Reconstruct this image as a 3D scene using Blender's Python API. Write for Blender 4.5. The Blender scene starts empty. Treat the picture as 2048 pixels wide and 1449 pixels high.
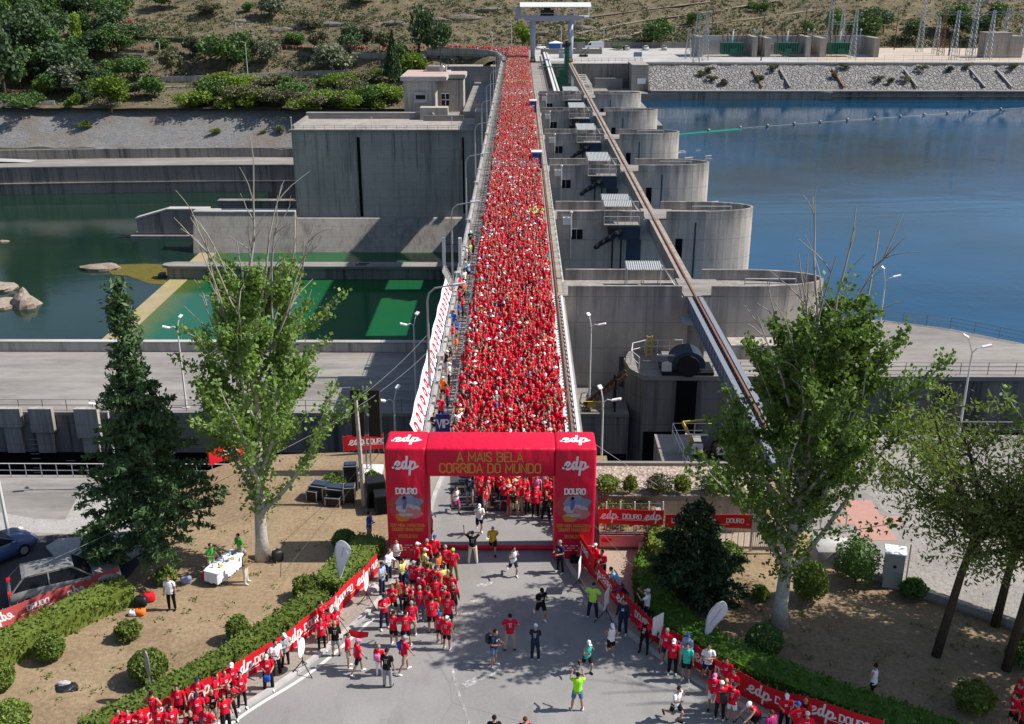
import bpy, bmesh, math, random
import numpy as np
from mathutils import Vector, Matrix, Euler, noise as mnoise

# ---------------------------------------------------------------- camera, sky, sun, exposure
scene = bpy.context.scene
C = scene.collection
F_PX = 2100.0
CAM_H = 27.0
cam_d = bpy.data.cameras.new("camera")
cam_d.sensor_width = 36.0
cam_d.lens = F_PX / 2048.0 * 36.0
cam_d.clip_start = 0.5
cam_d.clip_end = 4000.0
cam = bpy.data.objects.new("camera", cam_d)
C.objects.link(cam)
cam.location = (0, 0, CAM_H)
cam.rotation_euler = (math.radians(90 - 20.5), 0, math.radians(0.41))
scene.camera = cam

SUN_EL, SUN_AZ = math.radians(47), math.radians(2)      # azimuth: from +X towards +Y
sun_v = Vector((math.cos(SUN_EL) * math.cos(SUN_AZ), math.cos(SUN_EL) * math.sin(SUN_AZ), math.sin(SUN_EL)))
world = bpy.data.worlds.new("World")
scene.world = world
world.use_nodes = True
wn = world.node_tree
sky = wn.nodes.new("ShaderNodeTexSky")
sky.sky_type = 'NISHITA'
sky.sun_disc = False
sky.sun_elevation = SUN_EL
sky.sun_rotation = math.pi / 2 - SUN_AZ
wn.links.new(sky.outputs[0], wn.nodes["Background"].inputs[0])
wn.nodes["Background"].inputs[1].default_value = 0.085
sun_d = bpy.data.lights.new("sun", 'SUN')
sun_d.energy = 4.2
sun_d.angle = math.radians(0.5)
sun_d.color = (1.0, 0.95, 0.88)
sun = bpy.data.objects.new("sun", sun_d)
C.objects.link(sun)
sun.rotation_euler = (-sun_v).to_track_quat('-Z', 'Y').to_euler()
scene.view_settings.view_transform = 'Standard'
scene.view_settings.look = 'None'
scene.view_settings.exposure = 0.6
scene.view_settings.gamma = 1.0
scene.cycles.max_bounces = 5
scene.cycles.diffuse_bounces = 3
scene.cycles.glossy_bounces = 3
scene.cycles.transparent_max_bounces = 6
scene.cycles.use_denoising = True

_R = cam.rotation_euler.to_matrix()
def ray(px, py):
    return _R @ Vector((px - 1024.0, -(py - 724.5), -F_PX))
def at(px, py, z=0.0):                      # photograph pixel -> point on the level z
    d = ray(px, py); t = (z - CAM_H) / d.z
    return Vector((d.x * t, d.y * t, z))
def atY(px, py, Y):
    d = ray(px, py); t = Y / d.y
    return Vector((d.x * t, Y, CAM_H + d.z * t))
def hgt(px, py, py_top):                    # height of a thing standing at (px,py) on z=0 whose top is at py_top
    g = at(px, py); return atY(px, py_top, g.y).z

# ---------------------------------------------------------------- mesh helpers
class MB:
    def __init__(s): s.v = []; s.f = []; s.m = []; s.cur = 0
    def add(s, vs, fs):
        b = len(s.v); s.v += [tuple(v) for v in vs]; s.f += [tuple(i + b for i in f) for f in fs]; s.m += [s.cur] * len(fs); return s
    def box(s, x0, y0, z0, x1, y1, z1):
        return s.add([(x0,y0,z0),(x1,y0,z0),(x1,y1,z0),(x0,y1,z0),(x0,y0,z1),(x1,y0,z1),(x1,y1,z1),(x0,y1,z1)],
                     [(3,2,1,0),(4,5,6,7),(0,1,5,4),(1,2,6,5),(2,3,7,6),(3,0,4,7)])
    def bar(s, a, b, w, h, up=(0,0,1)):                     # square bar from a to b
        a = Vector(a); b = Vector(b); d = (b - a).normalized(); u = Vector(up)
        if abs(d.dot(u)) > .98: u = Vector((1,0,0))
        r = d.cross(u).normalized() * (w / 2); u = r.cross(d).normalized() * (h / 2)
        vs = [p + sx * r + sz * u for p in (a, b) for sx, sz in ((-1,-1),(1,-1),(1,1),(-1,1))]
        return s.add(vs, [(3,2,1,0),(4,5,6,7),(0,1,5,4),(1,2,6,5),(2,3,7,6),(3,0,4,7)])
    def prism(s, poly, z0, z1):
        a = sum(poly[i][0]*poly[(i+1)%len(poly)][1] - poly[(i+1)%len(poly)][0]*poly[i][1] for i in range(len(poly)))
        if a < 0: poly = poly[::-1]
        n = len(poly)
        return s.add([(p[0],p[1],z0) for p in poly] + [(p[0],p[1],z1) for p in poly],
                     [tuple(range(n))[::-1], tuple(range(n, 2*n))] + [(i,(i+1)%n,n+(i+1)%n,n+i) for i in range(n)])
    def extr(s, prof, a, b):                                # profile of (Y,Z) pairs swept along X from a to b
        n = len(prof)
        return s.add([(a,p[0],p[1]) for p in prof] + [(b,p[0],p[1]) for p in prof],
                     [tuple(range(n)), tuple(range(n,2*n))[::-1]] + [(i,n+i,n+(i+1)%n,(i+1)%n) for i in range(n)])
    def tube(s, pts, rad, n=6, cap=True):
        pts = [Vector(p) for p in pts]; k = len(pts)
        if not hasattr(rad, '__len__'): rad = [rad] * k
        vs = []; ref = None
        for i, p in enumerate(pts):
            d = (pts[min(i+1,k-1)] - pts[max(i-1,0)]).normalized()
            if ref is None:
                ref = Vector((0,0,1)) if abs(d.z) < .9 else Vector((1,0,0))
            u = d.cross(ref)
            if u.length < 1e-4: u = d.cross(Vector((0,1,0)))
            u.normalize(); w = u.cross(d); ref = w if abs(w.dot(d)) < .9 else ref
            for j in range(n):
                a = 2*math.pi*j/n
                vs.append(p + (u*math.cos(a) + w*math.sin(a)) * rad[i])
        fs = [(i*n+j, i*n+(j+1)%n, (i+1)*n+(j+1)%n, (i+1)*n+j) for i in range(k-1) for j in range(n)]
        if cap: fs += [tuple(range(n))[::-1], tuple((k-1)*n+j for j in range(n))]
        return s.add(vs, fs)
    def ball(s, c, r, n=8, m=5):
        c = Vector(c); r = Vector(r) if hasattr(r, '__len__') else Vector((r,r,r))
        vs = [c + Vector((0,0,-r.z))]
        for i in range(1, m):
            t = math.pi*i/m
            for j in range(n):
                a = 2*math.pi*j/n
                vs.append(c + Vector((r.x*math.sin(t)*math.cos(a), r.y*math.sin(t)*math.sin(a), -r.z*math.cos(t))))
        vs.append(c + Vector((0,0,r.z))); e = len(vs)-1
        fs = [(0,1+(j+1)%n,1+j) for j in range(n)] + [(1+(m-2)*n+j,1+(m-2)*n+(j+1)%n,e) for j in range(n)]
        fs += [(1+i*n+j,1+i*n+(j+1)%n,1+(i+1)*n+(j+1)%n,1+(i+1)*n+j) for i in range(m-2) for j in range(n)]
        return s.add(vs, fs)
    def mesh(s, name, mats, smooth=False):
        me = bpy.data.meshes.new(name); me.from_pydata(s.v, [], s.f)
        mats = mats if isinstance(mats, (list,tuple)) else [mats]
        for m in mats: me.materials.append(m)
        if len(mats) > 1: me.polygons.foreach_set('material_index', s.m)
        if smooth: me.polygons.foreach_set('use_smooth', [True]*len(s.f))
        me.update(); return me
    def build(s, name, mats, parent=None, smooth=False):
        return link(name, s.mesh(name, mats, smooth), parent)
def link(name, me, parent=None):
    o = bpy.data.objects.new(name, me); C.objects.link(o)
    if parent is not None: o.parent = parent
    return o
def np_mesh(name, V, F, mats, mi=None, smooth=False):     # V (n,3), F (m,k) arrays
    me = bpy.data.meshes.new(name); k = F.shape[1]
    me.vertices.add(len(V)); me.vertices.foreach_set('co', np.asarray(V, np.float32).ravel())
    me.loops.add(F.size); me.loops.foreach_set('vertex_index', F.astype(np.int32).ravel())
    me.polygons.add(len(F)); me.polygons.foreach_set('loop_start', np.arange(0, F.size, k, dtype=np.int32))
    for m in (mats if isinstance(mats, (list,tuple)) else [mats]): me.materials.append(m)
    if mi is not None: me.polygons.foreach_set('material_index', np.asarray(mi, np.int32))
    if smooth: me.polygons.foreach_set('use_smooth', np.ones(len(F), bool))
    me.update(calc_edges=True); me.validate(); return me
def tag(o, label=None, cat=None, group=None, kind=None):
    if label: o['label'] = label
    if cat: o['category'] = cat
    if group: o['group'] = group
    if kind: o['kind'] = kind
    return o
def struct(o): o['kind'] = 'structure'; return o
def empty(name, loc, rz=0.0):
    o = bpy.data.objects.new(name, None); C.objects.link(o); o.location = loc; o.rotation_euler = (0,0,rz); o.empty_display_size = .2
    return o
def copy_tree(o, parent=None):
    c = o.copy(); C.objects.link(c); c.parent = parent
    for ch in list(o.children): copy_tree(ch, c)
    return c

# ---------------------------------------------------------------- materials
def lin(h):                                   # display colour 0-255 -> linear
    return tuple((c/255/12.92 if c/255 <= .04045 else ((c/255+.055)/1.055)**2.4) for c in h) + (1,)
class NT:
    def __init__(s, name, rough=.85, spec=.25):
        s.m = bpy.data.materials.new(name); s.m.use_nodes = True; s.t = s.m.node_tree; s.n = s.t.nodes
        s.b = s.n["Principled BSDF"]; s.b.inputs["Roughness"].default_value = rough; s.b.inputs["Specular IOR Level"].default_value = spec
    def node(s, t, **k):
        n = s.n.new("ShaderNode"+t)
        for a, v in k.items(): setattr(n, a, v)
        return n
    def set(s, sock, v):
        if isinstance(v, bpy.types.NodeSocket): s.t.links.new(v, sock)
        elif v is not None: sock.default_value = v
    def pos(s, scale=(1,1,1), loc=(0,0,0), obj=False):
        g = s.node("TexCoord").outputs["Object"] if obj else s.node("NewGeometry").outputs["Position"]
        mp = s.node("Mapping"); s.set(mp.inputs[0], g); mp.inputs["Scale"].default_value = scale; mp.inputs["Location"].default_value = loc
        return mp.outputs[0]
    def noise(s, vec, scale, detail=4, rough=.6, dist=0.):
        n = s.node("TexNoise"); s.set(n.inputs["Vector"], vec); n.inputs["Scale"].default_value = scale; n.inputs["Detail"].default_value = detail
        n.inputs["Roughness"].default_value = rough; n.inputs["Distortion"].default_value = dist; return n.outputs[0]
    def voro(s, vec, scale, feat='F1', out="Distance"):
        n = s.node("TexVoronoi", feature=feat); s.set(n.inputs["Vector"], vec); n.inputs["Scale"].default_value = scale; return n.outputs[out]
    def ramp(s, fac, a, b, lo=(0,0,0,1), hi=(1,1,1,1)):
        n = s.node("ValToRGB"); e = n.color_ramp.elements; e[0].position = a; e[1].position = b; e[0].color = lo; e[1].color = hi
        s.set(n.inputs[0], fac); return n.outputs[0]
    def mix(s, fac, a, b, typ='MIX'):
        n = s.node("MixRGB", blend_type=typ); s.set(n.inputs[0], fac); s.set(n.inputs[1], a); s.set(n.inputs[2], b); return n.outputs[0]
    def math(s, op, a, b=None, c=None):
        n = s.node("Math", operation=op); s.set(n.inputs[0], a)
        if b is not None: s.set(n.inputs[1], b)
        if c is not None: s.set(n.inputs[2], c)
        return n.outputs[0]
    def bump(s, h, dist=.05, strength=1.):
        n = s.node("Bump"); n.inputs["Distance"].default_value = dist; n.inputs["Strength"].default_value = strength; s.set(n.inputs["Height"], h)
        s.t.links.new(n.outputs[0], s.b.inputs["Normal"])
    def col(s, c): s.set(s.b.inputs["Base Color"], c); return s
def g(v, w=0.): return (v*(1+w), v, v*(1-w), 1)
def plain(name, c, rough=.6, spec=.3, metal=0., var=.12, scale=3.):
    n = NT(name, rough, spec); c = tuple(c) + (1,) if len(c) == 3 else c
    f = n.noise(n.pos(), scale, 3)
    n.col(n.mix(f, tuple(x*(1-var) for x in c[:3])+(1,), tuple(min(1,x*(1+var)) for x in c[:3])+(1,)))
    n.b.inputs["Metallic"].default_value = metal
    return n.m
def concrete(name, base=.3, warm=.04, stain=.6, lines=2.4, streak=True, dark=.35, top=None):
    n = NT(name, .9, .2)
    p = n.pos(); big = n.noise(p, .09, 5); mid = n.noise(p, .9, 6, .7); fine = n.noise(p, 9, 3)
    c = n.mix(n.ramp(big, .3, .7), g(base*.72, warm), g(base*1.15, warm))
    c = n.mix(n.math('MULTIPLY', n.ramp(mid, .45, .75), .5), c, g(base*.6, warm*.5))
    c = n.mix(.35, c, n.mix(fine, g(base*.75, warm), g(base*1.2, warm)))
    if streak:
        st = n.noise(n.pos((1.1,1.1,.05)), 1.0, 6, .75)
        up = n.noise(n.pos((.25,.25,.02)), 1.0, 3)
        c = n.mix(n.math('MULTIPLY', n.ramp(n.math('MULTIPLY', st, n.math('ADD', up, .55)), .5, .72), stain), c, g(base*dark*.6, -.02))
        wh = n.noise(n.pos((1.7,1.7,.08), (31,7,3)), 1.0, 5, .7)
        c = n.mix(n.math('MULTIPLY', n.ramp(wh, .64, .8), .35), c, g(base*1.7, 0))
    if not streak:                                          # worn, patchy floors
        c = n.mix(n.math('MULTIPLY', n.ramp(n.noise(n.pos((.06,.35,.3),(3,5,1)), 1.0, 6, .7), .42, .62), .5), c, g(base*1.6, warm))
        c = n.mix(n.math('MULTIPLY', n.ramp(n.noise(n.pos((.12,.5,.3),(8,2,1)), 1.0, 6, .75), .5, .68), .55), c, g(base*.5, warm))
    if top is not None:                                     # run-off dirt hanging from the crest
        sp = n.node("SeparateXYZ"); n.set(sp.inputs[0], p); fl = n.noise(n.pos((.7,.7,.03),(4,8,2)), 1.0, 5, .7)
        d_ = n.math('ADD', n.math('DIVIDE', n.math('SUBTRACT', sp.outputs[2], top-4.5), 5.5), n.math('MULTIPLY', n.math('SUBTRACT', fl, .5), 2.2))
        c = n.mix(n.math('MULTIPLY', n.ramp(d_, .45, .95), .75), c, g(base*.27, .05))
        c = n.mix(n.math('MULTIPLY', n.ramp(n.noise(n.pos((.35,.35,.35),(2,1,9)), 1., 6, .75), .55, .68), .35), c, g(base*.5, .12))
    if lines:
        sep = n.node("SeparateXYZ"); n.set(sep.inputs[0], p)
        fz = n.math('FRACT', n.math('DIVIDE', sep.outputs[2], lines)); ln = n.math('LESS_THAN', fz, .035)
        fx = n.math('FRACT', n.math('DIVIDE', n.math('ADD', sep.outputs[0], n.math('MULTIPLY', sep.outputs[1], 1.0)), lines*2.6)); lx = n.math('LESS_THAN', fx, .012)
        c = n.mix(n.math('MULTIPLY', n.math('MAXIMUM', ln, lx), .4), c, g(base*.35, 0))
    n.col(c); n.bump(mid, .04, .5); return n.m
def leafmat(name, c1, c2, c3=None, trans=.3, rough=.55):
    n = NT(name, rough, .3)
    isl = n.node("NewGeometry").outputs["Random Per Island"]; ob = n.node("ObjectInfo").outputs["Random"]
    big = n.noise(n.pos(), .5, 3)
    c = n.mix(isl, tuple(c1)+(1,), tuple(c2)+(1,))
    if c3: c = n.mix(n.ramp(big, .4, .65), c, tuple(c3)+(1,))
    c = n.mix(.35, c, n.mix(ob, tuple(x*.6 for x in c1)+(1,), tuple(x*1.35 for x in c2)+(1,)))
    n.col(c)
    tr = n.node("BsdfTranslucent"); n.set(tr.inputs[0], n.mix(1., c, (1.1,1.15,.5,1), 'MULTIPLY'))
    ms = n.node("MixShader"); ms.inputs[0].default_value = trans
    n.t.links.new(n.b.outputs[0], ms.inputs[1]); n.t.links.new(tr.outputs[0], ms.inputs[2])
    n.t.links.new(ms.outputs[0], n.n["Material Output"].inputs[0]); return n.m
def ground_mat(name, cols, scale=.6, fine=6., bump=.03, rough=.95):
    n = NT(name, rough, .1); p = n.pos()
    a = n.noise(p, scale, 6, .65); b = n.noise(p, fine, 5, .75); d = n.noise(n.pos((1,1,1),(9,4,2)), scale*.35, 4)
    c = n.mix(n.ramp(a, .35, .65), cols[0]+(1,), cols[1]+(1,))
    if len(cols) > 2: c = n.mix(n.ramp(d, .5, .66), c, cols[2]+(1,))
    c = n.mix(.45, c, n.mix(n.ramp(b, .3, .7), tuple(x*.45 for x in cols[0])+(1,), tuple(min(1,x*1.5) for x in cols[1])+(1,)))
    n.col(c); n.bump(b, bump, .8); return n.m

M = {}
M['conc'] = concrete('weathered_concrete', .33, .11, .5)
M['pier'] = concrete('pier_concrete', .42, .12, .4, top=1.)
M['conc_light'] = concrete('pale_concrete', .36, .04, .3, 0, False)
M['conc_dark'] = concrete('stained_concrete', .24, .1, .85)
M['conc_wall'] = concrete('board_marked_concrete', .4, .1, .6, 1.9)
M['conc_floor'] = concrete('worn_concrete_floor', .22, .08, .2, 0, False)
M['beam'] = concrete('brownish_concrete', .25, .16, .2, 0, False)
M['asphalt'] = None
n = NT('old_asphalt', .92, .2); p = n.pos()
c = n.mix(n.ramp(n.noise(p, .25, 5), .35, .65), g(.2,.035), g(.28,.035)); c = n.mix(.45, c, n.mix(n.noise(p, 11, 4, .85), g(.1), g(.42,.03)))
cr = n.ramp(n.voro(n.mix(.25, p, n.noise(p, .8)), .16, 'DISTANCE_TO_EDGE'), 0., .003, (1,1,1,1), (0,0,0,1))
c = n.mix(n.math('MULTIPLY', cr, .3), c, g(.1)); c = n.mix(n.math('MULTIPLY', n.ramp(n.noise(n.pos((1,.35,1),(2,7,0)), .55, 6, .7), .52, .66), .3), c, g(.11)); c = n.mix(n.math('MULTIPLY', n.ramp(n.noise(n.pos((1,1,1),(5,1,0)), 1.7, 5, .8), .66, .72), .4), c, g(.09)); n.col(c); n.bump(n.noise(p, 25, 3), .01, .6); M['asphalt'] = n.m
M['asphalt_dark'] = ground_mat('dark_asphalt', [(.05,.05,.055),(.075,.075,.08)], .4, 12, .01)
M['paint'] = plain('road_paint', (.6,.6,.58), .8, .2, 0, .2, 2.5)
n = NT('worn_road_paint', .9, .2); p = n.pos(); f = n.noise(p, 3.5, 6, .8)
n.col(n.mix(n.ramp(f, .48, .62), n.mix(n.noise(p, 14, 4, .8), g(.12), g(.36,.03)), g(.5))); M['paint_worn'] = n.m
M['kerb'] = concrete('kerb_stone', .4, .03, .1, 0, False)
M['paving'] = ground_mat('beige_paving', [(.3,.24,.19),(.37,.3,.24)], .8, 8, .01)
M['sidewalk'] = ground_mat('grey_sidewalk', [(.25,.22,.19),(.31,.28,.24)], .8, 8, .01)
M['dry'] = ground_mat('dry_lawn', [(.215,.15,.095),(.32,.24,.15),(.15,.1,.06)], .5, 5, .04)
M['gravel'] = ground_mat('gravel_yard', [(.2,.18,.165),(.34,.32,.29)], .35, 5, .05)
M['cobble'] = ground_mat('cobble_paving', [(.3,.28,.26),(.4,.38,.36)], 1., 9, .03)
n = NT('pebble_roof', .95, .1); p = n.pos()
c = n.mix(n.voro(p, 7, 'F1', 'Color'), (.2,.15,.12,1), (.52,.42,.35,1)); n.col(c); n.bump(n.voro(p, 7), .06, 1.); M['pebble'] = n.m
n = NT('hillside_ground', .98, .05); p = n.pos()
a = n.noise(p, .035, 6, .7); b = n.noise(n.pos((1,1,1),(5,9,1)), .16, 6, .75); f = n.noise(p, 1.1, 5, .8)
c = n.mix(n.ramp(a, .38, .6), (.19,.145,.095,1), (.32,.25,.155,1)); c = n.mix(n.ramp(b, .42, .54), c, (.11,.1,.06,1)); c = n.mix(.55, c, n.mix(n.ramp(f,.35,.65), (.06,.055,.035,1), (.3,.25,.17,1)))
n.col(c); n.bump(f, .9, 1.); M['hill'] = n.m
n = NT('riprap_stone', .9, .2); p = n.pos(); pd = n.mix(.12, p, n.noise(p, .5, 3))
gn = n.node("TexNoise"); n.set(gn.inputs["Vector"], p); gn.inputs["Scale"].default_value = .7; gn.inputs["Detail"].default_value = 3
pd = n.node("VectorMath", operation='ADD'); sc_ = n.node("VectorMath", operation='SCALE'); n.set(sc_.inputs[0], gn.outputs["Color"]); sc_.inputs["Scale"].default_value = 1.6; n.set(pd.inputs[0], p); n.set(pd.inputs[1], sc_.outputs[0]); pd = pd.outputs[0]
v1 = n.voro(pd, .85, 'F1', 'Color'); v2 = n.voro(pd, 1.9, 'F1', 'Color'); e1 = n.voro(pd, .85, 'DISTANCE_TO_EDGE')
c = n.mix(n.mix(.45, v1, v2), g(.1,.03), g(.46,.04)); c = n.mix(n.ramp(e1, .0, .1), n.mix(.5, c, g(.07)), c); c = n.mix(.45, c, n.mix(n.ramp(n.noise(p,1.1,6,.8), .3, .7), g(.1), g(.42,.03)))
n.col(c); n.bump(n.math('ADD', n.ramp(e1, 0., .2), n.noise(p, 1.4, 5, .8)), .5, 1.); M['riprap'] = n.m
n = NT('gabion_stone', .95, .1); p = n.pos((.55,1.2,1.8)); q_ = n.pos()
c = n.mix(n.voro(p, 1.3, 'F1', 'Color'), g(.15,.0), g(.3,.02)); c = n.mix(.5, c, n.mix(n.ramp(n.noise(p, 2.2, 5, .8), .3, .7), g(.09), g(.34))); c = n.mix(n.math('MULTIPLY', n.ramp(n.noise(q_,.1,5),.5,.68), .7), c, (.2,.16,.12,1))
n.col(c); n.bump(n.noise(p, 2.2, 5, .8), .5, 1.); M['gabion'] = n.m
def water(name, c1, c2, rough, wscale, wdist, spec=.5, patch=.012):
    n = NT(name, rough, spec); p = n.pos()
    n.col(n.mix(n.ramp(n.noise(p, patch, 4), .35, .65), c1+(1,), c2+(1,)))
    w1 = n.noise(n.pos((1,1.6,1)), wscale, 4, .6); w2 = n.noise(n.pos((1,1,1),(3,8,0)), wscale*.13, 3)
    wp = n.math('ADD', n.math('MULTIPLY', n.ramp(n.noise(n.pos((.6,1.6,1),(11,2,0)), .014, 4, .6, .6), .4, .6), 1.5), .25)
    n.bump(n.math('MULTIPLY', wp, n.math('ADD', w1, n.math('MULTIPLY', w2, 2.))), wdist, 1.); n.b.inputs["IOR"].default_value = 1.33; return n.m
M['lake'] = water('reservoir_water', (.003,.03,.058), (.004,.072,.17), .05, .9, .016)
M['river'] = water('river_water', (.008,.024,.018), (.013,.032,.02), .08, .8, .012)
M['pool'] = water('basin_water', (.006,.075,.05), (.012,.11,.045), .15, .6, .03)
M['blackwater'] = water('lock_water', (.004,.006,.006), (.006,.008,.008), .1, .8, .03)
n = NT('basin_water', .12, .5); p = n.pos(); sp = n.node("SeparateXYZ"); n.set(sp.inputs[0], p)
sx = n.math('ADD', sp.outputs[0], n.math('MULTIPLY', n.noise(p, .3, 3), 4.)); dx = n.math('DIVIDE', n.math('ADD', sx, 71.5), 6.)
c = n.mix(n.ramp(n.noise(p, .04, 4), .35, .65), (.003,.09,.055,1), (.011,.105,.028,1)); c = n.mix(n.ramp(dx, 0., 1., (1,1,1,1), (0,0,0,1)), c, (.11,.12,.01,1))
dy = n.math('DIVIDE', n.math('ADD', sp.outputs[1], -203.), 22.); c = n.mix(n.math('MULTIPLY', n.ramp(dy, 0., 1.), .45), c, (.02,.085,.015,1))
n.col(c); n.bump(n.noise(n.pos((1,1.6,1)), .6, 4), .02, 1.); n.b.inputs["IOR"].default_value = 1.33; M['pool'] = n.m
M['sill'] = ground_mat('algae_sill', [(.4,.34,.26),(.3,.24,.12),(.3,.3,.03)], .25, 3, .02)
M['steel'] = plain('galvanised_steel', (.42,.43,.44), .45, .5, .6)
M['whitesteel'] = plain('white_painted_steel', (.62,.62,.6), .5, .4)
M['girder'] = plain('girder_grey_paint', (.2,.215,.25), .6, .3)
M['canopy'] = plain('canopy_sheet', (.36,.37,.37), .6, .3)
M['bluesteel'] = plain('grey_blue_steel', (.24,.29,.37), .5, .4)
M['cranesteel'] = plain('pale_blue_grey_paint', (.34,.37,.44), .45, .4)
M['rust'] = plain('rusty_rail', (.2,.1,.065), .7, .3)
M['rail'] = plain('dull_grey_railing', (.24,.24,.235), .6, .4, .3)
M['black'] = plain('black_metal', (.012,.013,.015), .5, .4)
M['darkblue'] = plain('dark_navy_steel', (.03,.045,.07), .45, .5)
M['void'] = plain('recess_shade_black', (.006,.007,.008), .9, .1)  # near-black standing for shade inside slots and openings; also colours the speaker grille
M['glass'] = plain('dark_glass', (.01,.012,.016), .45, .12)
M['green_m'] = plain('green_machine_paint', (.01,.1,.06), .5, .4)
M['yellow'] = plain('yellow_paint', (.6,.42,.05), .55, .4)
M['red'] = plain('red_fabric', (.66,.01,.022), .75, .2, 0, .08)
M['arch_red_flat'] = plain('red_inflatable', (.6,.004,.02), .55, .3, 0, .06, 1.)
n = NT('red_inflatable_fabric', .5, .35); p = n.pos(); f = n.noise(p, 1.2, 4)
n.col(n.mix(f, (.58,.002,.03,1), (.66,.004,.042,1))); n.bump(n.noise(n.pos((1,1,.35)), 2.2, 3, .5), .12, .6); M['arch_red'] = n.m
M['banner'] = plain('red_banner_vinyl', (.62,.01,.02), .6, .3, 0, .07, 1.5)
M['banner_back'] = plain('faded_banner_mesh', (.5,.09,.085), .75, .2, 0, .1, 2.)
M['white'] = plain('white_print', (.82,.8,.8), .7, .2, 0, .03)
M['gold'] = plain('gold_print', (.55,.31,.05), .7, .2, 0, .05)
M['white_fabric'] = plain('white_fabric', (.75,.76,.8), .8, .2, 0, .05)
M['roofpink'] = plain('pinkish_roof', (.45,.33,.3), .9, .1)
M['bark'] = ground_mat('pale_bark', [(.34,.31,.27),(.5,.47,.43)], 1.5, 7, .05)
M['bark_dark'] = ground_mat('dark_bark', [(.05,.038,.028),(.09,.07,.05)], 1.5, 8, .05)
M['twig'] = plain('bare_twig', (.3,.27,.23), .9, .1)
# ================================================================ THE SETTING: terrain and water
rnd = random.Random(7)
ZL, ZQ, ZU, ZD = -8.5, -5.0, -9.0, -37.0                  # lock walls downstream / upstream, reservoir and tailwater levels
def lerp(prof, y):
    if y <= prof[0][0]: return prof[0][1]
    for (a, za), (b, zb) in zip(prof, prof[1:]):
        if y <= b: return za + (zb-za)*(y-a)/(b-a)
    return prof[-1][1]
LEFT = [(345,-15.2),(350,-15),(362,-11.5),(374,-8.4),(380,-8.2),(384,-5),(391,-.6),(398,-.4),(408,3.5),(424,7.3),(429,7.3),(445,13.5),(470,22),(550,47),(700,95),(1000,170),(1300,200)]
RIGHT = [(330,-.03),(402,-.03),(405,1.5),(418,5),(450,15.3),(520,36),(600,62),(800,118),(1000,165),(1300,195)]
def hill_z(x, y):
    t = min(1, max(0, (x+26)/18)); t = t*t*(3-2*t)
    z = lerp(LEFT, y)*(1-t) + lerp(RIGHT, y)*t
    amp = min(1, max(0, (y-404)/30)) if x > -20 else .25 + min(1, max(0, (y-400)/30))
    z += amp*(1.8*mnoise.noise((x*.02, y*.02, 0)) + .9*mnoise.noise((x*.07, y*.07, 3)) + .5*mnoise.noise((x*.2, y*.2, 5)))
    if y > 430 : z += 1.1*amp*abs(((z + .03*x)*.16) % 1 - .5)          # old terraces
    return z
xs = np.concatenate([np.arange(-420,-200,8), np.arange(-200,220,2.6), np.arange(220,440,8)])
ys = np.concatenate([np.arange(346,470,2.), np.arange(470,1300,14)])
V = np.array([(x,y,hill_z(x,y)) for y in ys for x in xs]); nx = len(xs)
F = np.array([(j*nx+i, j*nx+i+1, (j+1)*nx+i+1, (j+1)*nx+i) for j in range(len(ys)-1) for i in range(nx-1) if not (xs[i] > -9 and ys[j] < 402)])
hill = struct(link('hillside', np_mesh('hillside', V, F, M['hill'], None, True)))

def sheet(name, poly, z, mat):
    return struct(MB().add([(p[0],p[1],z) for p in poly], [tuple(range(len(poly)))]).build(name, mat))
def fix(poly):                                            # counter-clockwise
    a = sum(poly[i][0]*poly[(i+1)%len(poly)][1] - poly[(i+1)%len(poly)][0]*poly[i][1] for i in range(len(poly)))
    return poly if a > 0 else poly[::-1]
def px(pts, z=0.): return [tuple(at(a, b, z)[:2]) for a, b in pts]
def off(path, d):                                         # polyline moved sideways by d (left positive)
    out = []
    for i, p in enumerate(path):
        a = Vector(path[max(i-1,0)][:2]); b = Vector(path[min(i+1,len(path)-1)][:2]); t = (b-a).normalized()
        out.append((p[0]-t.y*d, p[1]+t.x*d))
    return out
def dens(path, step):
    out = [tuple(path[0])]
    for a, b in zip(path, path[1:]):
        L = math.dist(a[:2], b[:2]); k = max(1, round(L/step))
        out += [tuple(a[q]+(b[q]-a[q])*i/k for q in range(len(a))) for i in range(1, k+1)]
    return out
def smooth(path, n=2):
    for _ in range(n):
        q = [path[0]]
        for a, b in zip(path, path[1:]):
            q += [tuple(.75*u+.25*v for u,v in zip(a,b)), tuple(.25*u+.75*v for u,v in zip(a,b))]
        path = q + [path[-1]]
    return path

struct(MB().box(5, 86, ZU-3, 600, 336, ZU).build('reservoir_water', M['lake']))
struct(MB().box(-500, 200, ZD-3, -77, 325, ZD).build('river_water', M['river']))
struct(MB().box(-500, 96, ZD-3, -77, 200, ZD).build('river_water', M['river']))
struct(MB().box(-73, 96, ZD-3, 2, 251, ZD+.05).build('basin_water', M['pool']))
struct(MB().box(-77, 96, ZD-6, -73, 257, ZD+.1).build('basin_sill', M['sill']))
struct(MB().box(-220, 69, -36, 110, 84, -33).build('lock_water', M['blackwater']))

# upper terrace with the road to the dam
edge = px([(-700,1085),(0,1075),(90,1070),(280,1062),(335,1000),(420,940),(500,912),(690,905)]) + [(-5.9,56.4),(5.2,56.4),(5.2,51.0)] + px([(1525,930)], 0) + px([(1655,1128),(1840,1195),(2048,1268),(2600,1480)]) + [(60,-60),(-90,-60)]
terr = MB().prism(edge, -12, 0); struct(terr.build('terrace_ground', M['dry']))
yard = px([(1500,937),(1640,937),(2300,950)], -2.); yard = [(yard[0][0],58.7),(95,58.7),(95,15)] + px([(2048,1255),(1840,1190),(1640,1120),(1500,1030)], -2.2)
struct(MB().prism(yard, -12, -2.).build('gravel_yard', M['gravel']))
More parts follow.
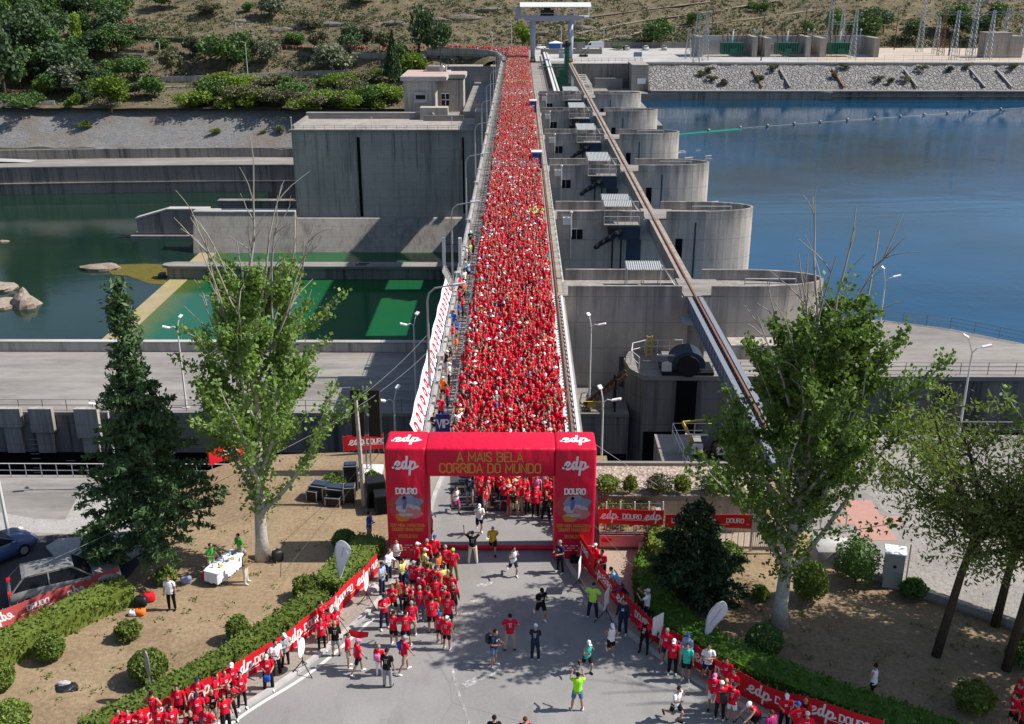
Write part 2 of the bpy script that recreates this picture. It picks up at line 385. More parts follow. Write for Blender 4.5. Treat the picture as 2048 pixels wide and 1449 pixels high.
# car park and forecourt on the left, footway, roads
def kerbstrip(path, w, h, mat, name): 
    l = off(path, w/2); r = off(path, -w/2); m = MB()
    for i in range(len(path)-1):
        m.prism([l[i], l[i+1], r[i+1], r[i]], 0, h)
    return struct(m.build(name, mat))
park = px([(-60,1078),(92,1072),(282,1064),(300,1100),(262,1150),(238,1175),(120,1215),(-60,1300)])
sheet('car_park', fix(park), .012, M['asphalt_dark'])
isl = px([(92,1098),(118,1082),(180,1078),(262,1075),(300,1070),(285,1105),(255,1125),(200,1134),(150,1132),(112,1120)])
struct(MB().prism(isl, 0, .14).build('paved_island', M['cobble']))
KL = smooth(px([(868,985),(850,1050),(822,1110),(781,1172),(733,1228),(679,1273),(638,1309),(585,1350),(534,1385),(473,1421),(400,1462),(250,1560)]), 2)
KR = smooth(px([(1096,960),(1106,1040),(1136,1127),(1169,1173),(1195,1210),(1236,1245),(1281,1286),(1357,1337),(1410,1372),(1480,1412),(1600,1470),(1800,1580)]), 2)
KL[0] = (-4.1, 56.3); KR[0] = (2.75, 56.3)
road = KL + [(-14,18),(-14,-40),(22,-40),(22,18)] + KR[::-1]
sheet('road', fix(road), .012, M['asphalt'])
sheet('bridge_approach_road', fix([(-4.1,56.3),(2.75,56.3),(2.2,49.5),(-3.6,49.5)]), .018, M['asphalt_dark'])
walkL = KL + list(reversed(off(KL, -2.6)))
walkL = KL + px([(260,1500),(420,1402),(490,1362),(545,1328),(603,1288),(680,1222),(745,1150),(790,1060),(845,950)])
struct(MB().prism(walkL, 0, .13).build('sidewalk', M['sidewalk']))
plaza = KR + px([(1730,1495),(1545,1432),(1410,1356),(1330,1305),(1290,1262),(1268,1210),(1275,1150),(1310,1105),(1350,1098),(1560,1098),(1560,1040),(1190,1040),(1186,960)])
struct(MB().prism(plaza, 0, .13).build('sidewalk', M['paving']))
for K, s in ((KL, -1), (KR, 1)): kerbstrip(off(K, .09*s*-1), .2, .16, M['kerb'], 'kerb')
wl = smooth(px([(748,1236),(664,1313),(603,1360),(514,1412),(463,1448),(380,1500)]), 2)
def paint(name, path, w, z=.017, mt='paint'):
    l = off(path, w/2); r = off(path, -w/2); m = MB()
    for i in range(len(path)-1): m.add([(*r[i],z),(*r[i+1],z),(*l[i+1],z),(*l[i],z)], [(0,1,2,3)])
    return struct(m.build(name, M[mt]))
paint('edge_line', wl, .16)
for a, b, w in [((952,1175),(985,1165),.45),((940,1205),(968,1196),.4),((925,1232),(1003,1190+18),.5),((936,1250),(1000,1228),.45),((925,1290),(985,1262),.5),((925,1335),(985,1302),.5),((928,1372),(1005,1336),.5)]:
    paint('arrow_marking', px([a,b]), w*.7, .017, 'paint_worn')
paint('lane_line', px([(905,1340),(918,1390),(940,1449)]), .12, .017, 'paint_worn')
paint('lane_line', px([(975,1080),(980,1062)]), .14)

# ---------------------------------------------------------------- generic pieces
_rail_cache = {}
def railing(pts, h, step, label, mat='rail', nr=2, name='railing', r=.03, group=None, z=None):
    pts = [Vector(p) for p in pts]; o = empty(name, pts[0]); tag(o, label, 'railing', group)
    q = [p - pts[0] for p in pts]; m = MB()
    for k in range(nr):
        zz = h*(k+1)/nr
        m.tube([p + Vector((0,0,zz)) for p in q], r, 5)
    m.build('handrail', M[mat], o)
    pm = None; d = dens([tuple(p) for p in q], step)
    key = (h, mat, r)
    if key not in _rail_cache: _rail_cache[key] = MB().tube([(0,0,0),(0,0,h)], r*1.1, 5).mesh('post', M[mat])
    for p in d[:95]:
        c = link('post', _rail_cache[key], o); c.location = p
    return o
def part(name, mb, mat, parent, smooth=False): return mb.build(name, mat, parent, smooth)

# ================================================================ THE DAM
YF0, PITCH, NP = 88.6, 30.4, 6
br = empty('dam_crest_bridge', (0,56,0)); tag(br, 'long straight concrete bridge along the dam crest packed with runners', 'bridge')
def loc(mb, o): mb.v = [(x-o.location.x, y-o.location.y, z-o.location.z) for x,y,z in mb.v]; return mb
E = 392
part('deck', loc(MB().box(-5.6, 56.4, -2.0, 3.98, E, .0), br), M['conc'], br)
part('roadway', loc(MB().box(-4.1, 56.4, .004, 2.6, E, .02), br), M['asphalt_dark'], br)
m = MB()
for i in range(int((E-57)/1.2)):
    m.box(-5.45, 57+i*1.2, .01, -4.3, 57+i*1.2+1.13, .2)
part('paving_slab', loc(m, br), M['conc_floor'], br)
part('parapet', loc(MB().box(-5.85, 56.4, -1.0, -5.5, E-56, .55), br), M['conc_light'], br)
part('rail_beam', loc(MB().box(2.75, YF0, .0, 3.9, 250, .1), br), M['beam'], br)
part('rail_beam', loc(MB().box(2.75, 250, .0, 6.6, 336, .1), br), M['conc_floor'], br)
m = MB(); m.box(3.27, 57, .1, 3.38, 336, .22); part('crane_rail', loc(m, br), M['rust'], br)
for i in range(int((336-60)/11)):
    m = MB().box(-5.95, 60+i*11, -.6, -5.45, 60.8+i*11, .9) if i % 2 else MB().box(-5.95, 60+i*11, -.6, -5.45, 60.5+i*11, .7)
    part('pilaster', loc(m, br), M['conc_light'], br)
railing([(-5.68,57,.55),(-5.68,330,.55)], .55, 3.2, 'long grey handrail on the downstream parapet of the bridge', 'steel', 2, r=.025)
railing([(-4.15,57,0),(-4.15,330,0)], 1.05, 3., 'steel barrier between the bridge walkway and the red crowd', 'steel', 3, 'barrier', .025)
railing([(2.64,57,0),(2.64,330,0)], 1.05, 3., 'steel barrier between the red crowd and the crane rail', 'steel', 2, 'barrier', .022)
m = railing([(3.9,YF0+1,.1),(3.9,250,.1)], 1.0, 2.4, 'white pipe railing beside the crane rail on the bridge', 'whitesteel', 2, r=.04)
railing([(6.6,250,.1),(6.6,334,.1)], 1.0, 2.6, 'thin railing along the far crest walkway beside the intake', 'rail', 2, r=.03)
# white lattice girder carrying the near end of the crane rail
gd = empty('steel_girder', (3.3,72,0)); tag(gd, 'white steel girder with round holes carrying the rail beside the near crowd', 'girder')
for x0, x1 in ((2.72,3.0),(3.62,3.82)): part('flange', loc(MB().box(x0, 56.4, -.9, x1, YF0, .16), gd), M['whitesteel'], gd)
m = MB()
for i in range(54): m.box(3.0, 56.6+i*.6, -.1, 3.1, 56.6+i*.6+.3, .14)
part('web', loc(m, gd), M['whitesteel'], gd)
m = MB()
for i in range(36): m.box(3.52, 56.6+i*.9, -.1, 3.62, 56.6+i*.9+.5, .1)
part('web', loc(m, gd), M['whitesteel'], gd)
part('gap_shade', loc(MB().box(3.1, 56.4, -.9, 3.52, YF0, -.2), gd), M['black'], gd)  # black box paints the shade of the open gap between the flanges

# piers
def make_pier():
    o = empty('dam_pier', (0, YF0, 0))
    nose = [(20.2+7.2*math.sin(math.pi*t/18), 2.85-2.85*math.cos(math.pi*t/18)) for t in range(19)]
    part('body', MB().prism([(4.0,0)] + nose + [(4.0,5.7)], -41, 0), M['pier'], o)
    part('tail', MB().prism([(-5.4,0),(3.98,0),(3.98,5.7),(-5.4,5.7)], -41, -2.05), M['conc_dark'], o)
    for y_ in (0, 5.4): part('parapet', MB().box(4.3, y_, 0, 14.3, y_+.3, 1.0), M['pier'], o)
    out = [(16.9,0)] + nose + [(16.9,5.7)]; inn = [(16.9,.3)] + [(20.2+6.9*math.sin(math.pi*t/18), 2.85-2.55*math.cos(math.pi*t/18)) for t in range(19)] + [(16.9,5.4)]
    m = MB()
    for i in range(len(out)-1): m.prism([out[i], out[i+1], inn[i+1], inn[i]], 0, 1.0)
    part('nose_parapet', m, M['pier'], o)
    part('gate_slot_shade', MB().box(18.1, -.05, -41, 18.9, .02, -2.2), M['void'], o)  # flat black strip on the face, painting the shade of a slot
    part('steel_strip', MB().box(20.2, -.04, -41, 20.4, .02, -.3), M['darkblue'], o)
    w = part('window', MB().box(5.9, -.06, -2.3, 7.3, .03, -1.1), M['glass'], o)
    f = MB().box(5.8,-.1,-2.4,7.4,.02,-2.3).box(5.8,-.1,-1.1,7.4,.02,-1.0).box(6.57,-.08,-2.3,6.63,.02,-1.1); part('frame', f, M['conc_light'], w)
    for k in range(2):
        c = MB(); y0 = 3.4-k*3.6
        for i in range(16): 
            x = 9.6+i*.2; c.add([(x,y0-.9,1.75),(x+.1,y0-.9,1.83),(x+.2,y0-.9,1.75),(x,y0+.9,2.1),(x+.1,y0+.9,2.18),(x+.2,y0+.9,2.1)], [(0,1,4,3),(1,2,5,4)])
        cn = part('canopy', c, M['canopy'], o)
        p = MB()
        for x in (9.7, 11.2, 12.7):
            for y in (y0-.85, y0+.8): p.tube([(x,y,0 if y>0 else -.2),(x,y,1.9)], .04, 4)
        part('canopy_frame', p, M['steel'], cn)
    part('stair', MB().add([(12.9,4.4,1.9),(12.9,3.2,1.9),(14.2,3.2,.05),(14.2,4.4,.05)],[(0,1,2,3)]).bar((12.9,3.2,1.95),(14.3,3.2,.1),.08,.1), M['whitesteel'], o)
    part('balcony', MB().box(9.6,-1.7,-.35,13.6,-.02,-.2), M['conc_floor'], o)
    m = MB().tube([(9.6,-1.65,.75),(13.6,-1.65,.75)],.03,4).tube([(9.6,-1.65,.3),(13.6,-1.65,.3)],.03,4)
    for i in range(6): m.tube([(9.6+i*.8,-1.65,-.2),(9.6+i*.8,-1.65,.75)],.03,4)
    part('balcony_rail', m, M['steel'], o)
    part('navy_beam', MB().box(11.4,-1.4,-2.0,13.8,-.03,-.4), M['darkblue'], o)
    a = MB().tube([(11.6,-1.6,-.7),(10.6,-1.9,-1.5),(9.3,-1.9,-2.3),(8.6,-1.8,-2.9)], [.35,.4,.3,.22], 7)
    for q in range(4): a.ball((11-q*.7,-2.1,-1.1-q*.5), .32, 6, 4)
    a.box(10.2,-1.9,-1.5,11.8,-.05,-.5)
    part('hoist_arm', a, M['black'], o)
    for x in (10.75, 11.75): part('hoist_guide', MB().bar((x,-.5,-1.6),(x+.1,-.3,-30),.2,.2), M['black'], o)
    part('guide_panel', MB().box(12.4,-.03,-30,14.1,.02,-2.3), M['darkblue'], o)
    bx = part('meter_box', MB().box(4.98,-.45,-.5,5.85,-.03,.35), M['whitesteel'], o)
    part('pole', MB().tube([(5.95,-.3,-4.4),(5.95,-.3,.8)],.07,5).ball((5.95,-.3,.95),.18,6,4), M['whitesteel'], o)
    for x in (5.15, 13.0):
        for y in (5.6,):
            m = MB().tube([(x,y,.05),(x+1.2,y,1.0)],.03,4).tube([(x,y,1.),(x+1.2,y,.05)],.03,4).tube([(x,y,1.),(x+1.2,y,1.)],.03,4).tube([(x,y,0),(x,y,1.)],.03,4)
            part('cross_brace', m, M['steel'], o)
    rr = MB().tube([(20,1.2,1.35),(24.5,1.2,1.35)],.04,4).tube([(20,1.2,.9),(24.5,1.2,.9)],.04,4)
    for x in (20,22.2,24.5): rr.tube([(x,1.2,0),(x,1.2,1.35)],.04,4)
    part('inner_rail', rr, M['steel'], o)
    return o
pier = make_pier(); piers = [pier]
for i in range(1, NP):
    c = copy_tree(pier); c.location.y = YF0 + PITCH*i; piers.append(c)
ordw = ['nearest','second nearest','third nearest','fourth nearest','fifth nearest','farthest']
for i, o in enumerate(piers): tag(o, f'{ordw[i]} round nosed concrete dam pier standing in the blue reservoir', 'dam pier', 'dam piers')
o = piers[0]
for ch in list(o.children):
    if ch.name.split('.')[0] in ('window','hoist_arm','hoist_guide','guide_panel','navy_beam','balcony','balcony_rail','meter_box','pole','steel_strip','gate_slot_shade'):
        for c2 in list(ch.children): bpy.data.objects.remove(c2)
        bpy.data.objects.remove(ch)
cs = [c for c in o.children if c.name.startswith('canopy') and c.children]
if len(cs) > 1:
    for c2 in list(cs[1].children): bpy.data.objects.remove(c2)
    bpy.data.objects.remove(cs[1])
part('door', MB().box(9.0,-.06,-8.45,10.9,.02,-5.6), plain('door_grey', (.1,.1,.1), .8), o)
part('hatch_cover', MB().prism([(17.6+1.1*math.cos(a*.4), 1.7+.9*math.sin(a*.4)) for a in range(16)], .004, .09), M['conc_light'], o)
part('upstand', MB().box(5.6,1.0,0,11.5,1.9,.35), M['conc_light'], o)
# right crane-rail beam: concrete between piers, steel girders near
bm = empty('crane_rail_beam', (15.5, YF0, 0)); tag(bm, 'long brownish concrete beam with a rusty crane rail across the piers', 'beam')
part('beam', loc(MB().box(14.95, YF0+.02, -1.5, 16.05, 338, .06), bm), M['beam'], bm)
part('rail', loc(MB().box(15.4, 56, .06, 15.55, 338, .2), bm), M['rust'], bm)
for i in range(NP):
    y = YF0 + PITCH*i
    part('bearing_slab', loc(MB().box(14.5, y, .065, 18.2, y+5.7, .1), bm), M['conc_floor'], bm)
sg = empty('steel_girder', (15.5,72,0)); tag(sg, 'pair of blue grey steel girders carrying the rail down to the trees', 'girder')
for x in (15.0, 15.95):
    for z_ in (-.08, -1.3): part('flange', loc(MB().box(x-.19, 55.5, z_, x+.19, YF0, z_+.1), sg), M['girder'], sg)
    w = MB().box(x-.03, 55.5, -1.2, x+.03, YF0, -.08)
    for i in range(28): w.box(x-.17, 56+i*1.2, -1.2, x+.17, 56.06+i*1.2, -.08)
    part('web', loc(w, sg), M['bluesteel'], sg)
m = MB()
for i in range(40): m.bar((15.2, 56+i*.8, -.3), (15.75, 56.4+i*.8, -.3), .08, .08)
part('lacing', loc(m, sg), M['black'], sg)
for y in (66, 86.6):
    c = empty('girder_post', (15.4,y,0)); tag(c, 'square concrete post under the steel girders ' + ('behind the lock head' if y > 70 else 'on the near quay'), 'post')
    part('shaft', MB().box(-.7,-.5,-5.2,.7,.5,-1.7), M['conc_dark'], c); part('head', MB().box(-1.3,-.7,-1.7,1.5,.7,-1.34), M['conc_light'], c)
# spillway gates between the piers
for i in range(NP-1):
    y = YF0 + PITCH*i + 5.72
    tag(MB().box(6.5, y, -36, 8.0, y+PITCH-5.74, -8.2).build('spillway_gate', M['darkblue']), f'dark steel spillway gate behind the {ordw[i]} pier', 'gate', 'spillway gates')
    struct(MB().prism([(2,y),(8,y),(8,y+PITCH-5.74),(2,y+PITCH-5.74)], -40, -30).build('spillway_sill', M['conc_dark']))
# powerhouse beyond the last gate, downstream side
yP = 250.
ph = empty('powerhouse', (-30, yP, -8.4)); tag(ph, 'huge shaded concrete powerhouse block left of the bridge', 'powerhouse')
part('wall', loc(MB().box(-54, yP+1.2, -40, -5.9, 272, -8.9), ph), M['conc_wall'], ph)
part('cornice', loc(MB().box(-54.4, yP+.9, -8.9, -5.9, 272.2, -8.4), ph), M['conc'], ph)
part('apron', loc(MB().extr([(246.2,-41),(246.2,-37.5),(249.6,-29.4),(yP+1.19,-29.2),(yP+1.19,-41)], -53.9, -5.9), ph), M['conc'], ph)
m = MB()
for i in range(9): m.box(-51+i*5.3, yP+1.13, -11.5-(i%3)*2.6-rnd.random()*3, -50.85+i*5.3, yP+1.19, -9.2)
part('stain_strip', loc(m, ph), M['conc_dark'], ph)
part('drain_groove', loc(MB().box(-38.6, yP+1.08, -29.4, -37.9, yP+1.19, -10.2), ph), M['void'], ph)
part('drain_groove', loc(MB().box(-13.6, yP+1.08, -28.4, -13.2, yP+1.19, -10.2), ph), M['void'], ph)
part('roof_curb', loc(MB().box(-54, 270, -8.4, -24, 272, -6.9).box(-54, 252, -8.39, -53.4, 270, -7.6), ph), M['conc_floor'], ph)
part('roof_wall', loc(MB().box(-24, 266, -8.4, -14, 266.4, -7.0), ph), M['conc_floor'], ph)
part('stair_tower', loc(MB().box(-10.6, 252.5, -8.39, -5.9, 260, -4.4), ph), M['conc_wall'], ph)
railing([(-53.5,251.6,-8.4),(-12,251.6,-8.4)], .9, 2.5, 'thin railing along the front edge of the powerhouse roof', 'rail', 2, r=.04)
for i in range(3):
    lp = MB().tube([(0,0,0),(0,0,2.6)], .07, 5).box(-.2,-.15,2.6,.2,.15,2.8)
    o = lp.build('roof_lamp', M['whitesteel']); o.location = (-54+i*19, 251.8, -8.4); tag(o, ['small white lamp post at the left corner of the powerhouse roof','small white lamp post in the middle of the powerhouse roof','small white lamp post near the bridge on the powerhouse roof'][i], 'lamp post')
# lower walls beside the powerhouse
w = empty('retaining_wall', (-66, 250, -28)); tag(w, 'sunlit concrete wall at the foot of the powerhouse, left of it', 'wall')
part('wall', loc(MB().extr([(245.5,-41),(245.5,-37),(248.8,-28),(252,-28),(252,-41)], -78.5, -54.0), w), M['conc'], w)
part('coping', loc(MB().box(-78.6,248.6,-28,-54.0,252.1,-27.5), w), M['conc_light'], w)
part('back_wall', loc(MB().box(-79, 272, -41, -54.5, 274, -30.2).box(-79.2,271.8,-30.2,-54.5,274.2,-29.7), w), M['conc_dark'], w)
w = empty('wing_wall', (-88, 262, -30)); tag(w, 'dark low wing wall with a sloping top standing in the green river', 'wall')
ww = [(-97,262),(-91,263.5),(-78.5,263.5)]
m = MB().add([(-97,261,-41),(-78.6,261,-41),(-78.6,261,-29.9),(-89,261,-29.9),(-97,261,-32.2),(-97,263.5,-41),(-78.6,263.5,-41),(-78.6,263.5,-29.9),(-89,263.5,-29.9),(-97,263.5,-32.2)],
  [(0,1,2,3,4),(9,8,7,6,5),(4,9,5,0),(1,6,7,2)]); part('wall', loc(m, w), M['conc_dark'], w)
m = MB().bar((-97.2,262.2,-32.1),(-89,262.2,-29.75),2.8,.35).box(-89,260.8,-29.9,-78.6,263.7,-29.55); part('coping', loc(m, w), M['conc_light'], w)
part('footing', loc(MB().box(-98.5,259.5,-41,-78.6,264.5,-36.2), w), M['conc_dark'], w)
w = empty('training_wall', (-40, 223, -34)); tag(w, 'low concrete training wall dividing the green stilling basin', 'wall')
part('wall', loc(MB().box(-77.5,222.8,-41,-6,225.6,-34.5), w), M['conc_dark'], w)
part('coping', loc(MB().prism([(-76.8,222.3),(-6,222.3),(-6,226.1),(-76.8,226.1),(-78.6,225),(-78.6,223.4)], -34.5, -33.9), w), M['conc_floor'], w)
for dx in (0, 2.2): part('slot', loc(MB().box(-36+dx*.2,223.2+dx*.6,-33.9,-33.6+dx*.2,223.9+dx*.6,-33.86), w), M['void'], w)
part('gauge_block', loc(MB().box(-79.8,223.4,-41,-78.6,225.2,-36), w), M['darkblue'], w)
# building behind the powerhouse
bd = empty('control_building', (-21, 276, -8.4)); tag(bd, 'small concrete control building with a pinkish flat roof behind the powerhouse', 'building')
part('wall', loc(MB().box(-29.5,274,-30,-21.5,292,.6).box(-21.5,283,-8.4,-14.8,292,.0), bd), M['conc_wall'], bd)
for q in (MB().box(-30.2,273.4,.6,-18.5,292.6,1.6), MB().box(-18.5,282.4,.3,-14.2,292.6,1.3)):
    r = part('roof', loc(q, bd), M['conc_light'], bd)
part('roof_surface', loc(MB().box(-29.8,273.8,1.6,-18.9,292.2,1.66).box(-18.3,282.8,1.3,-14.5,292.2,1.36), bd), M['roofpink'], bd)
part('penthouse', loc(MB().box(-24.5,287,1.66,-19.5,291,3.0), bd), M['conc_floor'], bd)
w_ = part('window_bay', loc(MB().box(-26.8,273.2,-4.8,-23.6,274,-2.3), bd), M['conc_light'], bd)
part('pane', loc(MB().box(-26.4,273.12,-3.9,-24,273.2,-2.9), bd), M['glass'], w_)
w_ = part('window', loc(MB().box(-20.5,282.9,-6.6,-18.6,283,-3.6), bd), M['glass'], bd)
m = MB(); m.box(-20.6,282.8,-3.6,-18.5,283,-3.4).box(-19.6,282.82,-6.6,-19.45,283,-3.6).box(-20.5,282.82,-5.2,-18.6,283,-5.05); part('frame', loc(m, bd), M['white'], w_)
part('terrace_floor', loc(MB().box(-21.4,273,-8.39,-14.6,282.9,-8.2), bd), M['conc_floor'], bd)
part('terrace_wall', loc(MB().box(-21.8,266.5,-8.39,-21.4,283,-6.6).box(-25,268,-8.39,-18,271.5,-5.4), bd), M['conc_wall'], bd)
m = MB().tube([(-21,288,3),(-21,288,8)],.12,6).box(-21.6,287.8,7.6,-18.4,288.2,7.8).tube([(-19,288,3),(-19,288,7.6)],.1,5); part('antenna_mast', loc(m, bd), M['darkblue'], bd)
m = MB().ball((-20.3,283.5,2.8),(.8,.25,.8),8,6); part('dish', loc(m, bd), M['steel'], bd)
dk = tag(MB().box(-14.4,272.3,-20,-5.9,345.9,-6.8).build('service_deck', M['conc_floor']), 'flat pale service deck between the control building and the bridge', 'deck')
# viaduct for the road turning left at the far end
va = empty('viaduct', (-15,386,0)); tag(va, 'curved concrete viaduct wall carrying the red crowd leftwards at the far end', 'viaduct')
arc = [(-6,352),(-7.5,366),(-11,377),(-17,383.5),(-26,386.5),(-33,387)]
l = arc; r = off(arc, -8); m = MB()
for i in range(5): m.prism([l[i], l[i+1], r[i+1], r[i]], -1.6, .02)
part('deck', loc(m, va), M['conc'], va)
m = MB()
for i in range(5): m.bar((*l[i],.1),(*l[i+1],.1),.4,1.9)
part('parapet', loc(m, va), M['conc_wall'], va)
m = MB(); l2 = off(arc, -.9); q_ = off(arc, -7.4)
for i in range(5): m.prism([l2[i], l2[i+1], q_[i+1], q_[i]], -24, -1.61)
m.prism([(-33,386.2),(-60,388),(-60,394),(-33,394)], -14, -.9)
m.prism([(-24,346),(-5.9,346),(-5.9,353),(-24,353)], -40, -1.9)
part('wall', loc(m, va), M['conc'], va)

# ================================================================ THE LOCK
lk = empty('lock_wall', (-60, 90, ZL)); tag(lk, 'wide concrete lock wall beyond the dark chamber, left of the bridge', 'lock wall')
part('wet_shade_band', loc(MB().box(-200,82.44,-40,9.3,82.49,-12.3), lk), M['void'], lk)  # black band: wet concrete plus the deep chamber shade painted in
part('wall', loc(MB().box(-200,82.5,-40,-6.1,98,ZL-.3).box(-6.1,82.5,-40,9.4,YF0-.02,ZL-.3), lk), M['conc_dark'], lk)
part('top', loc(MB().box(-200,82.4,ZL-.3,-6.1,98,ZL).box(-6.1,82.4,ZL-.3,9.4,YF0-.02,ZL), lk), M['conc_floor'], lk)
part('parapet', loc(MB().box(-200,97.6,ZL+.004,-6.1,98.1,ZL+1.0), lk), M['conc_wall'], lk)
part('parapet_coping', loc(MB().box(-200,97.5,ZL+1.,-6.1,98.2,ZL+1.08), lk), M['conc_light'], lk)
for i, x in enumerate((-44.2, -41.5, -37.6)):
    part('gate_recess', loc(MB().box(x,82.1,-12.2,x+1.4,82.39,ZL-1.2-i*.5).box(x-.3,81.9,ZL-1.2-i*.5,x+1.7,82.39,ZL+.5), lk), M['conc_wall'], lk)
for i, x in enumerate((-42.3, -39.3)):
    m = MB()
    for k in range(26): m.tube([(x,82.2,-11-k*.45-i*2),(x+.75,82.2,-11-k*.45-i*2)],.04,4)
    part('ladder', loc(m, lk), M['rail'], lk)
railing([(-45,82.8,ZL),(-8,82.8,ZL)], 1.0, 2., 'grey railing on the far side of the dark lock chamber', 'rail', 2)
nq = empty('near_lock_wall', (-60,66,ZL)); tag(nq, 'near lock wall with a grey walkway behind the left trees', 'lock wall')
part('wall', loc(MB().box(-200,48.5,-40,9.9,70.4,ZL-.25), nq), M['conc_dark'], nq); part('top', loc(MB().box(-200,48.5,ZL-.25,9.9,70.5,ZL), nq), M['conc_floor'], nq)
struct(MB().add([(*p,ZL+.006) for p in px([(-40,1018),(70,1038),(130,1040),(160,985),(260,985),(260,1075),(-40,1060)], ZL)], [tuple(range(7))[::-1]]).build('cobbled_path', M['cobble']))
railing([(-60,70.2,ZL),(-10,70.2,ZL)], 1.1, 1.15, 'pale railing along the near edge of the dark lock chamber', 'whitesteel', 2, r=.035)
rq = empty('right_quay', (40,66,ZQ)); tag(rq, 'concrete quay with railings right of the tall girder, near side of lock', 'quay')
part('wall', loc(MB().box(9.95,51.2,-40,120,70.4,ZQ-.25), rq), M['conc_dark'], rq); part('top', loc(MB().box(9.95,51.2,ZQ-.25,120,70.5,ZQ), rq), M['conc_floor'], rq)
railing([(17.6,70.2,ZQ),(100,70.2,ZQ)], 1.2, 2.3, 'pale railing on the near right quay in front of the dark lock wall', 'rail', 2, r=.035)
railing([(11.6,62,ZQ),(11.2,70,ZQ),(14.4,70,ZQ)], 1.1, 1.3, 'white railing around the concrete landing beside the near machine hood', 'whitesteel', 2, r=.03)
lh = empty('lock_head', (30,86,ZQ)); tag(lh, 'upstream lock head of stained concrete at the reservoir, right of the bridge', 'lock head')
far = px([(2200,729),(2048,688),(1900,658),(1760,640),(1690,634)], ZQ)
poly = [(10.6,82.5),(60,82.5)] + far + [(27.5,94),(22,YF0-.03),(10.0,YF0-.03),(9.3,86.5),(9.6,84)]
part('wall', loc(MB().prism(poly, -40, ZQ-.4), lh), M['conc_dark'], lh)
part('wet_shade_band', loc(MB().box(10.7,82.44,-40,60,82.49,-10.2), lh), M['void'], lh)  # same black band, wet foot and chamber shade in one colour
part('top', loc(MB().prism([(10.5,82.3),(60,82.3)] + far + [(27.5,94.1),(22,YF0-.02),(9.9,YF0-.02),(9.2,86.5),(9.5,84)], ZQ-.4, ZQ), lh), M['conc_floor'], lh)
part('gate_slot_shade', loc(MB().box(13.3,82.25,-40,15.0,82.49,ZQ-.42), lh), M['void'], lh)  # black box on the wall front stands for the recess shade
part('plinth', loc(MB().box(18.5,YF0-2.2,ZQ+.004,30,YF0-.03,ZQ+1.3), lh), M['conc_wall'], lh)
for x in (36,58): part('pipe_opening', loc(MB().prism([(x+.55*math.cos(t*.5), .5*math.sin(t*.5)) for t in range(12)], 0, .1), lh), M['void'], lh)
for c in lh.children:
    if c.name.startswith('pipe_opening'): c.data.transform(Matrix.Translation((-lh.location.x, -lh.location.y, -lh.location.z)).inverted()); 
for c in list(lh.children):
    if c.name.startswith('pipe_opening'):
        c.data.transform(Matrix.Rotation(math.pi/2, 4, 'X')); c.location = (-30, 82.45-86, -1.6)
railing([(10.4,83.0,ZQ),(14,82.8,ZQ),(58,82.8,ZQ)], 1.1, 2.3, 'long railing along the front edge of the upstream lock head', 'rail', 3, r=.03)
railing([(*p,ZQ) for p in [(26,94.2)] + far[::-1][:-1]], 1.1, 2.2, 'railing along the curved reservoir edge of the lock head', 'rail', 3, r=.03)
railing([(10.2,83.6,ZQ),(9.7,85.2,ZQ),(10,87.2,ZQ),(11.2,88,ZQ),(14.5,88.1,ZQ)], 1.2, 1.2, 'pale curved railing at the rounded corner of the lock head', 'whitesteel', 2, r=.04)
# gate machines
def hood(loc_, label, s=1.0):
    o = empty('gate_hoist', loc_); tag(o, label, 'gate machine')
    pr = [(math.cos(a)*1.25, .55+math.sin(a)*1.0) for a in np.linspace(-.25, math.pi+.25, 15)]
    m = MB().add([(p[0]*s, y*s, p[1]*s) for y in (-1.0, .9) for p in pr], [tuple(range(15))[::-1], tuple(range(15,30))] + [(i,i+1,16+i,15+i) for i in range(14)] + [(14,0,15,29)])
    part('hood', m, M['darkblue'], o)
    part('drum', MB().tube([(0,-1.25*s,.5*s),(0,-1.0*s,.5*s)], .8*s, 14), M['black'], o)
    part('base', MB().box(-1.9*s,-1.1*s,-.25,1.9*s,1.1*s,.02), M['black'], o)
    part('bracket', MB().tube([(-1.0,-.6,1.3),(-2.6,-.6,1.35)], .07, 5).box(-2.2,-1.2,.1,-1.4,-.9,.8), M['whitesteel'], o)
    return o
hood((14.2,83.6,ZQ+.28), 'black rounded gate hoist over the dark slot of the lock head', 1.15)
h2 = hood((14.2,67.5,ZQ+.28), 'black machine hood with a white warning plate on the near landing', 1.0)
wp = part('warning_plate', MB().box(-.45,-1.28,.1,.75,-1.26,.8), M['white'], h2)
m = MB().add([(-.35,-1.285,.25),(.05,-1.285,.25),(-.15,-1.285,.65)],[(0,1,2)]).box(.2,-1.29,.3,.6,-1.282,.6); part('warning_symbol', m, M['black'], wp)
tag(MB().bar((0,0,0),(-1.0,.6,2.0),.18,.18).bar((-1,.6,2),(1.2,.6,2.25),.12,.1).build('yellow_jib', M['yellow']), 'small yellow jib arm standing beside the near machine hood', 'jib').location = (12.6,67.6,ZQ)
o = MB().bar((0,0,0),(0,0,2.0),.12,.12).bar((.45,0,0),(.45,0,2.0),.12,.12)
for k in range(5): o.bar((0,0,.3+k*.4),(.45,0,.3+k*.4),.08,.06)
o = o.build('ladder_gate', M['yellow']); o.location = (11.2,86.8,ZQ); tag(o, 'yellow ladder gate at the rounded corner of the lock head', 'ladder')
st = empty('steel_stair', (7.8,82.8,ZL)); tag(st, 'dark steel stair with red brown stringers left of the lock head', 'stair')
for y in (0,1.1):
    part('stringer', MB().bar((-2.2,y,.2),(1.3,y,3.4),.12,.3), M['rust'], st); part('support', MB().bar((.4,y,0),(.4,y,3.),.15,.15), M['black'], st)
m = MB()
for k in range(10): m.box(-2.1+k*.34,.05,.3+k*.31,-1.8+k*.34,1.05,.35+k*.31)
part('tread', m, M['black'], st)
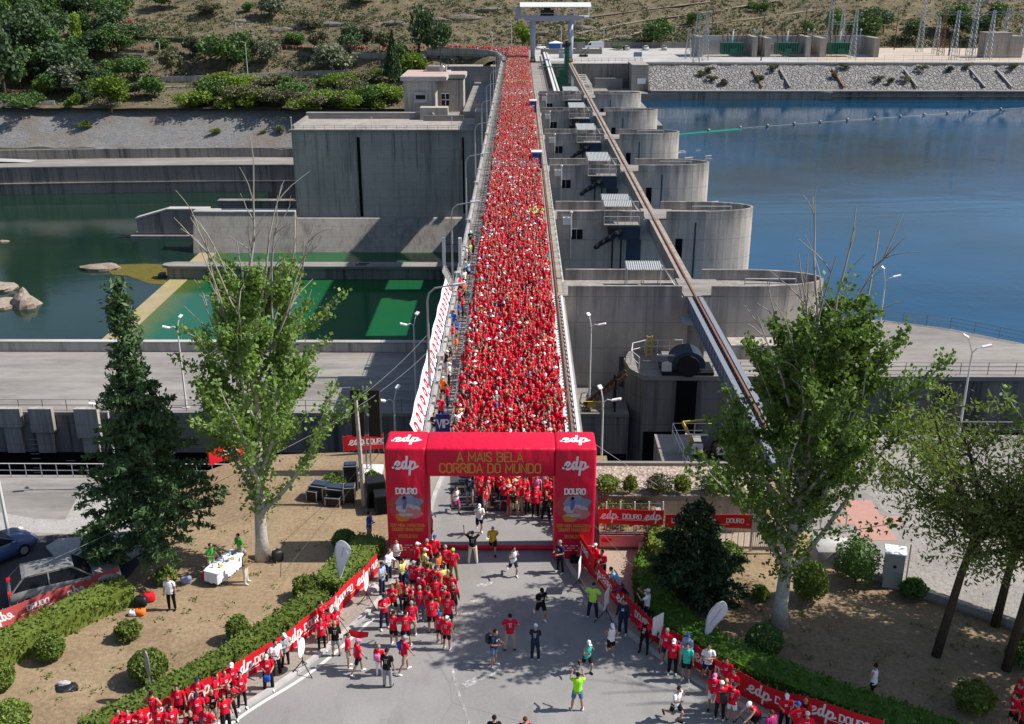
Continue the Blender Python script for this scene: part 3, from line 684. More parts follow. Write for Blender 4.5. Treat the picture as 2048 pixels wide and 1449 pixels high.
o = empty('barrier_board', (6.2,82.7,ZL)); tag(o, 'yellow crowd barrier standing by the steel stair below the bridge', 'barrier')
part('frame', MB().tube([(-.9,0,0),(-.9,0,1.),(.9,0,1.),(.9,0,0)],.04,4).tube([(-.9,0,.3),(.9,0,.3)],.03,4), M['yellow'], o); part('board', MB().box(-.35,-.03,.45,.35,.03,.9), M['yellow'], o)
railing([(1,82.7,ZL),(5.2,82.7,ZL)], 1.0, 1.4, 'short rail below the bridge by the yellow barrier', 'rail', 1)
# ================================================================ FAR BANKS
# left: river quay, walkway, upper wall, stone revetment
qw = empty('quay_wall', (-120,320,ZD)); tag(qw, 'long stained quay wall at the far left bank of the river', 'wall')
qp = [(-420,291),(-300,302),(-230,308),(-170,313),(-130,317),(-95,319.5),(-50,320.5)]
l = qp; r = off(qp, 14); m = MB(); m2 = MB(); m3 = MB()
for i in range(len(qp)-1):
    m.prism([l[i], l[i+1], r[i+1], r[i]], -41, -29.0)
    a, b = off(qp,-.25), off(qp,14)
    m2.prism([a[i], a[i+1], b[i+1], b[i]], -29.0, -28.6)
    a, b = off(qp,13.2), off(qp,14.4); m3.prism([a[i], a[i+1], b[i+1], b[i]], -28.6, -25.6)
part('wall', loc(m, qw), M['conc_dark'], qw); part('walkway', loc(m2, qw), M['conc_floor'], qw); part('upper_wall', loc(m3, qw), M['conc_dark'], qw)
m = MB()
for i in range(len(qp)-1):
    a, b = off(qp,-.25), off(qp,.4); m.bar((*a[i],-33.6),(*a[i+1],-33.6),.5,.25)
part('ledge', loc(m, qw), M['conc'], qw)
part('ramp', loc(MB().add([(-210,318,-25.8),(-150,322,-28.5),(-150,327,-28.5),(-210,325,-25.8)],[(0,1,2,3)]), qw), M['conc_light'], qw)
m = MB(); top = [(-420,349),(-200,349.5),(-120,350),(-60,350),(-20,350),(-5,350)]; bot = [(p[0],p[1]-17) for p in top]
tt = dens(top, 3); VV = []; rr_ = np.random.default_rng(3); nx = len(tt)
for j in range(11):
    for p in tt: VV.append((p[0], p[1]-17+17*j/10+rr_.normal(0,.15), -25.8+10.6*j/10+rr_.normal(0,.22)))
FF = np.array([(j*nx+i, j*nx+i+1, (j+1)*nx+i+1, (j+1)*nx+i) for j in range(10) for i in range(nx-1)])
struct(link('stone_revetment', np_mesh('stone_revetment', np.array(VV), FF, M['gabion'])))
# right: reservoir embankment and substation platform
ab = empty('abutment', (20,336,-3)); tag(ab, 'dark concrete abutment wall at the far end of the crest', 'abutment')
part('wall', loc(MB().box(6.7,334.5,-20,33.5,338,-.15), ab), M['conc_dark'], ab); part('coping', loc(MB().box(6.6,334.3,-.15,33.6,338.2,.0), ab), M['conc_light'], ab)
part('pillar', loc(MB().box(33.6,325,-20,38.6,337.5,.3), ab), M['conc'], ab)
part('intake_deck', loc(MB().box(6.7,250,-20,33.5,334.4,-7.2).box(33.5,317,-20,46,325,-7.21), ab), M['conc_floor'], ab)
part('grate', loc(MB().box(23,331.5,-7.19,31.5,333,-4.2), ab), M['rail'], ab)
part('notice_plate', loc(MB().box(35.3,324.9,-5.2,37.8,325-.004,-3.6), ab), M['white'], ab)
em = empty('embankment', (120,325,-5)); tag(em, 'long embankment of pale rough stones sloping to the blue reservoir', 'embankment')
tt = dens([(38.7,0),(330,0)], 1.6); nx = len(tt); VV = []
for j in range(13):
    for p in tt: VV.append((p[0], 319.6+13*j/12+rr_.normal(0,.12), -6.6+6.3*j/12+rr_.normal(0,.2)))
FF = np.array([(j*nx+i, j*nx+i+1, (j+1)*nx+i+1, (j+1)*nx+i) for j in range(12) for i in range(nx-1)])
e_ = link('stone_slope', np_mesh('stone_slope', np.array([(a-120,b-325,c_+5) for a,b,c_ in VV]), FF, M['riprap']), em)
part('toe_wall', loc(MB().box(38.7,317.4,-20,90,319.8,-6.7).box(90,318,-20,330,319.8,-6.7).box(90,317.2,-8.1,330,317.9,-7.7), em), M['conc_dark'], em)
part('toe_walk', loc(MB().box(38.6,317.2,-6.7,330,320.2,-6.4), em), M['conc_floor'], em)
part('buttress', loc(MB().prism([(88,317.3),(91.5,317.3),(91.5,315.2)],-11,-6.6), em), M['conc_dark'], em)
part('top_kerb', loc(MB().box(38.7,332.3,-.7,330,333.3,.02), em), M['conc_dark'], em)
for x_ in (1505,1560,1665,1808,1940,1992):
    a = at(x_,150,-3.0); a = ((x_-1040)/6.6, 322., -5.2)
    part('steel_guide', loc(MB().bar((a[0]+1.4,320.6,-5.6),(a[0],329.5,-1.4),.55,.5), em), M['rust'] if x_ % 2 else M['rail'], em)
struct(MB().box(5.02,338.2,-2,420,404,0).build('platform_ground', M['conc_light']))
struct(MB().box(-6,336.2,-2,5.01,404,-.03).build('crest_road_end', M['asphalt_dark']))
struct(MB().box(95,341,.004,420,402,.02).build('substation_yard', ground_mat('sandy_yard', [(.4,.33,.26),(.5,.43,.36)], .1, 2.)))
tag(MB().box(9,401.5,0,110,402.2,2.0).build('boundary_wall', M['conc_dark']), 'low dark wall at the foot of the hill behind the parked vehicles', 'wall')
tag(MB().box(7.1,372,0,28,372.6,1.7).build('low_wall', M['conc_floor']), 'low pale wall behind the crane legs at the end of the crest', 'wall')
railing([(17,338,0),(38,338,0)], 1.2, 2., 'railing along the top of the far abutment wall', 'rail', 2, r=.05)
railing([(84,341,0),(84,372,0),(110,341,0),(240,341,0)][:2], 2.2, 3, 'wire fence at the end of the substation facing the car park', 'rail', 3, 'fence', .03)
railing([(84,341,0),(260,341,0)], 2.0, 3, 'long wire fence in front of the substation above the stones', 'rail', 3, 'fence', .03)

# gantry crane
gc = empty('gantry_crane', (9.6,338,0)); tag(gc, 'tall pale grey gantry crane with a roofed beam over the crest rails', 'crane')
lx = (-5.6, 6.1)
for k, x in enumerate(lx):
    lg = part('leg', MB().tube([(x,0,.9),(x,0,5),(x,0,12.2)], [.6,.8,.95], 10), M['cranesteel'], gc, True)
    part('leg', MB().tube([(x,4.5,.9),(x,4.5,12.2)], [.4,.6], 8), M['cranesteel'], gc, True)
    part('bogie', MB().box(x-.7,-1.6,.22,x+.7,6,1.1), M['black'], gc)
    part('buffer', MB().box(x-.4,-2.1,.5,x+.4,-1.6,1.2), M['yellow'], gc)
part('beam', MB().add([(-9,-.6,13.6),(-7.8,-.6,12.2),(8,-.6,12.2),(10,-.6,13.1),(10,-.6,13.7),(-9,-.6,13.7),(-9,5,13.6),(-7.8,5,12.2),(8,5,12.2),(10,5,13.1),(10,5,13.7),(-9,5,13.7)],
   [(0,1,2,3,4,5)[::1],(11,10,9,8,7,6),(0,6,7,1),(1,7,8,2),(2,8,9,3),(3,9,10,4),(4,10,11,5),(5,11,6,0)]), M['cranesteel'], gc)
part('roof', MB().extr([(-2.2,16.4),(-.2,17.5),(5.4,17.5),(5.4,17.3),(-.1,17.3),(-2.1,16.2)], -9.6, 12), M['whitesteel'], gc)
m = MB()
for x in (-9.3,-4,2,7,11.6):
    for y in (-.9,5): m.tube([(x,y,13.7),(x,y,16.6)], .1, 5)
m.tube([(-9.3,-1.4,14.5),(11.6,-1.4,14.5)],.05,4)
part('roof_post', m, M['whitesteel'], gc)
part('trolley', MB().box(-3.2,.5,13.75,.8,4,15.4).box(-2.2,.8,15.4,-.2,3.4,16.0), M['black'], gc)
part('machine_house', MB().box(-11,-.4,12.8,-9.05,4.8,16.4), M['cranesteel'], gc)
part('end_platform', MB().box(10.05,-1.2,13.0,11.6,5,13.6), M['whitesteel'], gc)
# white pipe beam and rake machine on the intake
o = empty('pipe_beam', (8,300,.3)); tag(o, 'long white double beam rising towards the far end beside the crest walkway', 'beam')
part('beam', MB().box(-.05,-50,-.3,.55,90,.35), M['whitesteel'], o); part('rail', MB().box(.95,-50,-.3,1.3,90,.3), M['whitesteel'], o)
m = MB()
for k in range(24): m.box(-1.6,-48+k*4.4,-2.8,-1.2,-47.6+k*4.4,.4)
part('support_post', m, M['rail'], o)
rk = empty('rake_machine', (12.6,313,-7.2)); tag(rk, 'dark green trash rake machine with a tall mast on the intake deck', 'machine')
part('chassis', MB().box(-2.4,-1.6,.2,2.4,2.2,1.6), M['black'], rk)
for k in range(3): part('wheel', MB().tube([(-1.7+k*1.7,-1.9,.55),(-1.7+k*1.7,-1.5,.55)],.55,10), M['black'], rk)
part('body', MB().box(-2.6,-1.2,1.6,2.2,1.8,3.4).box(-2.2,-.9,3.4,1.4,1.6,5.2).box(-1.2,-.6,5.2,1.2,1.4,7.2), M['green_m'], rk)
part('mast', MB().box(.2,-.3,7.2,1.5,.9,13.5).bar((.8,.2,7),(-1.8,.2,3.4),.5,.5), M['green_m'], rk)
part('mast_head', MB().box(-.3,-.6,13.5,1.3,1.2,14.3).ball((1.2,0,14.4),.9,7,5), M['black'], rk)
part('arm', MB().bar((-1,-.8,5.4),(-2.8,-1,7.0),.3,.3).bar((-2.8,-1,7),(-2.4,-1,5.2),.25,.25), M['green_m'], rk)
part('gallery', MB().box(-7,1.5,7.6,.2,3,7.9), M['green_m'], rk)
part('cable_box', MB().box(2.25,-.8,2.2,3.0,.8,5.6), M['whitesteel'], rk)
o = empty('cage_ladder', (17.6,300,-7.2)); tag(o, 'chain of white pipe hoops beside the far rail beam', 'rail')
for k in range(6):
    y = k*5.2 - 12; hp = part('hoop', MB().tube([(-.7,y,5.6),(1.5,y,5.6),(1.7,y+.5,3.6)],.13,5).tube([(1.7,y+.5,3.6),(-.2,y+2,3.6)],.13,5), M['whitesteel'], o)

# vehicles on the platform
def wheel(x, y, r, parent, w=.22):
    t = MB().tube([(x,y-w/2,r),(x,y+w/2,r)], r, 16).build('wheel', M['black'], parent); s = 1 if y > 0 else -1
    MB().tube([(x,y+s*(w/2),r),(x,y+s*(w/2+.012),r)], r*.62, 10).build('rim', M['steel'], t); return t
def car(name, label, loc_, rz, paint, L=4.3, W=1.75, H=1.5, kind='hatch', rear=False, group=None, cat='car'):
    o = empty(name, loc_, rz); tag(o, label, cat, group)
    h = L/2
    # body: side profile stations (x, z_low, z_belt, half width)
    st = [(-h,.42,.82,W*.42),(-h+.12,.3,.95,W*.48),(-h+.9,.26,1.0,W*.5),(0,.25,.98,W*.5),(h-1.25,.25,.95,W*.5),(h-.35,.27,.8,W*.48),(h,.4,.66,W*.4)]
    m = MB(); n_ = 6
    vs = []
    for x, zl, zb, hw in st: vs += [(x,-hw,zl),(x,-hw*1.0,(zl+zb)/2),(x,-hw*.94,zb),(x,hw*.94,zb),(x,hw,(zl+zb)/2),(x,hw,zl)]
    fs = [(i*6+j,i*6+(j+1)%6,(i+1)*6+(j+1)%6,(i+1)*6+j) for i in range(6) for j in range(6)]
    m.add(vs, [f[::-1] for f in fs] + [(0,1,2,3,4,5),tuple(36+j for j in range(6))[::-1]])
    m.build('body', paint, o, True)
    rs = {'hatch':(-h+.15,-h+.75,.35,1.2),'sedan':(-h+.9,-h+1.5,.3,1.15)}[kind]
    w0, w1 = W*.45, W*.36
    gl = MB().add([(rs[0],-w0,.94),(rs[1],-w1,H-.03),(rs[2],-w1,H-.03),(rs[3],-w0,.93),(rs[0],w0,.94),(rs[1],w1,H-.03),(rs[2],w1,H-.03),(rs[3],w0,.93)],
        [(0,1,2,3)[::-1],(4,5,6,7),(0,4,5,1)[::-1],(3,2,6,7)[::-1],(1,5,6,2)[::-1]]).build('glass', M['glass'], o)
    rf = MB().add([(rs[1]-.08,-w1-.02,H-.06),(rs[2]+.1,-w1-.02,H-.06),(rs[2]+.1,w1+.02,H-.06),(rs[1]-.08,w1+.02,H-.06),(rs[1]+.1,-w1+.1,H+.02),(rs[2]-.1,-w1+.1,H+.02),(rs[2]-.1,w1-.1,H+.02),(rs[1]+.1,w1-.1,H+.02)],
        [(0,1,5,4),(1,2,6,5),(2,3,7,6),(3,0,4,7),(4,5,6,7)]).build('roof', paint, o)
    for s in (-1,1):
        for a, b in (((rs[0],w0,.95),(rs[1],w1,H-.04)),((rs[3],w0,.94),(rs[2],w1,H-.04)),(((rs[1]+rs[2])/2,w0,.96),((rs[1]+rs[2])/2,w1,H-.04))): MB().bar((a[0],s*a[1],a[2]),(b[0],s*b[1],b[2]),.06,.05).build('window_pillar', paint, o)
        MB().box(h-.3,s*W*.3-.2,.55,h-.02,s*W*.3+.2,.72).build('headlight', M['white'], o)
        MB().box(-h+.02,s*W*.36-.14,.58,-h+.2,s*W*.36+.1,.98 if rear else .85).build('tail_light', M['red'], o)
        MB().box(rs[3]-.35,s*W*.5-.02,.93,rs[3]-.15,s*W*.5+s*.2,1.05).build('mirror', paint, o)
        wheel(h-.85, s*(W*.5-.1), .32, o); wheel(-h+.8, s*(W*.5-.1), .32, o)
    return o
paintm = {k: plain(k+'_car_paint', c, .3, .5, 0, .02) for k, c in (('white',(.75,.75,.76)),('silver',(.4,.41,.42)),('grey',(.13,.13,.14)),('blue',(.05,.09,.2)),('dark',(.2,.19,.18)))}
def van(loc_, label):
    o = empty('delivery_van', loc_); tag(o, label, 'van')
    pr = [(-3.1,.4),(-3.1,2.5),(-2.9,2.65),(1.6,2.65),(2.2,2.2),(2.75,1.35),(3.4,1.1),(3.5,.45)]
    MB().add([(p[0],-1,p[1]) for p in pr]+[(p[0],1,p[1]) for p in pr],[tuple(range(8))[::-1],tuple(range(8,16))]+[(i,(i+1)%8,8+(i+1)%8,8+i) for i in range(8)]).build('body', paintm['white'], o)
    MB().add([(1.75,-.9,2.5),(1.75,.9,2.5),(2.75,.9,1.42),(2.75,-.9,1.42)],[(0,1,2,3)]).build('windscreen', M['glass'], o).location = (.03,0,.03)
    for s in (-1,1): MB().add([(1.3,s*1.01,2.3),(1.9,s*1.01,2.2),(2.5,s*1.01,1.45),(1.3,s*1.01,1.4)],[(0,1,2,3)]).build('side_window', M['glass'], o); [wheel(x, s*.92, .36, o) for x in (-2.1,2.3)]
    return o
o = van((27,395,.02), 'long white delivery van parked behind the crane leg'); o.rotation_euler.z = math.pi
car('parked_car', 'small silver car parked beside the white delivery van', (38.0,391,.02), 1.7, paintm['silver'], 4.0)
car('parked_car', 'white hatchback parked between two other pale cars', (45.0,391,.02), 1.6, paintm['white'], 4.0)
car('parked_car', 'pale silver sedan parked last in the row of three', (51.6,391,.02), 1.5, paintm['silver'], 4.3, kind='sedan')
car('parked_car', 'dark grey car with open boot in front of the white van', (21.0,379,.02), .05, paintm['grey'], 4.5)
car('parked_car', 'white car half hidden behind the crane beside a blue tent', (-1+8.6,395,.02), .4, paintm['white'], 4.2)
o = empty('flatbed_truck', (66,391,.02)); tag(o, 'small white flatbed truck parked at the far end of the row', 'truck')
MB().add([(-2.6,-1,.6),(-1.2,-1,.6),(-1.2,-1,2.2),(-2.1,-1,2.25),(-2.6,-1,1.4),(-2.6,1,.6),(-1.2,1,.6),(-1.2,1,2.2),(-2.1,1,2.25),(-2.6,1,1.4)],[(0,1,2,3,4),(9,8,7,6,5),(0,5,6,1),(1,6,7,2),(2,7,8,3),(3,8,9,4),(4,9,5,0)]).build('cab', paintm['white'], o)
MB().add([(-2.15,-.9,2.15),(-2.15,.9,2.15),(-2.62,.9,1.45),(-2.62,-.9,1.45)],[(0,1,2,3)]).build('windscreen', M['glass'], o).location = (-.04,0,0)
MB().box(-1.1,-1.05,.85,4.6,1.05,1.0).box(-1.1,-1.05,1.0,4.6,-1.0,1.3).build('flatbed', M['steel'], o); MB().box(-1.1,-.5,.5,4.4,.5,.84).build('chassis', M['black'], o)
for s in (-1,1): wheel(-1.8, s*.9, .36, o); wheel(2.6, s*.9, .36, o)
o = empty('party_tent', (13,396,0)); tag(o, 'small blue and white tent between the crane legs', 'tent')
MB().box(-2.4,-1.4,0,2.4,1.4,2.1).build('cover', plain('blue_tarp', (.03,.1,.35), .6), o); MB().add([(-2.5,-1.5,2.1),(2.5,-1.5,2.1),(2.5,1.5,2.1),(-2.5,1.5,2.1),(0,0,2.9)],[(0,1,4),(1,2,4),(2,3,4),(3,0,4)]).build('roof', M['white_fabric'], o)
for x, l_ in ((13.5,'first of two grey machine cabinets between the rails near the crane'),(15.6,'dark blue cabinet beside a grey one near the crane')):
    tag(MB().box(-.8,-.5,0,.8,.5,2).box(-.9,-.6,2,.9,.6,2.1).build('cabinet', M['bluesteel'] if x < 14 else M['darkblue']), l_, 'cabinet').location = (x,355,.03)
o = empty('skip_cart', (21,360,0)); tag(o, 'dark scrap heap of steel parts beside the crane leg', 'scrap'); MB().box(-1.4,-.7,.1,1.4,.7,.7).bar((-1,0,.7),(.6,.2,2.1),.2,.2).bar((.3,-.4,.6),(1.5,.2,1.5),.25,.2).build('scrap_metal', M['black'], o)
o = empty('info_board', (36.6,338.9,0)); tag(o, 'dark information board on two legs at the platform edge', 'board'); MB().box(-1.3,-.05,1.6,1.3,.05,3).build('panel', M['bluesteel'], o); [MB().tube([(x,0,0),(x,0,1.6)],.06,5).build('post', M['steel'], o) for x in (-1,1)]

# substation: transformer bays, lattice towers, poles
def bay(x, first=None):
    o = empty('transformer_bay', (x,362,0))
    MB().box(-12,-3,0,-10.4,9,6.4).build('side_wall', M['conc'], o); MB().box(10.2,-3,0,12,9,6.0).build('side_wall', M['conc'], o); MB().box(-10.4,8,0,10.2,9,6.2).build('back_wall', M['conc_light'], o)
    t = MB().box(-3.6,-1,.8,3.6,3,4.4).box(-1.2,-2,1.2,1.2,-1.1,2.6).build('transformer', M['green_m'], o)
    f = MB()
    for k in range(10): f.box(-3.5+k*.75,-1.5,1.8,-3.1+k*.75,-1.02,4.2)
    f.build('cooling_fins', M['green_m'], t)
    for k in range(5):
        b = MB().tube([(-3+k*1.5,1,4.4),(-3.6+k*1.9,.5,8.6)], .16, 5); 
        for q in range(5): b.ball((-3.1+k*1.55-.06*q*(2-k),.9-.1*q,5.2+q*.6), .3, 6, 3)
        b.build('bushing', M['white'] if k == 2 else M['rust'], o)
    for x_ in (-8,7.5): MB().tube([(x_,4,0),(x_,4,8.0)],.14,5).ball((x_,4,8.2),.45,6,4).build('insulator_post', M['steel'], o)
    return o
b0 = bay(0)
tw_pos = []
bl = ['transformer bay between grey fire walls nearest the parking vehicles','middle transformer bay between grey fire walls','transformer bay between fire walls beside the open sandy yard']
for i, xpx in enumerate((1442, 1545, 1645)):
    o = b0 if i == 0 else copy_tree(b0); o.location.x = (xpx-1040)/5.72; tag(o, bl[i], 'transformer bay', 'transformer bays')
def lattice(h, w, mat):
    m = MB(); t = .35*w
    for sx in (-1,1):
        for sy in (-1,1): m.bar((sx*w/2,sy*w/2,0),(sx*t/2,sy*t/2,h),.14,.14)
    k = int(h/1.3)
    for i in range(k):
        z0, z1 = h*i/k, h*(i+1)/k; a = w/2+(t-w)/2*i/k; b = w/2+(t-w)/2*(i+1)/k
        for sy in (-1,1):
            m.bar((-a,sy*a,z0),(b,sy*b,z1),.07,.07); m.bar((-b,sy*b,z1),(b,sy*b,z1),.07,.07)
        for sx in (-1,1): m.bar((sx*a,-a,z0),(sx*b,b,z1),.07,.07)
    return m.mesh('pylon', M[mat])
lm = {}
tws = [(1376,58,118,1),(1392,25,125,1),(1410,28,122,1),(1655,-30,112,2),(1680,20,100,1),(1704,20,118,3),(1838,-20,105,2),(1870,30,108,1),(1905,25,120,1),(1940,-30,122,2),(1975,25,120,1),(2003,10,112,1),(2040,-20,115,2),(1880,25,112,9)]
seen = {}
for i, (x_, yt, yb, k) in enumerate(tws):
    g_ = at(x_, yb); h_ = max(9, atY(x_, yt, g_.y).z); h_ = round(h_/3)*3; key = (h_, k==9)
    if key not in lm: lm[key] = lattice(h_, 1.9, 'steel' if k != 9 else 'rust')
    o = link('lattice_tower', lm[key]); o.location = g_
    tag(o, None, 'lattice tower', 'substation lattice towers'); seen[i] = (o, x_)
for i, (o, x_) in enumerate(sorted(seen.values(), key=lambda t: t[1])):
    w_ = ['first','second','third','fourth','fifth','sixth','seventh','eighth','ninth','tenth','eleventh','twelfth','thirteenth','last'][i]
    o['label'] = f'grey steel lattice tower in the substation, {w_} from the parked vehicles' if abs(x_-1880) > 1 else 'rusty brown steel lattice tower among grey ones in the substation'
for x0, x1, z_, l_ in ((1840,2040,13,'upper horizontal lattice beam between the substation towers'),(1655,1700,10,'short lattice beam between two substation towers by the sandy yard'),(1905,2048,17,'high horizontal lattice beam at the edge of the substation')):
    a = at(x0,112); b = at(x1,112); m = MB()
    for dz in (0,.9): m.bar((a.x,a.y,z_+dz),(b.x,b.y,z_+dz),.12,.12)
    k = max(3,int((b.x-a.x)/1.1))
    for i in range(k): m.bar((a.x+(b.x-a.x)*i/k,a.y,z_+(i%2)*.9),(a.x+(b.x-a.x)*(i+1)/k,a.y,z_+((i+1)%2)*.9),.07,.07)
    tag(m.build('gantry_beam', M['steel']), l_, 'beam')
for i, (x_, yt, yb) in enumerate(((1421,18,108),(1522,32,122),(1605,15,112),(1788,15,100),(1897,62,112))):
    g_ = at(x_, yb); h_ = atY(x_, yt, g_.y).z
    o = empty('floodlight_pole', g_); MB().tube([(0,0,0),(0,0,h_)], [.22,.1], 6).build('pole', M['bark_dark'], o); MB().box(-.9,-.2,h_-.1,.9,.2,.15+h_).box(-.7,-.25,h_+.15,-.2,.1,h_+.5).box(.2,-.25,h_+.15,.7,.1,h_+.5).build('lamp_head', M['rail'], o)
    tag(o, ['dark floodlight mast behind the first transformer bay','dark floodlight mast beside the middle transformer bay','dark floodlight mast before the last transformer bay','lone floodlight mast in the sandy yard by the bushes','short dark mast among the lattice towers'][i], 'mast')
pg = empty('post_insulators', at(1960,112)); tag(pg, 'row of dark post insulators in the substation yard', 'insulators')
for k in range(9):
    MB().tube([(-7+k*2.1,0,0),(-7+k*2.1,0,5)],.12,5).box(-7.5+k*2.1,-.2,5,-6.5+k*2.1,.2,5.3).build('insulator', M['rust'], pg)
o = tag(MB().box(-4,-3,0,4,3,7.6).box(-4.2,-3.2,7.6,4.2,3.2,7.9).box(4,-3,0,8,3,6.8).build('switch_house', M['conc']), 'plain grey concrete switch house at the edge of the substation', 'building'); o.location = at(1985,115)
o = tag(MB().box(-3.5,-2,0,3.5,2,3.4).box(-3.7,-2.2,3.4,3.7,2.2,3.7).build('site_hut', M['white_fabric']), 'low white hut between the first two transformer bays', 'hut'); o.location = ((1497-1040)/5.6, 372, 0)

# floating boom on the reservoir
bp = [at(1352,270,ZU), at(1480,258,ZU), at(1640,246,ZU), at(1800,235,ZU), at(1940,225,ZU), at(2060,216,ZU), at(2300,196,ZU)]
bo = empty('floating_boom', bp[0]); tag(bo, 'long thin line of floats stretched across the blue reservoir', 'boom')
q = [p - bp[0] + Vector((0,0,.12)) for p in bp]
MB().tube(q, .03, 4).build('cable', M['rail'], bo)
fm = MB().ball((0,0,.25), (.4,.4,.36), 7, 5).mesh('float', M['rail'])
for p in dens([tuple(v) for v in q], 9.5): f_ = link('float', fm, bo); f_.location = p
m = MB(); a = q[0]; b = q[1]
for k in range(3): m.bar(a+Vector((0,-.5*k,0)), b+Vector((0,-.9*k,0)), .1, .1)
pass
m.build('net', plain('green_net', (.03,.3,.2), .8), bo)
for i in range(12):
    p = at(rnd.uniform(1340,1460), rnd.uniform(300,330) if i < 8 else rnd.uniform(395,420), ZU)
    o = MB().tube([(0,0,.05),(rnd.uniform(.8,2.6),rnd.uniform(-.8,.8),.1)], rnd.uniform(.08,.16), 5).build('driftwood', M['bark']); o.location = p
    tag(o, 'pale piece of driftwood floating on the reservoir beside the round pier noses', 'driftwood', 'driftwood on the reservoir')
# rocks and shoal in the river
def rock(name, p, s, label, seed, mat='rockm', pointy=0):
    m = MB().ball((0,0,0), 1, 12, 8); r_ = random.Random(seed); vs = []
    for v in m.v:
        v = Vector(v); k = 1 + .35*mnoise.noise(v*1.1 + Vector((seed*3.1,seed,0))) + .18*mnoise.noise(v*2.7+Vector((seed,0,5)))
        v = v*k; v.z *= 1 + pointy*max(0, v.z)*(1 if v.x < .2 else .4); vs.append((v.x*s[0], v.y*s[1], v.z*s[2]))
    m.v = vs; o = m.build(name, M[mat]); o.location = p; tag(o, label, 'rock'); return o
M['rockm'] = ground_mat('river_rock', [(.22,.18,.145),(.33,.27,.22),(.15,.11,.075)], .35, 2., .1)
rock('rock', at(52,612,ZD), (2.9,3,2.1), 'pointed pale boulder rising out of the dark river', 3, pointy=.5)
rock('rock', at(5,610,ZD), (4.,4,1.2), 'flat pale rock in the river beside the pointed boulder', 5)
rock('rock', at(2,578,ZD), (3.6,3,1.4), 'small rounded rock behind the flat one in the river', 8)
rock('rock', at(205,538,ZD), (4.4,2.2,1.2), 'low pale rock at the tip of the green shoal', 9)
rock('rock', at(8,484,ZD), (1.2,1,.5), 'tiny white rock alone in the river near the far quay', 4)
sh = px([(215,540),(235,530),(290,528),(345,530),(330,570),(300,568),(255,552),(225,550)], ZD)
struct(MB().add([(*p,ZD+.03) for p in fix(sh)], [tuple(range(8))]).build('shoal', ground_mat('algae_shoal', [(.1,.085,.02),(.13,.11,.025)], .3, 1.5)))
# ================================================================ VEGETATION
def cards(cen, size, rng, aspect=1.4, up=None, flat=0.):
    """leaf sized quads at the points cen (n,3)"""
    n = len(cen); a = rng.normal(size=(n,3))
    if up is not None: a = a*(1-flat) + np.asarray(up)*flat
    a /= np.linalg.norm(a, axis=1, keepdims=True)+1e-9
    b = rng.normal(size=(n,3)); b -= (b*a).sum(1, keepdims=True)*a; b /= np.linalg.norm(b, axis=1, keepdims=True)+1e-9
    s = size*rng.uniform(.6, 1.3, (n,1)); u = a*s*.5*aspect; w = b*s*.5
    V = np.stack([cen-u, cen-w*.9, cen+u, cen+w*.9], 1).reshape(-1,3)
    return V, np.arange(4*n).reshape(n,4)
def branch(m, start, d, L, r0, r1, rr, curve=.25, wob=.08, n=6):
    p = Vector(start); d = Vector(d).normalized(); pts = [p.copy()]
    for i in range(n):
        d = (d + Vector((rr.gauss(0,wob), rr.gauss(0,wob), curve/n + rr.gauss(0,wob*.5)))).normalized(); p = p + d*(L/n); pts.append(p.copy())
    m.tube(pts, [r0+(r1-r0)*i/n for i in range(n+1)], 6 if r0 > .06 else 4, False); return pts
LM = {'poplar': leafmat('poplar_leaves', (.1,.175,.035), (.2,.31,.08), (.14,.23,.045), .4, .48),
      'fir': leafmat('fir_needles', (.045,.095,.035), (.1,.17,.065), (.06,.12,.05), .2),
      'yew': leafmat('dark_needles', (.02,.045,.018), (.055,.095,.032), None, .1),
      'feather': leafmat('feathery_leaves', (.12,.175,.045), (.21,.27,.085), None, .45),
      'box': leafmat('clipped_leaves', (.09,.14,.025), (.2,.27,.055), (.14,.19,.035), .25),
      'hedge': leafmat('hedge_leaves', (.09,.13,.02), (.19,.25,.045), (.13,.17,.03), .25),
      'grass': leafmat('lush_hedge_leaves', (.05,.12,.012), (.12,.24,.03), None, .3),
      'olive': leafmat('olive_leaves', (.12,.14,.09), (.2,.22,.15), None, .15),
      'mid': leafmat('tree_leaves', (.055,.11,.03), (.11,.19,.05), (.08,.15,.035), .2),
      'dark': leafmat('dark_tree_leaves', (.035,.07,.03), (.075,.12,.05), None, .15),
      'bright': leafmat('bright_leaves', (.1,.17,.02), (.2,.28,.04), None, .3),
      'scrub': leafmat('dry_scrub', (.045,.055,.028), (.2,.185,.1), (.09,.1,.045), .1),
      'pink': leafmat('pink_blossom', (.45,.2,.2), (.6,.32,.3), None, .2)}

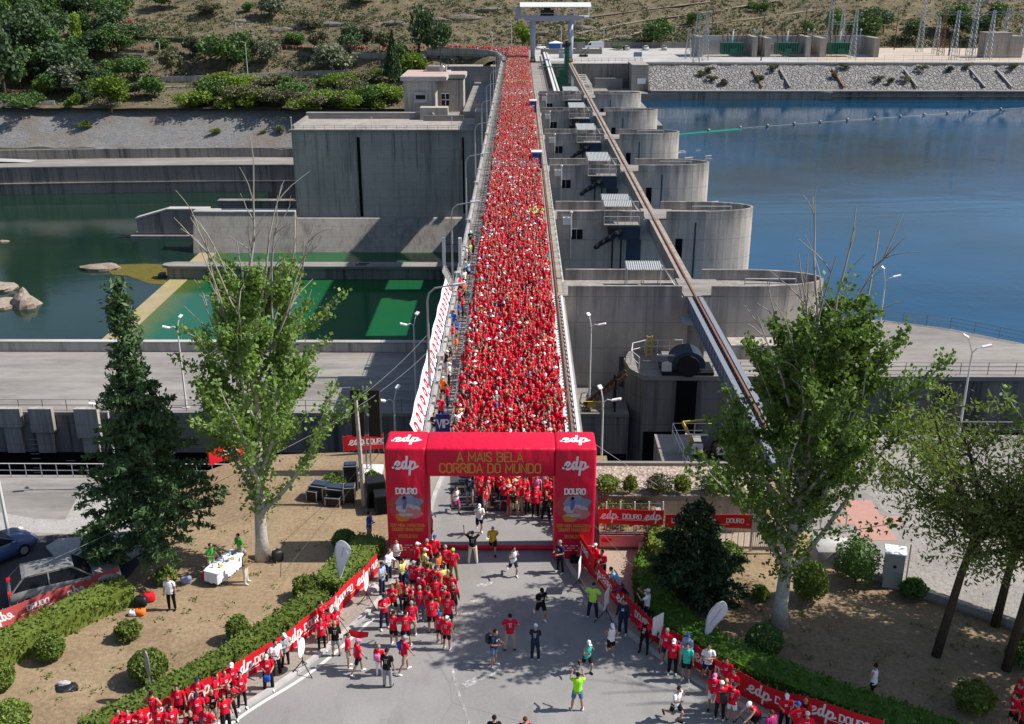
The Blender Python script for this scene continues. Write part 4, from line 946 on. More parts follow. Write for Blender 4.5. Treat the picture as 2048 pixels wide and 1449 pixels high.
def poplar(name, label, loc_, seed, H, spread, lean=(0,0), limbs=16, leaves=20000, bare=9, bareL=(2.5,4.5), rmin=2.3, side=0., long_limb=None):
    rr = random.Random(seed); rng = np.random.default_rng(seed)
    o = empty(name, loc_); tag(o, label, 'tree')
    m = MB(); tr = [Vector((lean[0]*t*t + .12*math.sin(t*5+seed), lean[1]*t*t, H*.82*t)) for t in np.linspace(0,1,12)]
    m.tube(tr, [.42 if i == 0 else .29*(1-i/12.5)+.03 for i in range(12)], 9)
    pts = []
    def addleaf(bp, k, sg):
        for _ in range(k):
            t = rr.uniform(.07,1)*(len(bp)-1); i = min(int(t), len(bp)-2); p = bp[i].lerp(bp[i+1], t-i)
            pts.append((p.x+rr.gauss(0,sg), p.y+rr.gauss(0,sg), p.z+rr.gauss(0,sg)))
    for b in range(limbs):
        t = .2 + .76*b/limbs; i = int(t*11); s = tr[i].lerp(tr[min(i+1,11)], t*11-i)
        az = b*2.4 + rr.uniform(-.4,.4); L = spread*(1.25-.75*t)*rr.uniform(.75,1.2)
        if side and math.cos(az)*side > 0: L *= 1+abs(side)
        d = Vector((math.cos(az), math.sin(az), .75+1.0*t))
        bp = branch(m, s, d, L*1.25, .13*(1.1-t)+.02, .015, rr, .8, .1, 7); addleaf(bp, int(leaves/limbs*.2*(.92+.45*t)), .2)
        for q in range(6):
            tq = rr.uniform(.25,.95)*6; iq = min(int(tq),6); s2 = bp[iq].lerp(bp[min(iq+1,7)], tq-iq); a2 = az + rr.uniform(-1.4,1.4)
            bq = branch(m, s2, (math.cos(a2), math.sin(a2), rr.uniform(.1,1.3)), L*rr.uniform(.25,.55), .03, .008, rr, .5, .13, 4); addleaf(bq, int(leaves/limbs*.13*(.92+.45*t)), .15)
    if long_limb:
        for (z, dx, dy, dz) in long_limb:
            bp = branch(m, (0,0,z), (dx,dy,dz), math.sqrt(dx*dx+dy*dy+dz*dz), .1, .015, rr, .25, .05, 8); addleaf(bp[2:], 420, .2)
    part('trunk', m, M['bark'], o, True)
    m = MB()
    for b in range(bare):
        az = b*2.1+rr.uniform(-.5,.5); s = tr[rr.randint(8,11)] + Vector((math.cos(az)*.3*spread*rr.random(), .6*math.sin(az), rr.uniform(-.5,1.2)))
        bp = branch(m, s, (math.cos(az)*.35, math.sin(az)*.3, 1.3), rr.uniform(*bareL)+1, .065, .018, rr, -.12, .09, 7)
        for q in range(3): branch(m, bp[rr.randint(2,6)], (math.cos(az)*.5+rr.uniform(-.4,.4), .3*rr.gauss(0,1), 1), rr.uniform(.9,2.2), .03, .012, rr, -.5, .12, 4)
    part('bare_branch', m, M['twig'], o, True)
    # ivy sleeves and leaves along the trunk
    for _ in range(int(leaves*.09)):
        t = rr.uniform(rmin/H, .95); i = int(t*11); p = tr[i].lerp(tr[min(i+1,11)], t*11-i); pts.append((p.x+rr.gauss(0,.45), p.y+rr.gauss(0,.45), p.z))
    P_ = np.array(pts); P_ = P_[P_[:,2] > rmin]
    V, F_ = cards(P_, .18, rng, 1.15); link('crown', np_mesh('crown', V, F_, LM['poplar']), o)
    return o
poplar('poplar_tree', 'tall poplar with bare grey top twigs standing on the left lawn', at(531,1118), 11, 15.6, 4.5, (.35,0), 24, 19000, 16, (3.5,5.6), 2.6, .3)
rp = poplar('poplar_tree', 'tall poplar with bare top twigs right of the arch, pale forked trunk', at(1563,1252), 23, 15.6, 5.0, (.55,0), 27, 24000, 15, (3.0,5.0), 2.4, .1, [(5.5,6.0,.5,5.0),(7.0,5.3,-.5,6.),(4.2,-3.3,.3,4.5)])

# two more poplars of the same row, beyond the picture's edge: their shade reaches the lawn and road
for (x_, y_, a_, k_) in ((24.5,33.5,2.1,1.12),(27,38.2,4.0,1.05)):
    o = copy_tree(rp); o.location = (x_,y_,0); o.rotation_euler.z = a_; o.scale = (k_,k_,k_); o['label'] = 'poplar of the lawn row farther right, ' + ('nearer the road' if y_ < 35 else 'nearer the gravel yard')
def conifer(name, label, loc_, seed, H, prof, zmin, mat, dens_=1., droop=-.25, size=.2):
    rr = random.Random(seed); rng = np.random.default_rng(seed); o = empty(name, loc_); tag(o, label, 'tree')
    m = MB(); m.tube([(0,0,0),(.05,0,H*.5),(0,0,H)], [.3,.2,.02], 8); pts = []
    z = zmin
    while z < H-.1:
        L = lerp(prof, z/H)
        for b in range(6 if L > 1 else 5):
            az = rr.uniform(0,6.28); l = L*rr.uniform(.55,1.15); bp = branch(m, (0,0,z+rr.uniform(-.15,.15)), (math.cos(az), math.sin(az), .15 if z < H*.8 else .8), l, .035, .008, rr, droop, .06, 5)
            for q in range(int(46*l*dens_)+6):
                t = rr.uniform(.15,1)*5; i = min(int(t),4); p = bp[i].lerp(bp[i+1], t-i); wd = .34*(1-t/5)+.1
                pts.append((p.x-math.sin(az)*rr.gauss(0,wd)+rr.gauss(0,.06), p.y+math.cos(az)*rr.gauss(0,wd)+rr.gauss(0,.06), p.z+rr.gauss(-.05,.07)))
        z += .27 if L > .6 else .18
    part('trunk', m, M['bark_dark'], o)
    V, F_ = cards(np.array(pts), size, rng, 2.4, (0,0,0), .15); link('crown', np_mesh('crown', V, F_, LM[mat]), o); return o
conifer('fir_tree', 'tall dark green fir tree on the left lawn, pointed and open', at(310,1122), 5, 14.2, [(0,3.2),(.2,3.5),(.33,2.8),(.45,2.4),(.55,1.9),(.66,1.0),(.78,.75),(.92,.5),(1,.1)], 1.6, 'fir', 1.0, -.2, .14)
conifer('yew_tree', 'small dense dark conifer beside the curved hedge on the right', at(1385,1192), 6, 4.9, [(0,1.9),(.15,2.6),(.4,2.2),(.65,1.3),(.85,.7),(1,.1)], .5, 'yew', 3.2, -.1, .115)
conifer('young_fir', 'young green fir at the edge of the left car park under the tall fir', at(205,1142), 16, 2.3, [(0,1.2),(.4,1.1),(.8,.5),(1,.1)], .2, 'fir', 1.4, 0, .15)

def feather(label, loc_, seed, H, dirs, R, n):
    rr = random.Random(seed); rng = np.random.default_rng(seed); o = empty('feathery_tree', loc_); tag(o, label, 'tree'); m = MB(); pts = []
    base = [Vector((0,0,0)), Vector((dirs[0]*.3,dirs[1]*.3,H*.3)), Vector((dirs[0]*.6,dirs[1]*.6,H*.5))]
    m.tube(base, [.21,.16,.13], 8)
    for b in range(9):
        az = b*.7+rr.uniform(-.3,.3); s = base[1].lerp(base[2], rr.uniform(.3,1.))
        bp = branch(m, s, (math.cos(az)+dirs[0]*.12, math.sin(az), rr.uniform(.7,2.)), R*rr.uniform(.9,1.45), .12, .02, rr, .15, .1, 6)
        for q in range(10):
            s2 = bp[rr.randint(1,6)]; a2 = az+rr.uniform(-1.6,1.6); bq = branch(m, s2, (math.cos(a2), math.sin(a2), rr.uniform(-.1,1.)), R*rr.uniform(.3,.6), .03, .006, rr, -.35, .1, 4)
            for _ in range(n//90):
                t = rr.uniform(.1,1)*4; i = min(int(t),3); p = bq[i].lerp(bq[i+1], t-i); pts.append((p.x+rr.gauss(0,.34), p.y+rr.gauss(0,.34), p.z+rr.gauss(-.1,.2)))
    part('trunk', m, M['bark_dark'], o, True)
    V, F_ = cards(np.array(pts), .095, rng, 2.6, (0,0,-.6), .3); link('crown', np_mesh('crown', V, F_, LM['feather']), o); return o
feather('leaning tree with fine feathery olive leaves on the right lawn', at(1872,1312), 3, 12.3, (2.0,1.0), 4.8, 13000)
feather('second feathery tree at the right edge with a straight brown trunk', at(2012,1340), 8, 11.5, (1.2,.6), 4.3, 7500)
feather('thin feathery tree standing by the low wall at the far right', at(1990,1252), 9, 9.5, (1.,.8), 3.4, 5500)

def blob_cards(n, rng, rad, shell=.35, lump=.0, seed=0, zmin=-.75):
    d = rng.normal(size=(n,3)); d /= np.linalg.norm(d,axis=1,keepdims=True); d = d[d[:,2] > zmin]
    k = 1 - shell*rng.random(len(d))**2
    if lump: k *= 1 + lump*np.array([mnoise.noise(Vector(v)*2.2+Vector((seed*5.1,0,0))) for v in d])
    return d*k[:,None]*np.asarray(rad)
def bush(name, label, loc_, r, h, seed, mat='box', lump=.15, n=2600, size=.1, cat='bush', stem=True, group=None, dz=0.):
    rng = np.random.default_rng(seed); o = empty(name, loc_, rng.uniform(0,6)); tag(o, label, cat, group)
    c = MB().ball((0,0,0), (.8,.8,.8), 12, 8); zc = h*.52
    c.v = [(v[0]*r*(.98 if lump < .15 else .8)*(1+lump*mnoise.noise(Vector(v)*2.2+Vector((seed*5.1,0,0)))), v[1]*r, v[2]*h/2) for v in c.v]
    P_ = blob_cards(n, rng, (r,r,h/2), .25 if lump < .15 else .5, lump*1.3, seed); V, F_ = cards(P_, size, rng, 1.3)
    k = len(V); cv = np.array(c.v); 
    me = bpy.data.meshes.new('foliage'); me.from_pydata([tuple(x) for x in V]+c.v, [], [tuple(f) for f in F_]+[tuple(i+k for i in f) for f in c.f]); me.materials.append(LM[mat]); me.update()
    f = link('foliage', me, o); f.location = (0,0,zc+dz)
    if stem: MB().tube([(0,0,0),(0,0,zc)], .06, 5).build('stem', M['bark_dark'], o)
    return o
BU = [('topiary_bush','clipped round bush with a long shadow beside the road sign on the left lawn',(300,1362),.78,1.35,'box',.02),
 ('topiary_bush','clipped egg shaped bush in front of the left hedge on the dry lawn',(478,1282),.48,1.2,'box',.08),
 ('topiary_bush','round clipped bush below the far left hedge',(103,1318),.62,1.1,'box',.04),
 ('shrub','loose grey green shrub on the open dry lawn at left',(257,1278),.5,.8,'hedge',.35),
 ('shrub','loose leafy shrub between the lawn and the left hedge',(613,1196),.55,1.1,'hedge',.35),
 ('shrub','dark round bush behind the white feather flag on the left',(690,1098),.62,.95,'mid',.15),
 ('shrub','pale green bush at the left edge below the far hedge',(2,1378),.6,1.1,'box',.1),
 ('shrub','light green bush at the bottom left corner',(25,1462),.75,1.2,'box',.2),
 ('shrub','bright shrub under the fir near the car park',(332,1165),.5,.8,'box',.3),
 ('shrub','dark clipped bush at the foot of the right poplar',(1527,1305),.78,1.2,'mid',.06),
 ('shrub','tall dense bush behind the right poplar trunk',(1617,1200),.78,1.9,'hedge',.12),
 ('shrub','dark hedge block beside the grey electric cabinet',(1710,1165),1.05,2.3,'mid',.2),
 ('shrub','small loose shrub right of the electric cabinet',(1825,1195),.55,.9,'mid',.3),
 ('shrub','loose bush in the shade at the lower right of the lawn',(1945,1420),.75,1.1,'hedge',.3),
 ('shrub','small bush at the right edge beside the trunk',(2045,1330),.7,1.2,'mid',.25),
 ('shrub','small wild plant on the lawn between poplar and dark conifer',(1520,1198),.35,.6,'hedge',.4),
 ('shrub','rounded bush against the right hedge behind the dark conifer',(1455,1140),.7,1.4,'box',.2),
 ('shrub','yellowish shrub beside the black flight cases',(668,985),.7,1.0,'box',.35),
 ('shrub','low shrub by the black loudspeaker tower',(745,970),.5,.8,'box',.35)]
for i, (nm, lb, p, r, h, mt, lu) in enumerate(BU): bush(nm, lb, at(*p), r, h, 40+i, mt, lu, 2600, .1)
for i, (x_, r, lb) in enumerate(((1215,.6,'green'),(1260,.35,'thin yellowish'),(1318,.7,'reddish brown'),(1365,.45,'sparse green'),(1428,.75,'bushy orange brown'))):
    bush('shrub', f'{lb} shrub in the strip below the pebble roof', at(x_,985,2.2)+Vector((0,0,0)), r, .9, 80+i, 'scrub' if i in (2,4) else 'hedge', .4, 1100, .1)

def hedge(label, path, w, h, mat, seed, dens_=230, name='hedge'):
    rng = np.random.default_rng(seed); rr = random.Random(seed); path = dens(smooth(path,2), .35); m = MB(); pts = []
    o = empty(name, (*path[0],0)); tag(o, label, 'hedge'); px0 = path[0]
    path = [(p[0]-px0[0], p[1]-px0[1]) for p in path]; l = off(path, w/2*.85); r = off(path, -w/2*.85); n = len(path)
    hh = [h*(.88+.08*mnoise.noise(Vector((p[0]*.7,p[1]*.7,seed)))) for p in path]
    m.add([(*l[i],0) for i in range(n)]+[(*l[i],hh[i]*.93) for i in range(n)]+[(*r[i],hh[i]*.93) for i in range(n)]+[(*r[i],0) for i in range(n)],
          [(k*n+i,k*n+i+1,(k+1)*n+i+1,(k+1)*n+i) for k in range(3) for i in range(n-1)]+[(0,n,2*n,3*n),(n-1,4*n-1,3*n-1,2*n-1)])
    for i in range(n-1):
        a = Vector((*path[i],0)); b = Vector((*path[i+1],0)); L = (b-a).length; t = (b-a).normalized(); sd = Vector((-t.y,t.x,0))
        for _ in range(int(dens_*L)):
            q = rr.random(); p = a.lerp(b, rr.random()); u = rr.uniform(-1,1); lm_ = 1+.12*mnoise.noise(p*.9+Vector((0,0,seed)))
            if q < .5: p = p + sd*u*w/2*lm_ + Vector((0,0,hh[i]*lm_*(1-.1*u**4)))
            else: p = p + sd*(w/2*lm_)*(1 if q < .75 else -1) + Vector((0,0,hh[i]*rr.random()))
            pts.append(p + Vector((rr.gauss(0,.05),rr.gauss(0,.05),rr.gauss(0,.05))))
    for e, e2 in ((0,1),(n-1,n-2)):
        a = Vector((*path[e],0)); t = (a-Vector((*path[e2],0))).normalized(); sd = Vector((-t.y,t.x,0))
        for _ in range(int(dens_*1.1)): pts.append(a + t*rr.uniform(.0,.16) + sd*rr.uniform(-1,1)*w/2 + Vector((0,0,hh[e]*rr.random())))
    V, F_ = cards(np.array([tuple(p) for p in pts]), .12, rng, 1.3); k = len(V)
    me = bpy.data.meshes.new('foliage'); me.from_pydata([tuple(x) for x in V]+m.v, [], [tuple(f) for f in F_]+[tuple(i+k for i in f) for f in m.f]); me.materials.append(LM[mat]); me.update()
    link('foliage', me, o); return o
hedge('clipped green hedge behind the red banner, left of the arch', px([(742,1106),(700,1152),(655,1196)]), 1.55, 1.15, 'box', 1)
hedge('low hedge behind the long left banner down to the bottom edge', px([(642,1212),(580,1255),(500,1306),(420,1356),(310,1415),(180,1482)]), 1.0, .95, 'box', 2)
hedge('dense hedge between the dry lawn and the parked dark car', px([(-40,1352),(40,1300),(120,1262),(185,1228),(255,1200)]), 1.5, 1.15, 'hedge', 3)
hedge('broad curved hedge along the right banner, partly in shade', px([(1318,1118),(1298,1150),(1302,1200),(1330,1250),(1395,1297),(1480,1342),(1580,1384),(1690,1424),(1800,1462),(1960,1520)]), 1.5, .95, 'grass', 4, 260)
hedge('green clipped hedge mound behind the paved corner on the right', px([(1335,1150),(1312,1112),(1345,1092)]), 1.4, 1.5, 'hedge', 6)

# ---- hillside trees, each one a thing
def crown_template(kind, seed, n=2600):
    rng = np.random.default_rng(seed); c = []; k = {'round':7,'wide':9,'tall':6,'cone':1,'shrub':5}[kind]
    if kind == 'cone':
        z = rng.random(n)**1.3; a = rng.uniform(0,6.28,n); r = (1-z)*.48*np.sqrt(rng.uniform(.25,1,n)); P_ = np.stack([r*np.cos(a), r*np.sin(a), z*.95+.05], 1)
        P_[:,2] += .03*np.sin(a*5)
    else:
        for i in range(k):
            sx, zc, sz = {'round':(.3,.6,.3),'wide':(.42,.6,.22),'tall':(.09,.55,.38),'shrub':(.4,.42,.35)}[kind]
            cc = np.array([rng.uniform(-sx,sx), rng.uniform(-sx,sx), zc+rng.uniform(-sz,sz)*.75]); rad = {'round':.28,'wide':.26,'tall':.16,'shrub':.3}[kind]*rng.uniform(.7,1.15)
            c.append(cc + blob_cards(n//k, rng, (rad,rad,rad*(.8 if kind != 'tall' else 1.5)), .7, .5, i+seed, -1))
        P_ = np.concatenate(c); P_[:,2] = np.maximum(P_[:,2], .04); 
    return cards(P_, .06 if kind != 'tall' else .045, rng, 1.4)
TMP = {}
def hill_tree(name, label, base, w, h, kind, mat, seed, cat='tree'):
    key = (kind, mat, seed % 3)
    if key not in TMP:
        V, F_ = crown_template(kind, hash(kind) % 97 + seed % 3 if False else len(TMP)+11); TMP[key] = (np_mesh('crown', V, F_, LM[mat]), MB().tube([(0,0,-.1),(.01,0,.5)], [.035,.02], 5).mesh('trunk', M['bark_dark']))
    o = empty(name, base, seed*1.7); tag(o, label, cat)
    c = link('crown', TMP[key][0], o); c.scale = (w, w, h)
    t = link('trunk', TMP[key][1], o); t.scale = (h*.8, h*.8, h)
    return o
def hit(px_, py_):
    d = ray(px_, py_); y = 346.
    while y < 1000:
        t = y/d.y; z = CAM_H + d.z*t; x = d.x*t; gz = hill_z(x,y) if not (x > -9 and y < 402) else 0.
        if z <= gz: break
        y += .5
    return Vector((x, y, gz))
HT = [ # base x, y, width px, height px, kind, material, words
 (12,205,105,150,'round','dark','large dark cedar like tree at the left edge'),(70,120,95,95,'wide','dark','broad dark tree high on the left slope'),(25,95,60,90,'tall','mid','tall green tree at the upper left edge'),(110,30,70,60,'round','dark','dark tree on the upper left road bend'),(62,30,60,70,'tall','mid','tall mid green tree at the top left'),
 (158,112,44,80,'tall','bright','bright slender poplar on the left slope'),(100,172,100,85,'wide','dark','wide very dark tree below the slender poplar'),(150,155,60,55,'round','mid','mid green tree right of the dark one'),(132,62,50,45,'round','mid','tree beside the upper road with runners'),
 (40,180,70,60,'round','mid','leafy tree in front of the cedar'),(45,218,60,45,'shrub','mid','shrub at the foot of the left cedar'),(85,195,36,36,'shrub','bright','small yellowish shrub above the pale wall'),(122,195,60,45,'round','mid','rounded tree above the stone slope'),(165,200,45,42,'shrub','dark','dark shrub under the pink oleander'),(145,225,28,32,'shrub','bright','single bright bush at the top of the stone slope'),
 (225,232,74,62,'round','bright','big bright bush throwing a shadow on the stone slope'),(278,160,50,46,'round','mid','glossy green tree above the bright bush'),(295,195,58,52,'round','mid','deep green round tree by the lower path'),(205,185,48,44,'shrub','dark','dark bush beside the pink blossom'),(250,195,45,40,'shrub','mid','bush between two round green trees'),
 (180,172,34,24,'shrub','pink','pink flowering oleander on the left slope'),(229,140,24,16,'shrub','pink','smaller pink flowering oleander near the lamp'),
 (235,52,70,55,'round','mid','green tree on the bare slope above the road'),(258,85,50,38,'wide','dark','low dark tree beside the upper road'),(222,105,56,50,'round','mid','tree in front of the terraces'),(190,118,52,48,'round','dark','dark tree right of the slender poplar'),
 (330,108,36,36,'round','mid','small round tree by the terrace steps'),(345,158,50,62,'round','scrub','dull olive tree below the terraces'),(386,118,34,42,'round','scrub','brownish tree beside the runners road'),(456,146,84,76,'wide','mid','broad fresh green tree in the middle of the left slope'),
 (505,118,32,36,'round','olive','small grey olive tree by the road'),(536,128,46,44,'round','olive','grey olive tree right of the broad green tree'),(665,150,68,54,'round','olive','large grey olive tree below the runners road'),(640,112,42,46,'round','scrub','dull tree behind the large olive'),(700,108,46,52,'round','dark','dark tree behind the grey olive'),
 (590,95,40,30,'shrub','mid','shrub beside the runners road'),(490,155,14,12,'shrub','mid','tiny clipped bush on the bare bank'),(735,100,40,45,'round','scrub','olive brown tree left of the dark conifers'),
 (787,170,46,95,'cone','dark','dark cypress left of the control building'),(838,112,58,92,'round','dark','tall dark tree behind the control building'),(878,118,48,66,'round','dark','dark tree beside the viaduct'),(826,152,60,46,'round','bright','yellow green bush beside the control building'),(752,160,28,24,'shrub','bright','small bright bush left of the cypress'),
 (800,140,40,50,'round','mid','mid green tree squeezed behind the yellow bush'),(760,118,44,48,'round','scrub','dull leafless looking tree by the viaduct road'),
 (340,22,60,40,'round','mid','lone green bush high on the bare left hill'),(540,38,62,48,'round','olive','large grey bush at the top of the hill'),(500,26,30,22,'shrub','mid','green shrub beside the large grey bush high up'),(730,8,40,26,'shrub','mid','shrub cut by the top edge of the hill'),(420,30,40,26,'shrub','scrub','dry bush on the bare hill'),(620,60,36,24,'shrub','scrub','dry bush on the rocky bank'),
 (1045,98,38,46,'round','bright','bright green tree left of the gantry crane'),(1315,95,56,54,'round','mid','single round green tree at the foot of the right hill'),(1668,88,50,84,'round','mid','tall green bush behind the sandy yard'),(1722,92,56,54,'round','mid','bright green bush behind the substation tower'),(1748,62,62,44,'wide','dark','dark wide bush behind the substation'),(1610,72,30,30,'shrub','mid','small shrub right of the last transformer'),
 (1818,84,50,42,'round','dark','dark round bush at the yard edge'),(1905,70,66,56,'round','mid','green tree behind the lattice towers'),(1952,82,60,52,'wide','dark','dark bush among the right lattice towers'),(2000,58,50,46,'round','mid','tree at the upper right behind the towers'),(1520,20,36,22,'shrub','mid','shrub on the right hill path'),(1240,100,30,10,'shrub','mid','low hedge bush left of the white van'),(1390,52,26,28,'shrub','mid','shrub behind the first lattice towers')]
for i in range(26):
    HT.append((rnd.uniform(-8,250), rnd.uniform(25,200), rnd.uniform(48,80), rnd.uniform(42,70), ['round','wide','round','tall'][i%4], ['dark','mid','dark','mid','olive','mid'][i%6], 'UL'))
for i in range(17):
    HT.append((385+i*25+rnd.uniform(-6,6), 214+rnd.uniform(-14,4), rnd.uniform(48,66), rnd.uniform(34,48), 'shrub', ['bright','scrub','mid','hedge','bright','scrub'][i%6], None))
for i in range(7):
    HT.append((425+i*52+rnd.uniform(-12,12), 178+rnd.uniform(-6,4), rnd.uniform(40,56), rnd.uniform(26,36), 'shrub', ['hedge','bright','scrub','mid'][i%4], None))
nb = 0
num = ['first','second','third','fourth','fifth','sixth','seventh','eighth','ninth','tenth','eleventh','twelfth','thirteenth','fourteenth','fifteenth','sixteenth','seventeenth','eighteenth','nineteenth','twentieth','twenty first','twenty second','twenty third','twenty fourth']
ul = sorted([h for h in HT if h[6] == 'UL'], key=lambda h: h[0])
band = sorted([h for h in HT if h[6] is None], key=lambda h: h[0])
for i, (x_, y_, w_, h_, kd, mt, wd) in enumerate(HT):
    b = hit(x_, y_); sc = F_PX/((b.y)*.9367+(27-b.z)*.35)
    adj = {'bright':'bright green','scrub':'dull olive','mid':'mid green','hedge':'yellow green'}.get(mt,'')
    lab = f'{dict(dark="dark green",mid="mid green",olive="grey olive")[mt]} tree, {num[ul.index(HT[i])] if ul.index(HT[i]) < 24 else "last but one" if ul.index(HT[i]) == 24 else "last"} from the edge in the wooded left slope' if wd == 'UL' else (wd + ', far bank') if wd else f'{adj} bush, {num[band.index(HT[i])]} from the left in the shrub band above the stone slope'
    sh_ = kd == 'shrub'
    o = hill_tree('hillside_bush' if sh_ else ('cypress_tree' if kd == 'cone' else 'hillside_tree'), lab, b - Vector((0,0,.2)), w_/sc*1.12, h_/sc*1.08, kd, mt, i, 'bush' if sh_ else 'tree')
    if wd == 'UL': o['group'] = 'trees of the wooded left slope'
    if not wd: o['group'] = 'bushes in the band above the stone slope'
for x_, y_, w_, h_, lb in ((148,280,26,24,'round'),(414,298,22,15,'low'),(545,292,20,26,'pale'),(512,290,14,9,'dry')):
    g_ = at(x_,y_,-20); g_ = Vector(((x_-1040)/6.45, 339.5, -21.8)) if y_ > 285 else Vector(((x_-1040)/6.4, 341.5, -20.6))
    hill_tree('slope_bush', f'{lb} green bush growing alone out of the grey stone slope', g_, w_/6.4, h_/6.4, 'shrub', 'hedge' if lb != 'pale' else 'olive', 3, 'bush')
# dry tufts on the reservoir embankment
tl = [(1402,142),(1420,137),(1425,148),(1445,152),(1522,147),(1545,135),(1667,142),(1688,133),(1758,148),(1785,150),(1812,148),(1845,135),(1905,136),(1935,132),(2030,133)]
for i, (x_, y_) in enumerate(tl):
    yy = 331-(y_-131)*.42; g_ = Vector((atY(x_, y_, yy).x, yy, -.3-(332.6-yy)*.485+.2))
    hill_tree('dry_tuft', f'dry brownish tuft on the pale stones, {num[i]} from the crest end', g_, 2.6, 2.0, 'shrub', 'scrub', i, 'plant')['group'] = 'tufts on the reservoir embankment'
# uncounted scrub over the hill
rng = np.random.default_rng(77); cc = []
for _ in range(21000):
    x = rng.uniform(-190, 230); y = 403 + 190*rng.random()**1.6
    if mnoise.noise(Vector((x*.03, y*.05, 9))) + rng.uniform(-.45,.45) < -.12: continue
    s = rng.uniform(.3, 1.)*(1+.9*(rng.random()<.12)); z = hill_z(x, y); k = rng.integers(7, 13)
    q = rng.normal(size=(k,3))*np.array([s*.55,s*.55,s*.3]); q[:,2] = abs(q[:,2]); cc.append(q + np.array([x,y,z]))
for _ in range(900):
    x = rng.uniform(-190, -24); y = rng.uniform(351, 400); s = rng.uniform(.4,1.1); z = hill_z(x,y)
    q = rng.normal(size=(9,3))*np.array([s*.6,s*.6,s*.3]); q[:,2] = abs(q[:,2]); cc.append(q + np.array([x,y,z]))
V, F_ = cards(np.concatenate(cc), .5, rng, 1.4)
tag(link('scrub', np_mesh('scrub', V, F_, LM['scrub'])), 'dry scrub scattered over the hillside', None, None, 'stuff')
LM['brush'] = leafmat('olive_underbrush', (.035,.05,.022), (.15,.16,.075), (.07,.1,.035), .1)
cc = []
for _ in range(9000):
    left = rng.random() < .5
    x = rng.uniform(-190, -18) if left else rng.uniform(-18, 230); y = rng.uniform(352, 392) if left and rng.random() < .3 else 404 + 170*rng.random()**1.5
    band_ = ((hill_z(x,y)-.09*x)*.11) % 1 if not left else .5
    if mnoise.noise(Vector((x*.022, y*.04, 21))) + rng.uniform(-.5,.5) < (.0 if left else -.15) or (not left and band_ < .22): continue
    s = rng.uniform(.6, 1.5)*(1+.8*(rng.random()<.1)); z = hill_z(x, y); k = int(16*s)+6
    q = rng.normal(size=(k,3))*np.array([s*.5,s*.5,s*.42]); q[:,2] = abs(q[:,2]); cc.append(q + np.array([x,y,z]))
V, F_ = cards(np.concatenate(cc), .5, rng, 1.4)
tag(link('underbrush', np_mesh('underbrush', V, F_, LM['brush'])), 'olive green underbrush covering the hillside', None, None, 'stuff')
M['slate'] = ground_mat('slate_rock', [(.13,.115,.1),(.22,.19,.165),(.09,.075,.06)], .5, 2., .1)
for i, (x_, y_, w_) in enumerate(((560,62,5),(610,55,7),(660,52,6),(720,60,7),(790,50,5),(870,45,6),(930,38,7),(480,45,5),(980,22,6),(1080,70,4),(1240,78,5),(1170,58,5))):
    rock('rock_outcrop', hit(x_, y_), (w_,1.6,1.3), f'grey slate outcrop on the dry far hill, {num[i]} of the outcrops', 60+i, 'slate')['group'] = 'rock outcrops on the hill'
# sparse tufts in the dry lawns
cc = []
for a, b, n_ in (((60,1200),(700,1420),70),((1450,1180),(2000,1440),70),((420,990),(740,1180),25)):
    for _ in range(n_):
        p = at(rng.uniform(a[0],b[0]), rng.uniform(a[1],b[1])); 
        if -10.5 < p.x < 9 and p.y < 45: continue
        q = rng.normal(size=(rng.integers(4,14),3))*np.array([.14,.14,.05]); q[:,2] = abs(q[:,2])+.02; cc.append(q + np.array([p.x,p.y,0]))
V, F_ = cards(np.concatenate(cc), .09, rng, 1.6)
tag(link('grass_tufts', np_mesh('grass_tufts', V, F_, LM['hedge'])), 'sparse green tufts in the dry lawns', None, None, 'stuff')
# terraces, paths and walls on the left slope
def slope_wall(name, pts, h, t, mat, label=None, cat='wall'):
    m = MB(); q = [hit(*p) for p in pts]
    for a, b in zip(q, q[1:]): m.bar(a+Vector((0,0,h/2)), b+Vector((0,0,h/2)), t, h)
    o = m.build(name, M[mat]); return tag(o, label, cat) if label else struct(o)
slope_wall('slope_wall', [(0,213),(60,211),(110,210)], 1.2, .5, 'conc_light', 'short pale wall at the top of the stone slope on the left')
slope_wall('slope_wall', [(320,166),(430,163),(560,157),(700,153)], 2.0, .5, 'conc', 'long grey retaining wall along the lower hillside path')
slope_wall('path_edge', [(325,176),(500,172),(700,166),(800,163)], .3, 1.0, 'conc_light')
slope_wall('stone_terrace', [(235,105),(290,107)], 1., .5, 'conc_dark', 'short stone terrace on the brown slope, upper one', 'terrace')
slope_wall('stone_terrace', [(228,115),(285,117)], 1., .5, 'conc_dark', 'short stone terrace on the brown slope, lower one', 'terrace')
hd = slope_wall('roadside_hedge', [(280,82),(420,88),(560,98),(640,108)], 1.4, 1.2, 'bark_dark', 'dark clipped hedge line along the runners road', 'hedge'); hd.data.materials[0] = LM['dark']
hd = slope_wall('boundary_hedge', [(1143,85),(1200,92),(1262,93)], 1.6, 1.4, 'bark_dark', 'green hedge at the hill foot behind the white van', 'hedge'); hd.data.materials[0] = LM['mid']
slope_wall('hill_path', [(1130,75),(1200,58),(1290,42),(1400,28),(1560,2)], .25, 2.2, 'paving')
slope_wall('hill_path', [(1180,88),(1300,62),(1400,50),(1500,40),(1640,20)], .25, 1.8, 'paving')
slope_wall('hill_path', [(1180,35),(1300,20),(1420,5)], .25, 1.8, 'paving')
